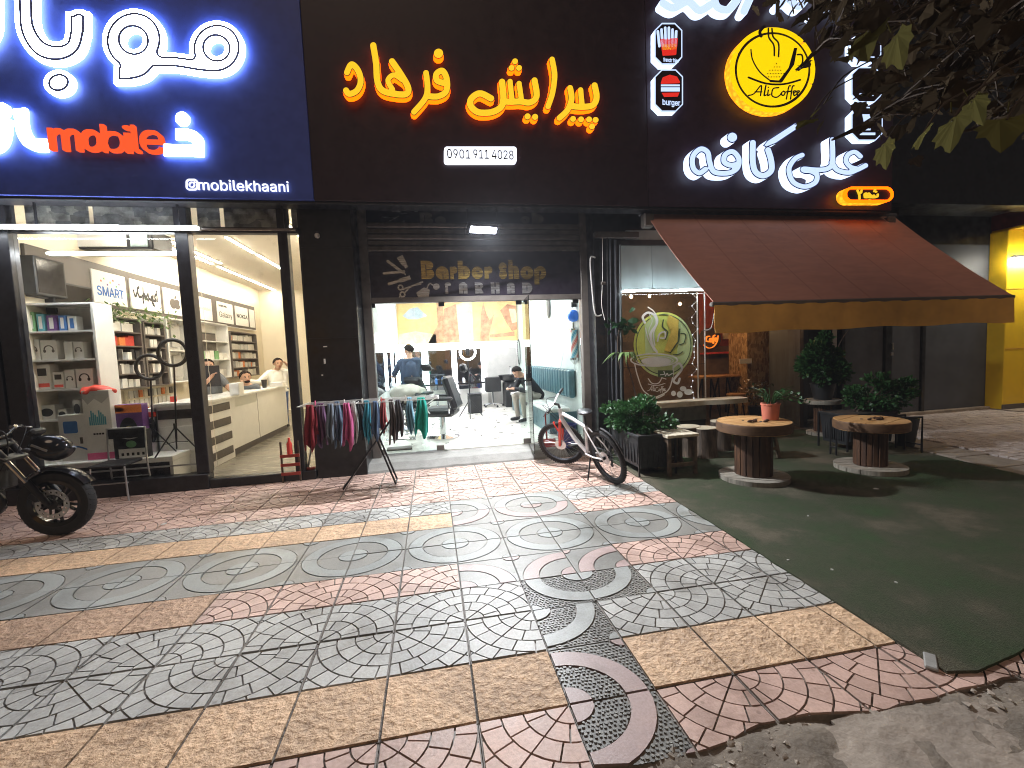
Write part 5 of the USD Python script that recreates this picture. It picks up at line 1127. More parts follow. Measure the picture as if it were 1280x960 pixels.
a, b = at(586, 512, 9.2), at(602, 490, 9.2); t = thing('black_case', 'black case standing on the barber floor below the ring light', 'case', ((a[0]+b[0])/2, 9.2, .12))
obj('case_body', box(a[0], b[0], 9.2, 9.5, .12, .58, .02), 'black_plastic', t); obj('case_lid', box(a[0]-.006, b[0]+.006, 9.19, 9.51, .585, .62, .01), 'black_metal', t)
a, b = at(607, 470, 10.2), at(617, 470, 10.2); t = thing('barber_trolley', 'black wheeled barber trolley beside the basin', 'trolley', (a[0], 10.2, .12))
obj('trolley_body', box(a[0], a[0]+.42, 10.2, 10.6, .55, .95, .01), 'black_plastic', t); obj('pedestal', rod((a[0]+.2, 10.4, .2), (a[0]+.2, 10.4, .55), .03), 'chrome', t)
for k in range(5): w = k*2*PI/5; q = (a[0]+.2+.28*math.cos(w), 10.4+.28*math.sin(w), .17); obj('foot', rod((a[0]+.2, 10.4, .22), q, .016), 'chrome', t); obj('castor', ball((q[0], q[1], .15), .03, 1), 'rubber', t)
a, b = at(630, 490, 10.0), at(648, 490, 10.0); t = thing('wash_basin', 'black hair wash basin on a black cabinet near the rear door', 'basin', ((a[0]+b[0])/2, 10.0, .12)); xm, hw = (a[0]+b[0])/2, (b[0]-a[0])/2
obj('cabinet', box(xm-hw*.8, xm+hw*.8, 10.0, 10.5, .12, .80, .02), 'black_plastic', t)
bm = lathe([(.10, .80), (.24, .86), (.31, 1.0), (.29, 1.0), (.22, .9), (.05, .86)], (xm, 10.2, 0), 24); obj('bowl', bm, 'black_gloss', t); obj('tap', tube(curve([(xm+.1, 10.45, .98), (xm+.1, 10.45, 1.2), (xm+.05, 10.35, 1.22)]), .015), 'chrome', t)
p = atx(649, 440, BX1-.02); obj('cable_loop', tube([(BX1-.03, p[1]+.18*math.cos(k), p[2]+.36*math.sin(k)) for k in np.arange(20)*2*PI/20], .012, 6, True), 'ink', label='black oval cable loop hanging on the barber right wall', cat='cable')
p = atx(684, 385, BX1-.05); obj('wall_mirror', ball((BX1-.03, p[1], p[2]+.04), .12, 3, (.22, 1.0, 2.2)), 'grey_board', label='dark grey oval hanging high on the marble wall', cat='mirror')
# the bench along the right wall with its upholstered back
bn = thing('wall_bench', 'teal channel tufted bench back with white seat along the barber wall', 'bench', (2.2, 7.6, .12))
n = 20; ya, yz_ = 5.75, 9.5
for k in range(n):
    a = ya+(yz_-ya)*k/n; m = box(BX1-.13, BX1-.003, a+.004, a+(yz_-ya)/n-.004, .74, 1.26, .035); obj('back_channel', m, 'leather_teal', bn)
obj('seat', box(1.86, BX1-.135, ya, yz_, .50, .58, .02), 'white_gloss', bn); obj('front_panel', box(1.90, 1.94, ya, yz_, .12, .50), 'leather_teal', bn); obj('end_panel', box(1.94, BX1-.01, ya, ya+.03, .12, .50), 'leather_teal', bn)
# the spiral pole
p = at(714, 395, 5.62); px_, py_ = p[0]+.04, 5.62
bp = thing('barber_pole', 'barber pole with blue ball and red white blue spiral stripes', 'barber pole', (px_, py_, 1.4))
zt_, zl = at(714, 413, 5.62)[2], at(718, 447, 5.62)[2]; r = .062
obj('ball', ball((px_, py_, p[2]), .105, 3), 'pole_blue', bp); obj('upper_cap', lathe([(.03, p[2]-.11), (.035, zt_+.04), (.085, zt_+.03), (.085, zt_), (.05, zt_)], (px_, py_, 0)), 'chrome', bp)
obj('lower_cap', lathe([(.05, zl), (.09, zl), (.085, zl-.04), (.05, zl-.07), (.02, zl-.12)], (px_, py_, 0)), 'chrome', bp); obj('cylinder', rod((px_, py_, zl), (px_, py_, zt_), r, n=24), 'white_gloss', bp)
def helix(ph, m, nm):
    N, K = 36, 2; v, f = [], []
    for i in range(N+1):
        z = zl+(zt_-zl)*i/N
        for s in (0, .5, 1):
            w = ph+i/N*2.4*PI*.6+s*1.0; v.append((px_+(r+.002)*math.cos(w), py_+(r+.002)*math.sin(w), z))
    for i in range(N):
        for s in (0, 1): a = i*3+s; f += [[a, a+1, a+4], [a, a+4, a+3]]
    obj(nm, trimesh.Trimesh(v, f, process=False), m, bp)
for k in range(4): helix(k*PI/2, ('pole_teal', 'pole_red')[k % 2], 'stripe')
obj('wall_arm', box(px_, BX1, py_-.02, py_+.02, zl-.06, zl-.03), 'chrome', bp); obj('wall_arm', box(px_, BX1, py_-.02, py_+.02, zt_+.02, zt_+.05), 'chrome', bp)
obj('ceiling_bracket', box(px_-.03, px_+.05, py_-.03, py_+.03, p[2]+.15, p[2]+.24), 'ink', bp)
# cut hair on the floor
ms = []; r = random.Random(5)
for k in range(75):
    x, y = r.uniform(-.9, 1.7), r.uniform(5.5, 10.3); s = r.uniform(.02, .09); a = r.uniform(0, PI); ms.append(obox((x, y, .1215), (s, s*.3, .005), rz=a))
obj('cut_hair', cat_(ms), 'hair_black', kind='stuff')
# low things behind the glass at the door
t = thing('floor_mat_rack', 'low chrome foot rail standing behind the left glass pane', 'rail', (-.75, 5.4, .12)); obj('rail', tube(curve([(-.9, 5.4, .3), (-.5, 5.4, .28), (-.5, 5.55, .25), (-.9, 5.55, .28)], 6), .015), 'chrome', t); obj('foot', box(-.9, -.5, 5.36, 5.56, .12, .15, .01), 'grey_board', t)

# ================================================================ inside the cafe and on its front
M('st_green', (.66, .76, .17), .5, var=.2, scale=2); M('st_teal', (.58, .76, .38), .5, var=.15, scale=2); M('st_yellow', (.75, .58, .12), .5, var=.2, scale=3); M('st_dark', (.08, .13, .07), .5); M('st_white', (.80, .84, .84), .5, var=.05)
TS = lambda g: onto(px(g, 740, 360, 1/6), 4.79)
sk = thing('window_sticker', 'round green and yellow coffee cup sticker with white cup outline on cafe glass', 'sticker', at(829, 431, 4.79)); LAY = [0]
def stick(nm, g, m):
    LAY[0] += 1; k = LAY[0]; obj(nm, extr(TS(g), 4.798-.0022*k, .002), m, sk, smooth=False)
D = affinity.scale(Point(536, 424).buffer(1, quad_segs=24), 222, 244)
stick('disc', D, 'st_green'); stick('disc_right', D.intersection(Polygon([(480, 170), (800, 170), (800, 680), (380, 680), (420, 520), (640, 500), (655, 200)])), 'st_teal'); stick('disc_left', D.intersection(Polygon([(395, 280), (480, 190), (470, 480), (400, 500)])), 'st_teal')
stick('disc_line', unary_union([affinity.scale(Point(536, 424).buffer(1, quad_segs=24), 208, 228).difference(affinity.scale(Point(536, 424).buffer(1, quad_segs=24), 202, 221)).difference(sbox(500, 640, 640, 700)).difference(sbox(380, 150, 500, 230)), stroke([(535, 240), (530, 290), (566, 330), (550, 385)], 9), stroke([(525, 290), (552, 330), (540, 380)], 6), Polygon([(650, 305), (664, 305), (655, 400), (590, 490), (570, 480), (640, 400)]), stroke([(668, 340), (700, 350), (690, 410), (656, 425)], 7), stroke([(610, 500), (650, 496), (680, 478)], 7)]), 'st_dark')
stick('cup_gold', Polygon([(575, 200), (648, 240), (640, 400), (585, 480), (540, 470), (590, 330), (560, 260)]), 'st_yellow')
stick('steam', unary_union([stroke([(395, 260), (380, 215), (420, 185), (470, 210), (482, 270), (440, 340), (450, 420), (485, 480)], 17), stroke([(420, 145), (465, 180), (492, 250), (460, 340), (470, 430)], 9), stroke([(400, 300), (420, 380), (465, 470)], 7), stroke([(490, 400), (505, 345), (545, 330), (545, 372), (515, 375)], 12), stroke([(430, 200), (450, 250), (425, 320), (440, 400)], 5)]), 'st_white')
stick('cup_rim', unary_union([affinity.scale(Point(464, 540).buffer(1, quad_segs=20), 180, 52).difference(affinity.scale(Point(464, 540).buffer(1, quad_segs=20), 168, 41)), affinity.scale(Point(480, 548).buffer(1, quad_segs=20), 112, 30), affinity.scale(Point(470, 545).buffer(1, quad_segs=20), 140, 37).difference(affinity.scale(Point(470, 545).buffer(1, quad_segs=20), 134, 32))]), 'st_white')
stick('cup_body', unary_union([stroke([(318, 570), (340, 660), (385, 770), (470, 822)], 8), stroke([(606, 580), (600, 680), (565, 770), (470, 822)], 9), stroke([(420, 800), (480, 825), (540, 800)], 8), stroke([(610, 590), (650, 565), (670, 610), (610, 690), (640, 715), (655, 680)], 17), stroke([(420, 720), (480, 732), (545, 715)], 5), stroke([(420, 680), (450, 715), (500, 710), (530, 650)], 7)]), 'st_white')
stick('beans', unary_union([affinity.scale(Point(*c).buffer(1), *s) for c, s in (((608, 790), (18, 20)), ((680, 755), (24, 19)), ((720, 780), (32, 22)), ((655, 798), (22, 24)))]), 'st_white')
stick('name_tag', sbox(492, 617, 603, 668), 'st_dark')
stick('tag_text', unary_union([stroke(p, 7) for p in ([(510, 650), (540, 645), (535, 625)], [(545, 660), (560, 640), (570, 655), (598, 640)], [(525, 675), (550, 682)])]), 'st_white')
ac2 = affinity.translate(affinity.scale(ac, .78, 1.05, origin=(450, 302)), 31, 452); stick('sticker_text', ac2, 'st_white')
# the slab ledge, stools, tables and lights
lg = Polygon([tuple(x) for x in curve([(3.3, 4.79), (3.3, 4.52), (3.7, 4.47), (4.1, 4.50), (4.5, 4.44), (4.85, 4.47), (4.9, 4.6), (4.72, 4.79)], 5, True)])
obj('slab_ledge', extrz(lg.buffer(0), .64, .075), 'pale_wood', label='live edge pale wooden slab shelf below the cafe sticker window', cat='shelf')
def log_stool(x, y, h, r, lab, seed):
    t = thing('log_stool', lab, 'stool', (x, y, .01)); m = lathe([(r*1.02, .012), (r*.94, .05), (r*.9, h*.5), (r*.97, h-.03), (r, h-.012)], (x, y, 0), 20); a = np.arctan2(m.vertices[:, 1]-y, m.vertices[:, 0]-x)
    m.vertices[:, :2] = (m.vertices[:, :2]-[x, y])*(1+.05*np.sin(3*a+seed)+.03*np.sin(7*a+2*seed))[:, None]+[x, y]; obj('log', m, 'log_wood', t)
    obj('cut_top', lathe([(r*.96, h-.012), (r*.95, h), (.001, h)], (x, y, 0), 20), 'pale_wood', t)
for x0, y, h, r, lab, s in ((840, 3.72, .42, .15, 'dark log stool with pale top behind the square stool', 1), (861, 3.95, .44, .165, 'middle log stool with pale round top below the slab shelf', 2), (882, 3.80, .43, .155, 'right log stool with pale round top below the slab shelf', 3), (901, 4.1, .45, .15, 'log stool half hidden behind the left cable drum table', 4)):
    log_stool(at(x0, 560, y)[0], y, h, r, lab, s)
for x0, x1, yy, z, lab in ((877, 908, 6.3, None, 'warm wooden cafe table seen through the cafe door'), (898, 927, 6.9, None, 'second warm wooden cafe table further inside')):
    a, b = at(x0, 472, yy), at(x1, 472, yy); zt2 = at(900, 470, yy)[2]; t = thing('cafe_table', lab, 'table', ((a[0]+b[0])/2, yy, .016))
    obj('tabletop', box(a[0], b[0], yy, yy+.5, zt2-.04, zt2, .008), 'warm_board', t)
    for s in ((a[0]+.08), (b[0]-.08)):
        for q in (yy+.06, yy+.44): obj('leg', rod((s, q, .016), (s+(.1 if s < (a[0]+b[0])/2 else -.1), yy+.25, zt2-.04), .018), 'black_metal', t)
a = at(920, 495, 6.0); t = thing('bar_stool', 'round wooden stool inside the cafe before the board pillar', 'stool', (a[0], 6.0, .016)); obj('seat', lathe([(.17, a[2]), (.18, a[2]+.03), (.17, a[2]+.05)], (a[0], 6.0, 0)), 'warm_board', t)
for k in range(4): w = PI/4+k*PI/2; obj('leg', rod((a[0]+.1*math.cos(w), 6+.1*math.sin(w), a[2]), (a[0]+.17*math.cos(w), 6+.17*math.sin(w), .016), .013), 'black_metal', t)
ne = thing('neon_sign', 'round orange neon sign with script lettering on the dark red cafe wall', 'neon sign', at(884, 418, 7.6))
NT = lambda g: onto(px(g, 860, 400, .2083), 7.66)
obj('neon_letters', extr(NT(unary_union([stroke(p, 7) for p in ([(100, 105), (100, 130)], [(126, 98), (110, 102), (106, 124), (122, 130)], [(140, 112), (130, 112), (130, 130), (142, 128), (142, 110), (144, 132)], [(150, 140), (150, 100), (158, 92)], [(146, 112), (158, 110)], [(160, 120), (168, 114), (164, 108), (160, 122), (170, 130)])])), 7.66, .03), 'neon_orange', ne, smooth=False)
obj('neon_arc', extr(NT(stroke([(92, 150), (120, 168), (150, 160), (172, 130), (178, 95)], 4)), 7.66, .03), 'neon_orange', ne, smooth=False); obj('back_plate', extr(NT(Point(134, 112).buffer(66)), 7.69, .02), 'cafe_dark', ne, smooth=False)
for a, b in ((905, 915), (925, 937)): p, q = at(a, 424, 7.75), at(b, 417, 7.75); obj('framed_print', box(p[0], q[0], 7.76, 7.798, p[2], q[2]+.1), 'print_sand', label=('left' if a == 905 else 'right')+' small pale framed print on the red cafe wall', cat='picture', group='pale prints on the red cafe wall')
p, q = at(925, 455, 6.68), at(940, 448, 6.68); obj('notice', box(p[0], q[0], 6.68, 6.698, p[2], q[2]), 'paper_white', label='white notice sheet on the board pillar', cat='notice')
for k, (a, b, y) in enumerate(((789, 371, 6.6), (812, 370, 6.6), (905, 395, 6.4), (850, 380, 7.0))):
    p = at(a, b, y); t = thing('pendant_bulb', None, 'lamp', p)
    tag(stage.GetPrimAtPath(t), ('warm glowing bulb at the left behind the cafe glass', 'warm glowing bulb second from the left behind the cafe glass', 'warm bulb hanging over the inner cafe tables', 'warm bulb behind the round window sticker')[k])
    obj('bulb', ball(p, .026, 2), 'cafe_bulb', t); obj('cord', rod(p+[0, 0, .05], (p[0], p[1], 3.0), .006, n=6), 'ink', t)
fs = thing('fairy_lights', 'string of tiny white lights down the edge of the cafe glass', 'string lights', at(870, 430, 4.76)); r = random.Random(8); pts = [at(868+r.uniform(-4, 4), 368+k*7.2, 4.76) for k in range(19)]
obj('wire', tube(curve(pts, 3), .004, 5), 'paper_grey', fs)
for p in pts: obj('bulb', ball(p, .011, 1), 'fairy', fs)
a = at(945, 500, 5.9); t = thing('flower_pot', 'white flowering plant standing by the cafe door', 'plant', (a[0], 5.9, .016)); obj('pot', lathe([(.10, .016), (.15, .34), (.13, .34)], (a[0], 5.9, 0), 14), 'planter_black', t); r = random.Random(4); ms, mf = [], []
for k in range(160):
    c = np.array([a[0]+r.gauss(0, .13), 5.9+r.gauss(0, .12), r.uniform(.34, .85)]); d = np.array([r.gauss(0, 1), r.gauss(0, 1), r.gauss(0, .6)]); d /= np.linalg.norm(d); u, _, _ = frame_of(d); s = r.uniform(.03, .05)
    (mf if k % 4 == 0 else ms).append(trimesh.Trimesh([c, c+d*s+u*s*.5, c+d*2*s, c+d*s-u*s*.5], [[0, 1, 2], [0, 2, 3]], process=False))
obj('foliage', cat_(ms), 'leaf_dark', t, smooth=False); obj('flowers', cat_(mf), 'paper_white', t, smooth=False, kind='stuff')
# pipes and cables at the cafe's left edge
pp = thing('pipes', 'pale conduits and hoses running down the dark pillar left of the cafe', 'pipes', (2.7, 4.7, 0))
for k, (pts, r_, m) in enumerate((([(744, 322), (738, 324), (740, 360), (744, 392), (752, 394)], .012, 'paper_grey'), ([(753, 295), (753, 354), (752, 380), (756, 400)], .007, 'paper_grey'), ([(763, 295), (764, 400), (766, 500)], .014, 'gate_dark'), ([(769, 300), (770, 420), (771, 520)], .022, 'gate_dark'), ([(775, 306), (776, 430), (777, 520)], .016, 'corrugated'), ([(759, 296), (760, 420), (761, 515)], .01, 'black_metal'))):
    obj('pipe', tube(curve([at(a, b, 4.70-.01*k) for a, b in pts], 6), r_, 8), m, pp)
p = at(754, 354, 4.68); obj('clamp', rod(p+[-.03, 0, 0], p+[.03, 0, 0], .025), 'grey_board', pp)
p = at(760, 292, 4.6); obj('steel_beam', box(p[0]-.2, p[0]+.5, 4.6, 4.7, p[2]-.05, p[2]+.03), 'shutter', pp)
# ================================================================ things standing outside
# ---- awning
M('awning_seam', (.33, .16, .12), .85)
aw = thing('awning', 'faded brown folding awning with ochre valance stretched over the cafe seats', 'awning', (5.4, 4.45, 3.58))
A0, A1, F0, F1 = np.array([3.16, 4.46, 3.585]), np.array([7.62, 4.46, 3.60]), np.array([3.21, 2.95, 2.09]), np.array([7.74, 2.95, 2.09])
def sheet(P, th, n, m):
    """A thin solid over the grid P[i][j]."""
    P = np.array(P); a, b = P.shape[:2]; du = np.gradient(P, axis=0); dv = np.gradient(P, axis=1); N = np.cross(du, dv); N /= np.linalg.norm(N, axis=2)[..., None]+1e-12
    V = np.vstack([P.reshape(-1, 3), (P-N*th).reshape(-1, 3)]); f = []; k = a*b
    for i in range(a-1):
        for j in range(b-1):
            q = [i*b+j, (i+1)*b+j, (i+1)*b+j+1, i*b+j+1]; f += [[q[0], q[1], q[2]], [q[0], q[2], q[3]], [k+q[0], k+q[2], k+q[1]], [k+q[0], k+q[3], k+q[2]]]
    def rim(ix):
        for s, t in zip(ix[:-1], ix[1:]): f.extend([[s, k+s, k+t], [s, k+t, t]])
    rim([i*b for i in range(a)][::-1]); rim([i*b+b-1 for i in range(a)]); rim(list(range(b))); rim([(a-1)*b+j for j in range(b)][::-1])
    m_ = trimesh.Trimesh(V, f, process=False); m_.fix_normals(); return m_
G_ = []
for i in range(41):
    s = i/40; row = []
    for j in range(17):
        t = j/16; p = (A0*(1-s)+A1*s)*(1-t)+(F0*(1-s)+F1*s)*t; p = p+[0, 0, -.05*math.sin(PI*t)-.012*math.sin(s*PI*10)**2*t-.02*math.sin(PI*s)*t+.012*meshkit.noise(np.array([s*9, t*4, 1.]))]; row.append(p)
    G_.append(row)
obj('canopy', sheet(G_, .006, 0, 0), 'awning_cloth', aw, smooth=60)
G_ = []
for i in range(61):
    s = i/60; p = F0*(1-s)+F1*s; G_.append([p+np.array([0, -.02-.012*t*math.sin(s*38+t)-.008*math.sin(s*91), -.03-t*.33-.010*t*math.sin(s*21)]) for t in np.linspace(0, 1, 6)])
obj('valance', sheet(G_, .005, 0, 0), 'valance_cloth', aw, smooth=60)
for s in (.17, .34, .5, .67, .84):
    P = [[(A0*(1-q)+A1*q)*(1-u)+(F0*(1-q)+F1*q)*u+np.array([0, 0, .004-.05*math.sin(PI*u)-.012*math.sin(q*PI*10)**2*u-.02*math.sin(PI*q)*u+.012*meshkit.noise(np.array([q*9, u*4, 1.]))]) for u in np.linspace(.01, .99, 17)] for q in (s-.0022, s+.0022)]; obj('seam', sheet(P, .004, 0, 0), 'awning_seam', aw)
obj('front_bar', box(F0[0]-.03, F1[0]+.03, 2.925, 2.985, 2.045, 2.10, .012), 'brown_frame', aw)
obj('roller', rod(A0+[-.1, .02, .02], A1+[.05, .02, .02], .045, n=14), 'gate_dark', aw)
for x in (3.25, 7.55):
    obj('arm', cat_([rod((x, 4.45, 3.45), (x+(.5 if x < 5 else -.5), 3.6, 2.46), .025), rod((x+(.5 if x < 5 else -.5), 3.6, 2.46), (x+(.05 if x < 5 else -.05), 2.99, 2.03), .022)]), 'gate_dark', aw)
    obj('arm_bracket', obox((x-.1, 4.4, 3.47), (.16, .14, .2), bev=.02), 'grey_board', aw)
obj('crank', tube(curve([at(893, 392, 2.98), at(889, 410, 2.98), at(880, 413, 3.1)]), .008), 'grey_board', aw)
# ---- cable drum tables
def drum(x, y, rt, rb, rc, h, th, lab, top='spool_top', core='spool_core', base='grey_wood', seed=0):
    r = random.Random(seed); t = thing('cable_drum_table', lab, 'table', (x, y, .012)); z0 = .012
    def planks(nm, R_, z, hh, m, n, rot):
        disc = Point(0, 0).buffer(R_, quad_segs=14); w = 2*R_/n
        for k in range(n):
            g = disc.intersection(sbox(-R_+k*w+.002, -R_, -R_+(k+1)*w-.002, R_)).buffer(-.002, join_style='mitre'); g = affinity.rotate(g, rot, origin=(0, 0))
            if g.area < .002: continue
            mm = extrz(g, z+r.uniform(-.002, .002), hh); mm.apply_translation((x, y, 0)); obj(nm, mm, m, t, smooth=False)
    planks('base_plank', rb, z0, .055, base, 6, 35+seed*20)
    n = 18
    for k in range(n):
        a = k*2*PI/n+r.uniform(-.02, .02); q = r.uniform(-.006, .006); w = 2*PI*rc/n*.95
        obj('stave', obox((x+(rc+q)*math.cos(a), y+(rc+q)*math.sin(a), (z0+.055+h-th)/2), (.035, w, h-th-z0-.055), rz=a, bev=.004), core, t)
    planks('top_plank', rt-.006, h-th, th, top, 5, 78+seed*17)
    obj('rim_band', lathe([(rt-.012, h-th+.004), (rt, h-th+.006), (rt+.004, h-.02), (rt-.002, h-.006), (rt-.012, h-.004)], (x, y, 0), 40), 'spool_rim' if top == 'spool_top' else base, t, smooth=50)
    for k in range(3): a = .6+k*2*PI/3; obj('bolt', rod((x+rc*.6*math.cos(a), y+rc*.6*math.sin(a), h-.002), (x+rc*.6*math.cos(a), y+rc*.6*math.sin(a), h+.008), .014, n=6), 'gate_dark', t)
    return t
def centre(a, b, c, y): return at(b, c, y)[0]
wd = lambda a, b, y: abs(at(b, 540, y)[0]-at(a, 540, y)[0])/2
d1 = tuple(gnd(942, 599)[:2]); h1 = at(938, 526, d1[1])[2]
drum(*d1, wd(891, 986, d1[1])*.79, wd(899, 988, d1[1])*.80, wd(919, 965, d1[1])*.75, h1, .115, 'nearest dark cable drum table with terracotta pot on top', seed=1)
d2 = tuple(gnd(1087, 587)[:2]); h2 = at(1089, 524, d2[1])[2]
drum(*d2, wd(1040, 1138, d2[1])*.66, wd(1039, 1134, d2[1])*.66, wd(1065, 1106, d2[1])*.63, h2, .11, 'right cable drum table with pale orange top and small brown things', seed=2)
d3 = tuple(gnd(1028, 543.5)[:2]); h3 = at(1029, 499, d3[1])[2]
drum(*d3, wd(1004, 1054, d3[1])*.68, wd(1006, 1050, d3[1])*.68, wd(1017, 1038, d3[1])*.65, h3, .07, 'grey weathered cable drum table carrying the tall potted shrub', 'grey_wood', 'spool_core', 'grey_wood', 3)
# ---- plants
def leaves(n, fn, size, seed, upw=.35):
    r = random.Random(seed); v, f = [], []
    for k in range(n):
        c, out = fn(r); d = np.array(out)+np.array([r.gauss(0, .5), r.gauss(0, .5), r.gauss(upw, .4)]); d /= np.linalg.norm(d)+1e-9; u, w, _ = frame_of(d); a = r.uniform(0, 6.28); u = u*math.cos(a)+w*math.sin(a); s = size*r.uniform(.6, 1.25); nrm = np.cross(d, u)
        b = len(v); v += [c, c+d*s*.45+u*s*.27+nrm*s*.05, c+d*s*.8+u*s*.18, c+d*s-nrm*s*.12, c+d*s*.8-u*s*.18, c+d*s*.45-u*s*.27+nrm*s*.05]; f += [[b, b+1, b+5], [b+1, b+2, b+5], [b+2, b+4, b+5], [b+2, b+3, b+4]]
    return trimesh.Trimesh(np.array(v), f, process=False)
def clumps(c, R_, n, seed):
    r = random.Random(seed); C = []
    for k in range(n):
        d = np.array([r.gauss(0, 1), r.gauss(0, 1), r.gauss(0, 1)]); d /= np.linalg.norm(d); C.append((np.array(c)+d*np.array(R_)*r.uniform(.35, .95), d, r.uniform(.55, 1.)))
    def fn(q):
        p, d, s = C[q.randrange(n)]; e = np.array([q.gauss(0, 1), q.gauss(0, 1), q.gauss(0, 1)]); e /= np.linalg.norm(e); return p+e*np.array(R_)*.34*s*q.uniform(.5, 1.1), (d+e)*.6
    return fn, C
def shrub(t, base, c, R_, n, size, seed, m='leaf_shrub', nc=14):
    fn, C = clumps(c, R_, nc, seed); r = random.Random(seed)
    obj('foliage', leaves(n, fn, size, seed), m, t, smooth=False); ms = []
    for p, d, s in C: ms.append(tube(curve([base+np.array([r.uniform(-.06, .06), r.uniform(-.06, .06), 0]), (base+p)/2+np.array([r.uniform(-.05, .05), r.uniform(-.05, .05), .03]), p], 4), np.linspace(.011, .004, 9), 5))
    obj('stems', cat_(ms), 'bark', t)
def trough(x0, x1, y0, y1, z0, z1, lab, ribs=9):
    t = thing('planter', lab, 'planter', ((x0+x1)/2, (y0+y1)/2, .012)); d = .03
    v = trimesh.Trimesh([(x0+d, y0+d, z0), (x1-d, y0+d, z0), (x1-d, y1-d, z0), (x0+d, y1-d, z0), (x0, y0, z1), (x1, y0, z1), (x1, y1, z1), (x0, y1, z1)], [[0, 2, 1], [0, 3, 2], [0, 1, 5], [0, 5, 4], [1, 2, 6], [1, 6, 5], [2, 3, 7], [2, 7, 6], [3, 0, 4], [3, 4, 7], [4, 5, 6], [4, 6, 7]], process=False)
    obj('trough', v, 'planter_black', t, smooth=False); obj('soil', box(x0+.02, x1-.02, y0+.02, y1-.02, z1+.001, z1+.012), 'soil', t)
    for b in ((x0-.012, x1+.012, y0-.012, y0+.015), (x0-.012, x1+.012, y1-.015, y1+.012), (x0-.012, x0+.015, y0+.015, y1-.015), (x1-.015, x1+.012, y0+.015, y1-.015)): obj('rim', box(*b, z1-.02, z1+.02, .004), 'planter_black', t)
    for k in range(ribs):
        y = y0+.08+(y1-y0-.16)*k/(ribs-1); obj('rib', box(x0-.006+.012, x0+.02, y-.008, y+.008, z0+.05, z1-.03), 'planter_black', t)
        if k < 6: x = x0+.06+(x1-x0-.12)*k/5; obj('rib', box(x-.008, x+.008, y0+.004, y0+.02, z0+.05, z1-.03), 'planter_black', t)
    for a in (x0-.01, x1+.01):
        for b in (y0-.01, y1+.01): obj('stand_leg', box(a-.01, a+.01, b-.01, b+.01, .012, z1+.01), 'black_metal', t)
    return t
t = trough(2.33, 2.80, 3.16, 4.02, .10, .50, 'black trough planter with a leafy shrub beside the bicycle')
sp = thing('potted_shrub', 'round leafy green shrub growing in the trough beside the bicycle', 'shrub', (2.56, 3.6, .51)); shrub(sp, np.array([2.56, 3.6, .50]), (2.50, 3.55, .70), (.40, .44, .25), 2600, .060, 31, nc=20)
t = trough(5.55, 6.35, 3.35, 3.80, .10, .52, 'black trough planter with a broad shrub behind the right drum table')
sp = thing('potted_shrub', 'broad glossy shrub growing in the trough behind the right drum table', 'shrub', (5.95, 3.57, .53)); cs = at(1098, 492, 3.57); shrub(sp, np.array([5.95, 3.57, .52]), (cs[0], 3.57, cs[2]-.02), (.52, .38, .30), 2600, .068, 32, nc=20)
p = at(1132, 545, 3.4); t = thing('plant_pot', 'tall black plastic pot right of the right drum table', 'pot', (p[0], 3.4, .012)); obj('pot', lathe([(.10, .012), (.15, .40), (.155, .42), (.14, .42), (.13, .38)], (p[0], 3.4, 0), 18), 'planter_black', t); obj('soil', lathe([(.135, .375), (.001, .38)], (p[0], 3.4, 0), 18), 'soil', t)
t = thing('metal_frame_bench', 'low black metal frame with slatted top behind the right drum table', 'bench', (6.1, 3.1, .012)); b0, b1 = at(1050, 515, 3.2), at(1148, 522, 3.05)
obj('frame', cat_([tube([(b0[0], 3.25, .012), (b0[0], 3.25, .50), (b1[0], 3.0, .50), (b1[0], 3.0, .012)], .014, 6), tube([(b0[0], 3.34, .012), (b0[0], 3.34, .50), (b1[0], 3.22, .50), (b1[0], 3.22, .012)], .014, 6), rod((b1[0], 3.0, .12), (b1[0], 3.22, .12), .010), rod((b0[0], 3.25, .12), (b0[0], 3.34, .12), .010)]), 'black_metal', t)
for k in range(9): x = b0[0]+.05+k*.075; obj('slat', box(x, x+.045, 3.22, 3.36, .50, .515), 'brown_frame', t)
pot = thing('potted_shrub', 'tall dense shrub in a black pot on the grey drum table', 'shrub', (d3[0], d3[1], h3)); obj('pot', lathe([(.13, h3+.002), (.18, h3+.25), (.19, h3+.27), (.17, h3+.27), (.16, h3+.24)], (*d3, 0), 20), 'planter_black', pot); obj('soil', lathe([(.162, h3+.235), (.001, h3+.24)], (*d3, 0), 20), 'soil', pot)
c = at(1030, 444, d3[1]); shrub(pot, np.array([d3[0], d3[1], h3+.25]), (c[0], d3[1], c[2]-.02), (.40, .36, .48), 2800, .085, 33, nc=22)
obj('bare_branch', tube(curve([(d3[0], d3[1], h3+.3), at(1045, 440, 4.7), at(1052, 425, 4.65), at(1064, 408, 4.6)], 5), np.linspace(.014, .006, 16), 6), 'bark', pot)
p = np.array([at(963, 527, d1[1]-.02)[0], d1[1]-.02, h1]); t = thing('terracotta_pot', 'small terracotta pot with grassy plant on the nearest drum table', 'pot', p); obj('pot', lathe([(.085, h1+.004), (.098, h1+.17), (.104, h1+.175), (.104, h1+.195), (.09, h1+.195), (.085, h1+.16)], (p[0], p[1], 0), 22), 'terracotta', t); obj('soil', lathe([(.088, h1+.158), (.001, h1+.162)], (p[0], p[1], 0), 20), 'soil', t)
r = random.Random(3); ms = []
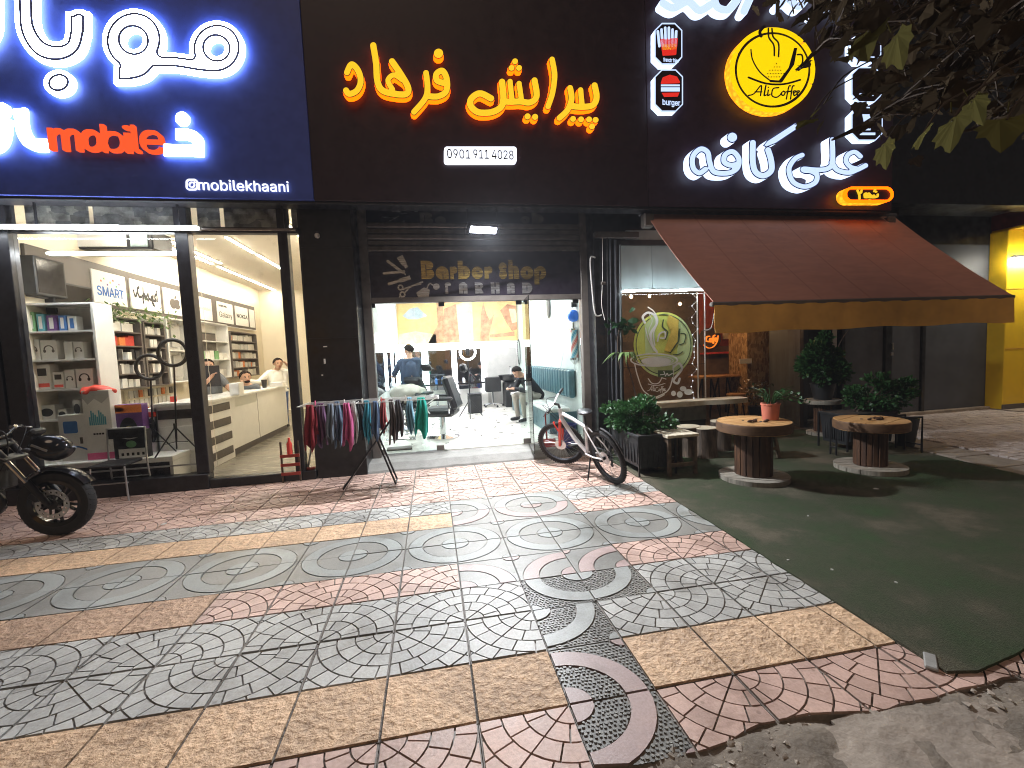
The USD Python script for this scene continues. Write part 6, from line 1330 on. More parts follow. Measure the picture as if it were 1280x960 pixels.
for k in range(34):
    a = r.uniform(0, 6.28); l = r.uniform(.12, .26); q0 = p+[.03*math.cos(a), .03*math.sin(a), .16]; pts = curve([q0, q0+[l*.3*math.cos(a), l*.3*math.sin(a), l*.7], q0+[l*.9*math.cos(a), l*.9*math.sin(a), l*.55+r.uniform(-.05, .1)]], 4); ms.append(tube(pts, np.linspace(.007, .0015, len(pts)), 4))
q0 = p+[.04, 0, .17]
for k in range(3): pts = curve([q0, q0+[.14, .02*k, .13-.03*k], q0+[.3, .03, .12-.05*k], q0+[.42+.05*k, .04, .04-.03*k]], 5); ms.append(tube(pts, .004, 4)); ms += [leaves(10, lambda q, pts=pts: (pts[q.randrange(3, len(pts))], (.5, q.uniform(-1, 1), .1)), .06, 50+k)]
obj('grass_leaves', cat_(ms), 'leaf_shrub', t, smooth=False)
r = random.Random(6)
for (x, y, z), n, lab in (((d1[0]-.02, d1[1]-.12, h1+.004), 6, 'small pile of dry brown leaves on the nearest drum table'), ((d2[0]+.02, d2[1]-.05, h2+.004), 9, 'small pile of dark brown cones on the right drum table')):
    ms = [ball((x+r.gauss(0, .07), y+r.gauss(0, .03), z+.012), .022, 1, (1.4, .7, .6)) for k in range(n)]; obj('dry_litter', cat_(ms), 'spool_core', label=lab, cat='litter')
# tall thin plant left of the sticker and wall shrub leaves
t = thing('thin_plant', 'thin potted plant with long drooping leaves against the cafe sticker window', 'plant', (2.95, 4.5, .5)); ms = [tube(curve([(2.92, 4.45, .2), (2.94, 4.46, .8), at(783, 450, 4.45)], 5), np.linspace(.014, .008, 11), 6)]; tip = at(783, 446, 4.45); r = random.Random(9); v, f = [], []
for k in range(15):
    a = r.uniform(0, 6.28); l = r.uniform(.25, .42); u = np.array([math.cos(a), math.sin(a)*.6, 0]); pts = curve([tip, tip+u*l*.5+[0, 0, .07], tip+u*l+[0, 0, -.12*r.random()-.03]], 5); w = np.cross(u, [0, 0, 1]); b = len(v)
    for i, q in enumerate(pts): s = .035*math.sin(PI*min(i/(len(pts)-1)+.08, 1)); v += [q-w*s, q+w*s]
    for i in range(len(pts)-1): f += [[b+2*i, b+2*i+1, b+2*i+3], [b+2*i, b+2*i+3, b+2*i+2]]
obj('stem', cat_(ms), 'bark', t); obj('long_leaves', trimesh.Trimesh(np.array(v), f, process=False), 'leaf_indoor', t, smooth=False); obj('pot', lathe([(.09, .012), (.12, .22), (.11, .22)], (2.92, 4.45, 0), 14), 'planter_black', t)
t = thing('dark_house_plant', 'dark big leafed plant hanging from the pillar left of the cafe glass', 'plant', at(768, 405, 4.6)); c = at(775, 405, 4.62); obj('big_leaves', leaves(26, lambda q: (c+[q.gauss(0, .10), q.gauss(0, .04), q.gauss(0, .07)], (q.uniform(-1, 1), -.3, -.2)), .16, 12, 0.), 'leaf_dark', t, smooth=False); obj('vine', tube(curve([c, c+[-.05, 0, -.3], c+[-.02, 0, -.7]], 6), .008, 5), 'bark', t)
# ---- stools
def square_stool(x0, x1, y0, y1, h, lab, splay=0., m='stool_wood', top='pale_wood'):
    t = thing('square_stool', lab, 'stool', ((x0+x1)/2, (y0+y1)/2, .012))
    n = 4
    for k in range(n): a = x0-.02+(x1-x0+.04)*k/n; obj('seat_slat', box(a+.002, a+(x1-x0+.04)/n-.002, y0-.02, y1+.02, h-.035, h, .004), top, t)
    for sx, x in ((-1, x0+.02), (1, x1-.02)):
        for sy, y in ((-1, y0+.02), (1, y1-.02)):
            m_ = trimesh.convex.convex_hull(np.array([(x+a*.02+sx*splay*s, y+b*.02+sy*splay*s, z) for z, s in ((h-.036, 0), (.013, 1)) for a in (-1, 1) for b in (-1, 1)])); obj('leg', m_, m, t)
    k_ = splay*.7
    for b in ((x0+.02-k_, x1-.02+k_, y0-k_, y0+.035-k_), (x0+.02-k_, x1-.02+k_, y1-.035+k_, y1+k_)): obj('rail', box(*b, .12, .165, .004), m, t)
    for b in ((x0+.0, x0+.03, y0+.04, y1-.04), (x1-.03, x1, y0+.04, y1-.04)): obj('apron', box(*b, h-.10, h-.037, .003), m, t)
sx0, sx1 = at(836, 597, 3.05)[0], at(872, 595, 3.05)[0]; hs = at(852, 542, 3.1)[2]
square_stool(sx0, sx1, 3.05, 3.42, hs, 'dark square stool with pale slatted seat beside the black trough')
a = gnd(975, 583); square_stool(a[0]-.02, a[0]+.26, 3.42, 3.72, .42, 'small splayed wooden stool tucked behind the nearest drum table', .045)
# ---- drying rack and towels
yk = 3.95; L0, L1 = at(379, 505, yk), at(548, 497, yk); zr_ = (L0[2]+L1[2])/2
rk = thing('drying_rack', 'folding white and black drying rack full of towels before the black pillar', 'drying rack', ((L0[0]+L1[0])/2, yk, 0))
for dy in (-.26, -.13, 0, .13, .26): obj('rail', rod((L0[0], yk+dy, zr_), (L1[0], yk+dy, zr_), .004, n=8), 'paper_grey', rk)
for x in (L0[0], L1[0], (L0[0]*.6+L1[0]*.4), (L0[0]*.45+L1[0]*.55)): obj('cross_bar', rod((x, yk-.26, zr_), (x, yk+.26, zr_), .005, n=8), 'paper_grey', rk)
ap = at(455, 507, yk); ra, la = gnd(495, 606), gnd(429, 613)
for dy in (0, .22):
    obj('leg', rod((ap[0]-.02, ra[1]+dy+.02, zr_-.01), (ra[0], ra[1]+dy, .012), .012), 'black_metal', rk); obj('leg', rod((ap[0]+.5, la[1]+dy+.02, zr_-.01), (la[0], la[1]+dy, .012), .012), 'black_metal', rk)
for q in (ra, la): obj('foot_bar', rod((q[0], ra[1], .02), (q[0], ra[1]+.22, .02), .011), 'black_metal', rk)
obj('wing_strut', rod((L1[0], yk+.1, zr_), (ap[0]+.42, yk+.1, zr_-.32), .007), 'white_paint', rk); obj('wing_strut', rod((L0[0], yk+.1, zr_), (ap[0]-.42, yk+.1, zr_-.32), .007), 'white_paint', rk)
def towel(cx, w, top, bot, col, lab, seed, y):
    """A damp towel hung over a rail: pinched at the rail, falling in folds to a slanting hem."""
    r = random.Random(seed); x0 = at(370+cx*.15625, 505, y)[0]; W = at(370+(cx+w)*.15625, 505, y)[0]-x0; dz = (bot-top)*.15625/96; P = []
    M('towel_%d' % seed, col, .9, var=.18, bump=.4, bscale=120, scale=9) if 'towel_%d' % seed not in MATS else None
    n, m_ = 22, 14; ph = r.uniform(0, 6); sl = r.uniform(-.12, .12)
    for i in range(n+1):
        s = i/n-.5; row = []
        for j in range(m_+1):
            t_ = j/m_; pin = .55+.45*min(1, t_*1.6); fold = .030*math.sin(s*15+ph+t_)*(.4+t_)
            row.append((x0+W*.5+s*W*pin+.01*math.sin(t_*5+ph), y-.012-.03*math.sin(min(t_*3, 1)*PI/2)+fold, zr_+.010-t_*dz*(1+sl*s*2+.12*math.sin(s*9+ph))))
        P.append(row)
    front = sheet(P, .006, 0, 0)
    Q = [[(a, 2*y-b+.02, zr_+.010-(zr_+.010-c)*.8) for a, b, c in row] for row in P]; back = sheet(Q, .006, 0, 0); lip = rod((x0+W*.24, y, zr_+.006), (x0+W*.76, y, zr_+.006), .013, n=8)
    obj('towel', cat_([front, back, lip]), 'towel_%d' % seed, label=lab, cat='towel', smooth=70)
tw = [(52, 104, 230, 540, (.20, .012, .02), 'long dark red towel at the left end of the drying rack', -.26), (152, 84, 212, 500, (.13, .06, .12), 'dusty purple towel next to the dark red towel', -.13), (232, 76, 205, 462, (.13, .16, .20), 'short grey blue towel third from the left on the rack', -.26), (300, 62, 200, 515, (.09, .13, .19), 'slate blue towel left of the magenta towel', 0.), (364, 80, 192, 492, (.42, .08, .20), 'magenta pink towel on the drying rack', -.26), (444, 38, 200, 480, (.42, .42, .40), 'narrow pale grey towel right of the magenta towel', -.13), (482, 50, 205, 455, (.02, .02, .022), 'black towel at the middle of the rack', 0.),
      (530, 62, 200, 492, (.03, .22, .30), 'petrol blue towel behind the black rack leg', -.13), (600, 62, 192, 455, (.06, .10, .18), 'navy blue towel right of the rack legs', -.26), (664, 52, 195, 450, (.26, .04, .04), 'narrow brick red towel right of the navy towel', 0.), (735, 56, 195, 495, (.11, .09, .085), 'long brown grey towel near the right of the rack', -.13), (788, 62, 200, 452, (.07, .07, .08), 'dark grey towel between the brown and light blue towels', -.26), (880, 60, 186, 455, (.17, .33, .42), 'light blue towel next to the green end towel', 0.), (948, 104, 165, 440, (.01, .34, .27), 'bright teal green towel at the right end of the rack', -.13)]
for k, (cx, w, a, b, col, lab, dy) in enumerate(tw): towel(cx, w, a, b, col, lab, 100+k, yk+dy)
for k, (a, b) in enumerate(((397, 497), (433, 500), (455, 500), (478, 498), (508, 496))):
    p = at(a, b, yk); obj('clothes_peg', obox((p[0], yk-.13, zr_+.02), (.012, .02, .06)), ('card_pink', 'paper_white', 'paper_white', 'card_red', 'paper_white')[k], label=('pink peg left of the magenta towel', 'white peg over the magenta towel', 'white peg beside the black rack legs', 'red peg above the brick red towel', 'white peg above the light blue towel')[k]+' on the drying rack', cat='peg', group='pegs on the drying rack')
# ---- broom, plank and crate beside the pillar
q = gnd(386, 598); t = thing('broom', 'grey straw broom leaning by the black pillar under the red towel', 'broom', q); obj('handle', rod((q[0]-.02, q[1]+.05, .10), (q[0]+.16, q[1]+.16, 1.05), .012), 'silver' if False else 'paper_grey', t)
bh = trimesh.convex.convex_hull(np.array([(q[0]-.15, q[1]-.03, .003), (q[0]+.13, q[1]-.03, .003), (q[0]+.13, q[1]+.06, .003), (q[0]-.15, q[1]+.06, .003), (q[0]-.11, q[1], .12), (q[0]+.09, q[1], .12), (q[0]+.09, q[1]+.04, .12), (q[0]-.11, q[1]+.04, .12)])); obj('bristles', bh, 'broom_straw', t); obj('head_block', box(q[0]-.11, q[0]+.09, q[1]-.005, q[1]+.045, .118, .15, .008), 'plastic_red', t)
q2 = gnd(402, 594); obj('wood_plank', obox((q2[0]+.02, q2[1]+.12, .30), (.10, .03, .60), rx=-.1, ry=.06, bev=.004), 'warm_board', label='short wooden plank leaning against the pillar behind the broom', cat='plank')
q3 = gnd(383, 588); t = thing('small_crate', 'small red slatted stand behind the broom', 'crate', (q3[0], 4.55, 0)); x0 = q3[0]-.12
for z in (.10, .22, .34): obj('slat', box(x0-.02, x0+.22, 4.40, 4.415, z, z+.04), 'plastic_red', t)
for a in (x0-.02, x0+.20): obj('post', box(a, a+.02, 4.416, 4.44, 0, .55), 'stool_wood', t)
obj('spray_bottle', lathe([(.035, .382), (.035, .52), (.015, .56), (.015, .60), (.001, .60)], (x0+.1, 4.43, 0), 12), 'card_red', label='red bottle on the small red stand', cat='bottle')
# ---- bucket and dustpan by the door
q = at(709, 560, 4.75); t = thing('bucket', 'dark blue plastic bucket on the step behind the bicycle', 'bucket', (q[0], 4.75, .10)); zb_ = .098
obj('pail', lathe([(.12, zb_+.0), (.155, zb_+.34), (.165, zb_+.345), (.165, zb_+.36), (.15, zb_+.36), (.115, zb_+.02)], (q[0], 4.75, 0), 22), 'bucket_blue', t); obj('handle', tube(curve([(q[0]-.16, 4.75, zb_+.34), (q[0], 4.6, zb_+.28), (q[0]+.16, 4.75, zb_+.34)]), .005), 'steel', t)
q = at(687, 562, 4.85); t = thing('dustpan', 'red dustpan on the step beside the bucket', 'dustpan', (q[0], 4.85, .10)); obj('pan', trimesh.convex.convex_hull(np.array([(q[0]-.13, 4.8, .10), (q[0]+.13, 4.8, .10), (q[0]-.11, 5.0, .10), (q[0]+.11, 5.0, .10), (q[0]-.13, 4.98, .2), (q[0]+.13, 4.98, .2)])), 'plastic_red', t); obj('handle', rod((q[0], 4.99, .16), (q[0], 5.05, .6), .012), 'plastic_red', t)
# ---- bicycle
def bike():
    hd = math.radians(-13); ln = math.radians(15); Rc = np.array([1.945, 3.06, 0.])
    h = np.array([math.sin(hd), math.cos(hd), 0]); rt = np.array([h[1], -h[0], 0]); up = np.array([0, 0, 1.])*math.cos(ln)-rt*math.sin(ln); r2 = rt*math.cos(ln)+np.array([0, 0, 1.])*math.sin(ln)
    P = lambda u, v, w=0.: Rc+h*u+up*v+r2*w
    t = thing('bicycle', 'silver white mountain bike with red fork parked on its stand', 'bicycle', Rc)
    def wheel(c, ax, fwd, upv, nm, fork=False):
        R_, w = .335, np.arange(36)*2*PI/36; e = lambda a, rr_: c+(fwd*math.cos(a)+upv*math.sin(a))*rr_
        g = obj(nm, tube([e(a, R_-.028) for a in w], .028, 10, True), 'rubber', t)
        obj('rim', cat_([tube([e(a, R_-.062)+ax*s*.010 for a in w], .009, 6, True) for s in (-1, 1)]), 'gate_dark', g); obj('spokes', cat_([rod(c+ax*.03*(1 if k % 2 else -1), e(k*2*PI/28, R_-.065), .0013, n=4) for k in range(28)]), 'steel', g)
        obj('hub', rod(c-ax*.05, c+ax*.05, .02), 'black_metal', g); obj('brake_disc', rod(c-ax*.032, c-ax*.029, .08, n=24), 'steel', g)
        tr = [rod(e(a-.02, R_-.001)+ax*s, e(a+.02, R_-.001)+ax*s, .006, n=4) for a in np.arange(60)*2*PI/60 for s in (-.014, .014)]; obj('tread', cat_(tr), 'rubber', g, kind='stuff')
    wheel(P(0, .335), r2, h, up, 'rear_wheel')
    obj('top_tube', tube([P(.86, .80), P(.55, .74), P(.27, .66)], [.026, .024, .020], 10), 'bike_white', t); obj('down_tube', tube([P(.885, .72), P(.66, .46), P(.43, .31)], [.03, .03, .028], 10), 'bike_white', t)
    obj('seat_tube', tube([P(.43, .31), P(.29, .70)], .019, 10), 'bike_white', t); obj('head_tube', tube([P(.845, .86), P(.895, .69)], .026, 12), 'bike_white', t)
    for s in (-1, 1): obj('chain_stay', tube([P(.43, .30, s*.03), P(.2, .31, s*.06), P(0, .335, s*.065)], .011, 8), 'bike_white', t); obj('seat_stay', tube([P(.30, .66, s*.025), P(.1, .46, s*.06), P(0, .335, s*.065)], .009, 8), 'bike_white', t)
    obj('seat_post', rod(P(.29, .69), P(.255, .86), .014), 'black_metal', t)
    sd = cat_([ball((0, 0, 0), 1, 2, (.5, .5, .5))]); sd.vertices = np.array([P(.245+v[0]*.27*1.0, .885+v[2]*.06+.015*v[0], v[1]*(.17 if v[0] < 0 else .17*(1-1.5*v[0]*.9))) for v in sd.vertices*1.0]); obj('saddle', sd, 'leather_black', t)
    obj('crank_set', cat_([rod(P(.43, .30, .045), P(.43, .30, .05), .095, n=24), rod(P(.43, .30, .06), P(.33, .17, .07), .012), rod(P(.43, .30, -.06), P(.53, .43, -.07), .012)]), 'black_metal', t); obj('pedal', cat_([obox(P(.33, .17, .12), (.1, .09, .025), rz=-hd), obox(P(.53, .43, -.12), (.1, .09, .025), rz=-hd)]), 'black_plastic', t)
    obj('chain', tube([P(0, .385, .045), P(.43, .395, .045), P(.52, .3, .045), P(.43, .205, .045), P(0, .285, .045), P(-.05, .335, .045)], .006, 5, True), 'gate_dark', t); obj('cassette', rod(P(0, .335, .03), P(0, .335, .055), .05, n=20), 'gate_dark', t); obj('derailleur', cat_([rod(P(.0, .30, .06), P(.03, .2, .06), .012), rod(P(.03, .2, .055), P(.03, .2, .065), .025)]), 'black_metal', t)
    obj('kick_stand', rod(P(.30, .28, -.05), np.array([*(P(.20, 0, -.24)[:2]), .012]), .010), 'black_metal', t)
    obj('rear_mudguard', tube([P(-.37*math.cos(a), .335+.37*math.sin(a)) for a in np.linspace(.3, 1.5, 10)], .012, 6), 'black_plastic', t)
    # the steered front
    st_ = math.radians(40); axd = P(.845, .86)-P(.895, .69); axd /= np.linalg.norm(axd); O = P(.895, .69); Rm = trimesh.transformations.rotation_matrix(st_, axd, O)
    T = lambda p: (Rm@np.append(p, 1))[:3]; D = lambda d: Rm[:3, :3]@d; F = lambda u, v, w=0.: T(P(u, v, w)); c = F(1.05, .335); c = c+[0, 0, .335-c[2]-.0]*np.array([0, 0, 1]) if False else c
    wheel(c, D(r2), D(h), D(up), 'front_wheel')
    for s in (-1, 1): obj('fork_leg', tube([F(.90, .68, s*.062), F(.97, .52, s*.062), F(1.05, .335, s*.062)], [.02, .022, .018], 10), 'bike_red', t)
    obj('fork_crown', tube([F(.90, .68, -.065), F(.905, .70, 0), F(.90, .68, .065)], .022, 8), 'bike_red', t); obj('fork_brace', tube(curve([F(.97, .53, -.062), F(1.02, .68, 0), F(.97, .53, .062)]), .010, 6), 'bike_red', t)
    obj('stem', tube([F(.845, .87), F(.84, .92), F(.90, .95)], .018, 8), 'black_metal', t); bar = curve([F(.86, .99, -.34), F(.89, .975, -.18), F(.90, .95, -.05), F(.90, .95, .05), F(.89, .975, .18), F(.86, .99, .34)], 5); obj('handlebar', tube(bar, .012, 8), 'bike_white', t)
    for s in (-1, 1): obj('grip', tube([F(.86, .99, s*.34), F(.872, .985, s*.22)], .018, 10), 'black_plastic', t); obj('brake_lever', tube(curve([F(.885, .975, s*.19), F(.94, .955, s*.24), F(.95, .94, s*.31)]), .007, 6), 'gate_dark', t); obj('brake_cable', tube(curve([F(.90, .965, s*.17), F(1.02, 1.0, s*.08), F(1.0, .85, s*.03), F(.93, .70, s*.04)], 6), .0035, 5), 'ink', t)
bike()
# ---- motorcycle at the left edge (its front half stands in the picture)
def moto():
    y = 3.16; W = at(72, 627, y); cx, cz = W[0], .325; t = thing('motorcycle', 'black naked motorcycle with bright fork standing at the left edge', 'motorcycle', (cx-.7, y, 0))
    def wheel(c, nm, wd, R_):
        w = np.arange(40)*2*PI/40; g = obj(nm, lathe([(R_-.10, -wd*.7), (R_-.07, -wd), (R_-.03, -wd*.98), (R_-.008, -wd*.55), (R_, 0), (R_-.008, wd*.55), (R_-.03, wd*.98), (R_-.07, wd), (R_-.10, wd*.7), (R_-.10, -wd*.7)], c, 48, axis=(0, 1, 0), caps=False), 'rubber', t, smooth=40)
        obj('rim', lathe([(R_-.135, -wd*.6), (R_-.097, -wd*.75), (R_-.097, wd*.75), (R_-.135, wd*.6), (R_-.135, -wd*.6)], c, 40, axis=(0, 1, 0), caps=False), 'black_gloss', g)
        for k in range(5):
            for d in (-.10, .10): a = k*2*PI/5+.9+d; b = k*2*PI/5+.9+d*1.6; obj('spoke', tube([np.array(c)+[.05*math.cos(a), 0, .05*math.sin(a)], np.array(c)+[(R_-.12)*math.cos(b), 0, (R_-.12)*math.sin(b)]], [.017, .012], 6), 'black_gloss', g)
        obj('hub', rod(np.array(c)-[0, .07, 0], np.array(c)+[0, .07, 0], .05, n=16), 'black_metal', g)
        dm = Point(0, 0).buffer(.145, quad_segs=16).difference(Point(0, 0).buffer(.095)); dm = dm.difference(unary_union([Point(.12*math.cos(a), .12*math.sin(a)).buffer(.010) for a in np.arange(16)*2*PI/16])); m = extr(dm, .0025, .005); m.apply_translation(np.array(c)-[0, .062, 0]); obj('brake_disc', m, 'steel', g, smooth=False)
        obj('disc_carrier', cat_([rod(np.array(c)+[.04*math.cos(a), -.062, .04*math.sin(a)], np.array(c)+[.10*math.cos(a+.3), -.062, .10*math.sin(a+.3)], .010, n=6) for a in np.arange(6)*PI/3]), 'black_metal', g)
        blk = []
        for k in range(36):
            a = k*2*PI/36
            for s in (-1, 1): blk.append(tube([np.array(c)+[(R_-.002)*math.cos(a), s*.006, (R_-.002)*math.sin(a)], np.array(c)+[(R_-.018)*math.cos(a+.06), s*wd*.8, (R_-.018)*math.sin(a+.06)]], .006, 4))
        obj('tread', cat_(blk), 'rubber', g, kind='stuff')
    wheel((cx, y, cz), 'front_wheel', .055, .325); wheel((cx-1.36, y, .32), 'rear_wheel', .07, .32)
    top = np.array([cx-.42, y, .96]); d = np.array([cx, y, cz])-top
    for s in (-1, 1):
        o_ = np.array([0, s*.095, 0]); obj('fork_tube', rod(top+o_+d*.12, top+o_+d*.70, .021, n=14), 'chrome', t); obj('fork_lower', rod(top+o_+d*.62, top+o_+d*1.0, .029, .026, n=14), 'black_metal', t); obj('fork_upper', rod(top+o_+d*.0, top+o_+d*.24, .030, n=14), 'black_metal', t)
    for q in (.03, .24): obj('fork_clamp', obox(top+d*q, (.09, .26, .035), ry=.55, bev=.01), 'black_metal', t)
    obj('caliper', obox(np.array([cx-.12, y-.085, cz+.09]), (.09, .05, .07), ry=.7, bev=.012), 'black_metal', t)
    fend = [[np.array([cx+(.355+.012*math.cos(s*3))*math.cos(a), y+s*.075, cz+(.355-.02*abs(s)**2)*math.sin(a)]) for s in np.linspace(-1, 1, 7)] for a in np.linspace(.55, 2.35, 18)]; obj('front_fender', sheet(fend, .006, 0, 0), 'black_gloss', t, smooth=60)
    obj('fender_stay', cat_([rod((cx-.10, y+s*.08, cz+.33), (cx-.16, y+s*.095, cz+.28), .010) for s in (-1, 1)]), 'black_metal', t)
    hl = at(60, 562, y-.05); hc = np.array([hl[0]-.02, y, hl[2]+.01]); hb = ball(hc, 1, 3, (.17, .12, .13)); hb.vertices[:, 0] += np.where(hb.vertices[:, 2] < hc[2], .035, 0); obj('headlight_shell', hb, 'black_gloss', t); obj('headlight_lens', ball(hc+[.10, 0, -.015], 1, 2, (.085, .10, .095)), 'screen', t); obj('cowl_stripe', obox(hc+[.0, -.118, .02], (.14, .006, .02), ry=.5), 'steel', t)
    obj('instrument_pod', obox(hc+[-.10, 0, .16], (.09, .16, .06), ry=-.6, bev=.02), 'black_plastic', t)
    hbz = top[2]+.05; bar = curve([(top[0]-.10, y-.38, hbz+.05), (top[0]-.03, y-.22, hbz+.06), (top[0], y-.08, hbz), (top[0], y+.08, hbz), (top[0]-.03, y+.22, hbz+.06), (top[0]-.10, y+.38, hbz+.05)], 5); obj('handlebar', tube(bar, .012, 8), 'black_metal', t)
    for s in (-1, 1): e = np.array([top[0]-.10, y+s*.38, hbz+.05]); f_ = np.array([top[0]-.05, y+s*.26, hbz+.058]); obj('grip', tube([e, f_], .018, 10), 'rubber', t); obj('lever', tube(curve([f_+[.03, 0, 0], f_+[.09, s*.04, -.01], e+[.09, 0, -.02]]), .007, 6), 'steel', t); obj('indicator', ball(hc+[-.05, s*.19, .02], .026, 2, (1.3, 1, .8)), 'black_plastic', t)
    obj('switch_block', cat_([obox((top[0]-.045, y+s*.22, hbz+.06), (.05, .06, .05), bev=.01) for s in (-1, 1)]), 'chrome', t)
    tk = ball((cx-.80, y, .90), 1, 3, (.34, .17, .16)); tk.vertices[:, 2] += .10*(tk.vertices[:, 0]-(cx-.8)); obj('fuel_tank', tk, 'black_gloss', t); [obj('tank_shroud', obox((cx-.56, y+s*.17, .84), (.26, .03, .16), ry=.5, bev=.012), 'black_gloss', t) for s in (-1, 1)]; obj('shroud_flash', obox((cx-.56, y-.188, .87), (.16, .004, .03), ry=.5), 'steel', t)
    obj('radiator', box(cx-.47, cx-.41, y-.14, y+.14, .50, .80, .01), 'black_plastic', t); obj('engine', cat_([box(cx-.98, cx-.50, y-.15, y+.15, .24, .52, .05), obox((cx-.60, y, .60), (.22, .22, .3), ry=-.35, bev=.03)]), 'black_metal', t)
    for k in range(5): obj('cooling_fin', obox((cx-.60-.018*k, y, .52+.045*k), (.26, .26, .012), ry=-.35), 'gate_dark', t)
    obj('frame', cat_([tube([top+[0, s*.05, -.05], (cx-.75, y+s*.14, .72), (cx-1.0, y+s*.15, .45)], .02, 8) for s in (-1, 1)]), 'black_metal', t); obj('exhaust', tube(curve([(cx-.50, y-.05, .52), (cx-.40, y-.06, .38), (cx-.6, y-.1, .2), (cx-1.1, y-.16, .22), (cx-1.6, y-.18, .40)], 6), np.linspace(.022, .05, 25), 10), 'black_metal', t)
    obj('seat', box(cx-1.55, cx-1.05, y-.12, y+.12, .82, .92, .04), 'leather_black', t); obj('tail', trimesh.convex.convex_hull(np.array([(cx-1.5, y-.1, .80), (cx-1.5, y+.1, .80), (cx-1.9, y, .98), (cx-1.5, y, .93)])), 'black_gloss', t); obj('swing_arm', cat_([rod((cx-1.0, y+s*.12, .36), (cx-1.36, y+s*.11, .32), .03) for s in (-1, 1)]), 'black_metal', t); obj('side_stand', rod((cx-.95, y-.12, .3), (cx-1.02, y-.33, .012), .014), 'black_metal', t)
    obj('cables', cat_([tube(curve([(top[0], y+s*.2, hbz+.05), (top[0]+.14, y+s*.12, hbz+.06), (top[0]+.1, y+s*.05, hbz-.16), top+[.0, s*.04, -.3]], 6), .006, 5) for s in (-1, 1)]), 'ink', t)
moto()
# ---- metal chair by the window
q = gnd(164, 624); t = thing('metal_chair', 'black seated metal legged chair pushed to the shop window', 'chair', (q[0]-.2, q[1]+.1, 0)); x1_, y0_ = q[0], q[1]-.05; x0_ = x1_-.40
obj('seat', box(x0_, x1_, y0_, y0_+.36, .42, .455, .015), 'black_plastic', t)
for a, b in ((x0_+.02, y0_+.02), (x1_-.02, y0_+.02)): obj('leg', rod((a, b, .42), (a+(-.04 if a < q[0]-.2 else .03), b-.03, .0), .011), 'steel', t)
for a in (x0_+.02, x1_+.05): obj('leg', tube([(a, y0_+.38, .0), (a, y0_+.34, .45), (a, y0_+.36, .86)], .011, 8), 'steel', t)
obj('stretcher', cat_([rod((x0_, y0_+.02, .22), (x1_+.01, y0_+.02, .22), .008), rod((x0_+.02, y0_+.36, .22), (x1_+.05, y0_+.36, .22), .008)]), 'steel', t); obj('top_rail', rod((x0_+.02, y0_+.36, .85), (x1_+.05, y0_+.36, .85), .012), 'steel', t); obj('back_slat', box(x0_+.03, x1_+.04, y0_+.35, y0_+.365, .72, .84, .005), 'black_plastic', t)
# ---- the tree that reaches into the upper right corner
tr = thing('plane_tree', 'broad leaved tree whose lowest branches hang into the upper right corner', 'tree', (5.6, .4, 0)); r = random.Random(21)
obj('trunk', tube(curve([(5.6, .3, -.05), (5.55, .32, 1.6), (5.35, .36, 3.2), (5.0, .5, 5.2)], 6), np.linspace(.24, .13, 19), 14), 'bark', tr)
LEAF_OUT = [(0, -.10), (.14, -.06), (.40, -.14), (.46, .02), (.64, .14), (.52, .26), (.56, .46), (.36, .48), (.27, .62), (.20, .80), (0, 1.0), (-.20, .80), (-.27, .62), (-.36, .48), (-.56, .46), (-.52, .26), (-.64, .14), (-.46, .02), (-.40, -.14), (-.14, -.06)]
lv, lf = trimesh.creation.triangulate_polygon(Polygon(LEAF_OUT), engine='earcut'); lv = np.column_stack([lv, -.18*lv[:, 0]**2-.16*(lv[:, 1]-.2)**2+.10*np.abs(lv[:, 0])])
def leaf_mesh(c, d, s, roll):
    d = d/np.linalg.norm(d); u, w, _ = frame_of(d); u2 = u*math.cos(roll)+w*math.sin(roll); n_ = np.cross(u2, d); v = c+s*(lv[:, :1]*u2+lv[:, 1:2]*d+lv[:, 2:]*n_)
    st__ = tube([c-d*s*.62, c-d*s*.28], s*.018, 4); return trimesh.Trimesh(np.vstack([v, st__.vertices]), np.vstack([lf, st__.faces+len(v)]), process=False)
def D3(px_, py_, dist):
    d = FWD+RIGHT*(px_-640)/FPX-UP*(py_-480)/FPX; return EYE+d/np.linalg.norm(d)*dist
twigs = []; many = []; singles = []
branches = [([(1420, -40, 5.2), (1290, 30, 4.6), (1180, 90, 4.1), (1090, 150, 3.7), (1040, 175, 3.5)], .05), ([(1430, -120, 5.4), (1250, -20, 4.6), (1130, 20, 4.1), (1040, 50, 3.7), (1000, 85, 3.6)], .05), ([(1440, 60, 5.0), (1340, 110, 4.4), (1260, 150, 4.0), (1200, 165, 3.8)], .045), ([(1420, -200, 5.6), (1200, -90, 4.8), (1060, -30, 4.3), (960, -10, 4.0)], .05)]
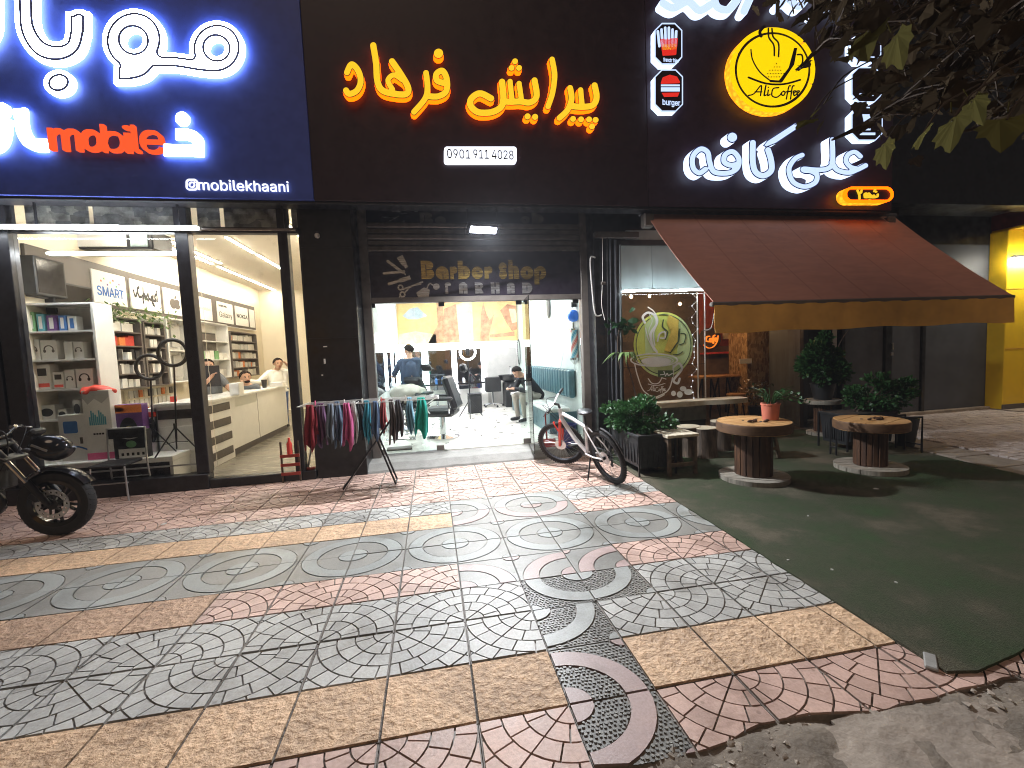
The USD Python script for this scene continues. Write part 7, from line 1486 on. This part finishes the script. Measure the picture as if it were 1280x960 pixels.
for pts, r0 in branches:
    P = curve([D3(*q) for q in pts], 8); twigs.append(tube(P, np.linspace(r0, .006, len(P)), 7))
    for k in range(300):
        i = min(int(r.triangular(0, len(P), len(P)*.8)), len(P)-1); c = P[i]+np.array([r.gauss(0, .26), r.gauss(0, .30), r.gauss(-.03, .20)])
        dirn = np.array([-.55+r.gauss(0, .45), -.1+r.gauss(0, .45), -.62+r.gauss(0, .35)]); s = r.uniform(.06, .125)
        # nothing hangs lower than the photograph's leaf edge
        q = c-EYE; z_ = q@FWD; X_, Y_ = 640+FPX*(q@RIGHT)/z_, 480-FPX*(q@UP)/z_
        lim = np.interp(X_, [930, 1000, 1040, 1060, 1100, 1130, 1180, 1230, 1300], [6, 22, 45, 120, 165, 150, 140, 150, 170])+r.uniform(-14, 10)
        if Y_ > lim or X_ < 935: continue
        if 1062 < X_ < 1104 and 34 < Y_ < 180 and r.random() < .45: continue
        m = leaf_mesh(c, dirn, s, r.uniform(-1.2, 1.2)); many.append(m)
        if k % 4 == 0: twigs.append(tube(curve([P[max(i-3, 0)], (P[max(i-3, 0)]+c)/2+[0, 0, .05], c-dirn/np.linalg.norm(dirn)*s*.5], 3), .004, 4))
for (a, b, dist, s, dx, dz, rl) in ((1190, 152, 2.5, .13, -.1, -1, .2), (1258, 150, 2.6, .13, -.3, -.9, -.3), (1104, 183, 3.2, .13, .1, -1, .3), (1155, 165, 2.9, .10, -.5, -.8, .6), (1215, 128, 2.6, .10, .3, -.8, -.5), (1118, 50, 3.0, .15, .2, -.9, .3), (1030, 130, 3.4, .12, -.7, -.6, .2), (1012, 150, 3.5, .11, -.8, -.5, -.4), (1085, 40, 3.2, .16, -.2, -1, .5)):
    singles.append(leaf_mesh(D3(a, b, dist), RIGHT*dx+UP*dz-FWD*.15, s, rl)); twigs.append(tube(curve([D3(a+70, b-60, dist+.3), D3(a+25, b-35, dist+.1), D3(a, b, dist)], 4), .004, 5))
obj('branches', cat_(twigs), 'bark', tr)
many.sort(key=lambda m: np.linalg.norm(m.vertices[0]-EYE))
for m in singles: obj('leaf', m, 'leaf_olive', tr, smooth=False)
for m in many[:285]: obj('leaf', m, 'leaf_maple', tr, smooth=False)
extra = []
for k in range(700):
    c = np.array([5.3+r.gauss(0, .9), .7+r.gauss(0, .8), 5.6+r.gauss(0, .7)]); extra.append(leaf_mesh(c, np.array([r.gauss(0, .5), r.gauss(0, .5), -.5]), r.uniform(.09, .16), r.uniform(-1, 1)))
obj('crown', cat_(many[285:]+extra), 'leaf_maple', tr, smooth=False, kind='stuff')
# ================================================================ people
from manifold3d import Manifold, OpType
def solid(bones, ref=.03, it=8):
    """One smooth surface round bones ((point, radius), (point, radius))."""
    parts = []
    for (p, r1), (q, r2) in bones: parts.append(Manifold.batch_hull([Manifold.sphere(r1, 14).translate(list(map(float, p))), Manifold.sphere(r2, 14).translate(list(map(float, q)))]))
    m = Manifold.batch_boolean(parts, OpType.Add).refine_to_length(ref).to_mesh(); t = trimesh.Trimesh(m.vert_properties[:, :3], m.tri_verts, process=True); trimesh.smoothing.filter_taubin(t, iterations=it); return t
def person(label, J, shirt, trousers, hair, base, sleeve=1.0, skin='skin', hold=None, shoes='ink', beard=False, hood=False):
    """J: joints; l/r pairs. Head direction J['face']."""
    t = thing('person', label, 'person', base); A = {k: np.array(v, float) for k, v in J.items()}
    lerp = lambda a, b, s: a*(1-s)+b*s; H, N = A['head'], A['neck']; fc = A['face']/np.linalg.norm(A['face']); upv = H-N; upv = upv-fc*(upv@fc); upv /= np.linalg.norm(upv); sd = np.cross(fc, upv)
    bones = [((H+upv*.035, .088), (H-upv*.035+fc*.025, .066)), ((H+upv*.03-fc*.03, .088), (H+upv*.02, .086)), ((H-upv*.07+fc*.03, .045), (H-upv*.03+fc*.045, .05)), ((N, .056), (H-upv*.05-fc*.02, .056)), ((H+fc*.085-upv*.005, .010), (H+fc*.102-upv*.028, .014))]
    bones += [((H+sd*s*.086-fc*.005+upv*.01, .016), (H+sd*s*.086-fc*.008-upv*.022, .012)) for s in (-1, 1)]
    torso, legs, feet = [], [], []
    ch = lerp(A['pelvis'], N, .68)
    for s in ('l', 'r'):
        S, E_, Wr, Hp, K, An, To = (A[s+k] for k in ('sh', 'el', 'wr', 'hip', 'kn', 'an', 'toe'))
        bones += [((S, .055), (E_, .042)), ((E_, .042), (Wr, .028)), ((N, .06), (S, .055))]
        torso += [((S, .070), (lerp(S, E_, min(sleeve, 1)), .058)), ((N-upv*.02, .066), (S, .068)), ((S*.85+N*.15, .075), (lerp(A['pelvis'], Hp, .9), .115)), ((ch, .135), (Hp, .12))]
        if sleeve > 1: torso.append(((E_, .058), (lerp(E_, Wr, .88), .042)))
        legs += [((Hp, .112), (K, .072)), ((K, .070), (lerp(K, An, .93), .052)), ((Hp, .115), (A['pelvis'], .12))]; feet += [((An, .05), (An-[0, 0, .03], .045)), ((An-[0, 0, .035], .042), (To, .034))]
        f = Wr-E_; f /= np.linalg.norm(f); side = np.cross(f, [0, 0, 1.]); side = side/np.linalg.norm(side) if np.linalg.norm(side) > .1 else np.array([1., 0, 0]); dn = np.cross(side, f)
        pc = Wr+f*.05; bones += [((Wr, .026), (pc, .03)), ((pc-side*.02, .022), (pc+side*.02+f*.02, .02))]
        for k, (o, L_) in enumerate(((-.03, .07), (-.01, .08), (.012, .075), (.032, .06))): b = pc+side*o+f*.025; mid = b+f*L_*.55-dn*.008; bones += [((b, .0105), (mid, .0095)), ((mid, .0095), (mid+f*L_*.35-dn*.022, .008))]
        b = Wr+f*.025-side*.03; bones += [((b, .013), (b+f*.03-side*.028, .011)), ((b+f*.03-side*.028, .011), (b+f*.055-side*.03-dn*.01, .009))]
    bones.append(((A['pelvis'], .11), (ch, .12)))
    obj('body', solid(bones, .02, 6), skin, t, smooth=60)
    sh = solid(torso, .04, 6); nz = meshkit.fbm(sh.vertices*7)-.5; sh.vertices += sh.vertex_normals*(.025*nz)[:, None]; obj('shirt', sh, shirt, t, smooth=60)
    lg_ = solid(legs, .045, 6); lg_.vertices += lg_.vertex_normals*(.02*(meshkit.fbm(lg_.vertices*8)-.5))[:, None]; obj('trousers', lg_, trousers, t, smooth=60); obj('shoes', solid(feet, .04, 4), shoes, t, smooth=60)
    hb = trimesh.creation.icosphere(4, 1.); d = hb.vertices; keep = (d@upv*1.0-d@fc*.85+.08*np.sin(d@sd*9)) > -.02
    hb.vertices = H+upv*.028-fc*.012+d*.104*np.where(keep, 1.02+.08*meshkit.noise(d*7), .80)[:, None]; obj('hair', hb, hair, t, smooth=60)
    for s in (-1, 1): obj('eye', ball(H+fc*.083+sd*s*.032+upv*.010, .011, 1), 'ink', t); obj('brow', rod(H+fc*.088+sd*s*.018+upv*.030, H+fc*.082+sd*s*.048+upv*.028, .005, n=6), hair, t)
    obj('mouth', rod(H+fc*.088-sd*.02-upv*.052, H+fc*.088+sd*.02-upv*.052, .006, n=6), 'plastic_red', t)
    if beard: bd = ball(H-upv*.07+fc*.035, .055, 2, (1, 1, .7)); obj('beard', bd, hair, t)
    if hood: hd_ = ball(H+upv*.01-fc*.015, .115, 3); obj('hood', hd_, shirt, t)
    return t
def standing(x, y, z, h, face, **k):
    """Joints of a standing figure facing the direction face (angle of its front)."""
    f = np.array([math.cos(face), math.sin(face), 0]); l = np.array([-f[1], f[0], 0]); O = np.array([x, y, z]); s = h/1.75; P = lambda a, b, c: O+(f*a+l*b)*s+np.array([0, 0, c*s])
    J = dict(head=P(.02, 0, 1.63), neck=P(-.02, 0, 1.45), pelvis=P(0, 0, .95), face=f); J['face'] = f
    for n_, q in (('l', 1), ('r', -1)): J.update({n_+'sh': P(-.01, q*.19, 1.40), n_+'el': P(-.02, q*.25, 1.12), n_+'wr': P(.10, q*.25, .90), n_+'hip': P(0, q*.095, .92), n_+'kn': P(.02, q*.10, .50), n_+'an': P(-.02, q*.11, .085), n_+'toe': P(.14, q*.13, .04)})
    J.update({a: P(*b) for a, b in k.items() if a != 'face_dir'})
    if 'face_dir' in k: J['face'] = f*k['face_dir'][0]+l*k['face_dir'][1]+np.array([0, 0, k['face_dir'][2]])
    return J
zf = .10
# the man behind the near end of the counter, a black tablet held before his face
p = atx(264, 456, -3.98); o = (-4.05, p[1])
J = standing(*o, zf, 1.62, -.95, rel=(.40, -.26, 1.16), rwr=(.44, -.05, 1.40), lel=(.30, .30, 1.12), lwr=(.62, .28, 1.06), head=(.05, 0, 1.61))
person('dark haired person holding a black tablet before the face at the counter', J, 'cloth_grey', 'cloth_navy', 'hair_black', (*o, zf), .6)
h = np.array(J['head']); yt_ = p[1]-.34; q = at(266, 470, yt_); t = thing('tablet', 'black tablet held up before the face of the person at the counter', 'tablet', q); w = at(276, 470, yt_)[0]-at(257, 470, yt_)[0]; hh = .36
obj('tablet_body', obox((q[0], yt_, q[2]), (w, .014, hh), rx=.08, bev=.005), 'ink', t); obj('camera_dot', ball((q[0]+w*.35, yt_-.008, q[2]+hh*.42), .010, 1), 'grey_board', t)
# the man in white leaning back at the far end of the counter
p = at(347, 450, 9.25); o = (p[0]-.02, 9.25)
J = standing(*o, zf, 1.66, -1.2, head=(.10, .02, 1.56), neck=(-.02, -.01, 1.40), rsh=(.0, -.21, 1.34), lsh=(-.02, .19, 1.35), rel=(.16, -.42, 1.14), rwr=(.34, -.66, 1.20), lel=(.10, .40, 1.20), lwr=(.18, .22, 1.50), face_dir=(1, .25, -.05))
person('person in white sweatshirt leaning on the far end of the counter', J, 'shirt_white', 'cloth_blue', 'hair_black', (*o, zf), 1.2)
# a head and shoulders resting low behind the counter
p = atx(309, 472, -3.72); o = (-3.74, p[1])
z_ = p[2]-1.12+.0
J = standing(*o, zf, 1.6, -1.45)
dz = p[2]-J['head'][2]
for k in J:
    if k not in ('face',) and not k.endswith(('an', 'toe', 'kn', 'hip')) and k != 'pelvis': J[k] = J[k]+np.array([0, 0, dz])
pz = zf+.48; f = np.array([math.cos(-1.45), math.sin(-1.45), 0])
for n_, sgn in (('l', 1), ('r', -1)):
    l = np.array([-f[1], f[0], 0])*sgn; c = np.array([*o, 0]); J[n_+'hip'] = c+l*.1+[0, 0, pz]-f*.08; J[n_+'kn'] = c+l*.13+f*.36+[0, 0, pz+.03]; J[n_+'an'] = c+l*.13+f*.34+[0, 0, zf+.085]; J[n_+'toe'] = J[n_+'an']+f*.15-[0, 0, .045]; J[n_+'wr'] = J[n_+'el']+f*.2+[0, 0, .02]
J['pelvis'] = np.array([*o, pz])-f*.08; J['face'] = f+np.array([.6, 0, 0])
person('bearded person sitting low behind the counter with only the head visible', J, 'cloth_grey', 'cloth_navy', 'hair_black', (*o, zf), 1.2, beard=True)
t = thing('shop_stool', 'low black stool behind the counter under the sitting person', 'stool', (*o, zf)); c = np.array([*o, 0])-f*.08; obj('seat', rod((c[0], c[1], zf+.30), (c[0], c[1], zf+.36), .17, n=20), 'leather_black', t); obj('column', rod((c[0], c[1], zf), (c[0], c[1], zf+.30), .04), 'chrome', t)
# the barber, seen from behind, in a dark hooded jacket
p = at(513, 470, 7.9); o = (p[0], 7.9)
J = standing(*o, .118, 1.74, 1.9, rel=(.20, -.28, 1.18), rwr=(.42, -.20, 1.22), lel=(.14, .30, 1.16), lwr=(.36, .26, 1.10), face_dir=(1, .3, -.2))
person('barber seen from behind in dark hooded jacket standing at the mirrors', J, 'cloth_navy', 'cloth_black', 'hair_black', (*o, .118), 1.2)
# the man waiting on the bench, bent over his lap
p = at(664, 487, 7.6); bx, by, bz = 2.12, 7.6, .118; f = np.array([-.95, -.31, 0]); f /= np.linalg.norm(f); l = np.array([-f[1], f[0], 0]); Pp = lambda a, b, c: np.array([bx, by, bz])+f*a+l*b+np.array([0, 0, c])
J = dict(pelvis=Pp(-.02, 0, .56), neck=Pp(.34, 0, .98), head=Pp(.47, .0, 1.06), face=f*.75-np.array([0, 0, .7]))
for n_, q in (('l', 1), ('r', -1)): J.update({n_+'sh': Pp(.30, q*.18, .93), n_+'el': Pp(.42, q*.24, .68), n_+'wr': Pp(.60, q*.10, .72), n_+'hip': Pp(0, q*.10, .55), n_+'kn': Pp(.46, q*.17, .54), n_+'an': Pp(.40, q*.16, .085), n_+'toe': Pp(.55, q*.18, .04)})
person('person in dark jacket and pale trousers bent forward on the teal bench', J, 'cloth_black', 'cloth_khaki', 'hair_black', (bx, by, bz), 1.2)
q = Pp(.68, 0, .74); obj('phone', obox(q, (.09, .012, .16), rx=.6, rz=math.atan2(f[1], f[0])-PI/2, bev=.003), 'ink', label='small dark phone in the hands of the bent person', cat='phone')

# thin haze added so the lamps bloom and dark tones lift
usdkit.material(stage, '/World/Looks/bloom_haze', {'v': ('principled_volume', {'color': (.86, .90, 1.), 'density': .0017})}, [], volume='v.volume')
MATS['bloom_haze'] = UsdShade.Material.Get(stage, '/World/Looks/bloom_haze')
obj('haze', box(-32, 32, -32, 32, -1.1, 9.6), 'bloom_haze', smooth=False, kind='stuff')
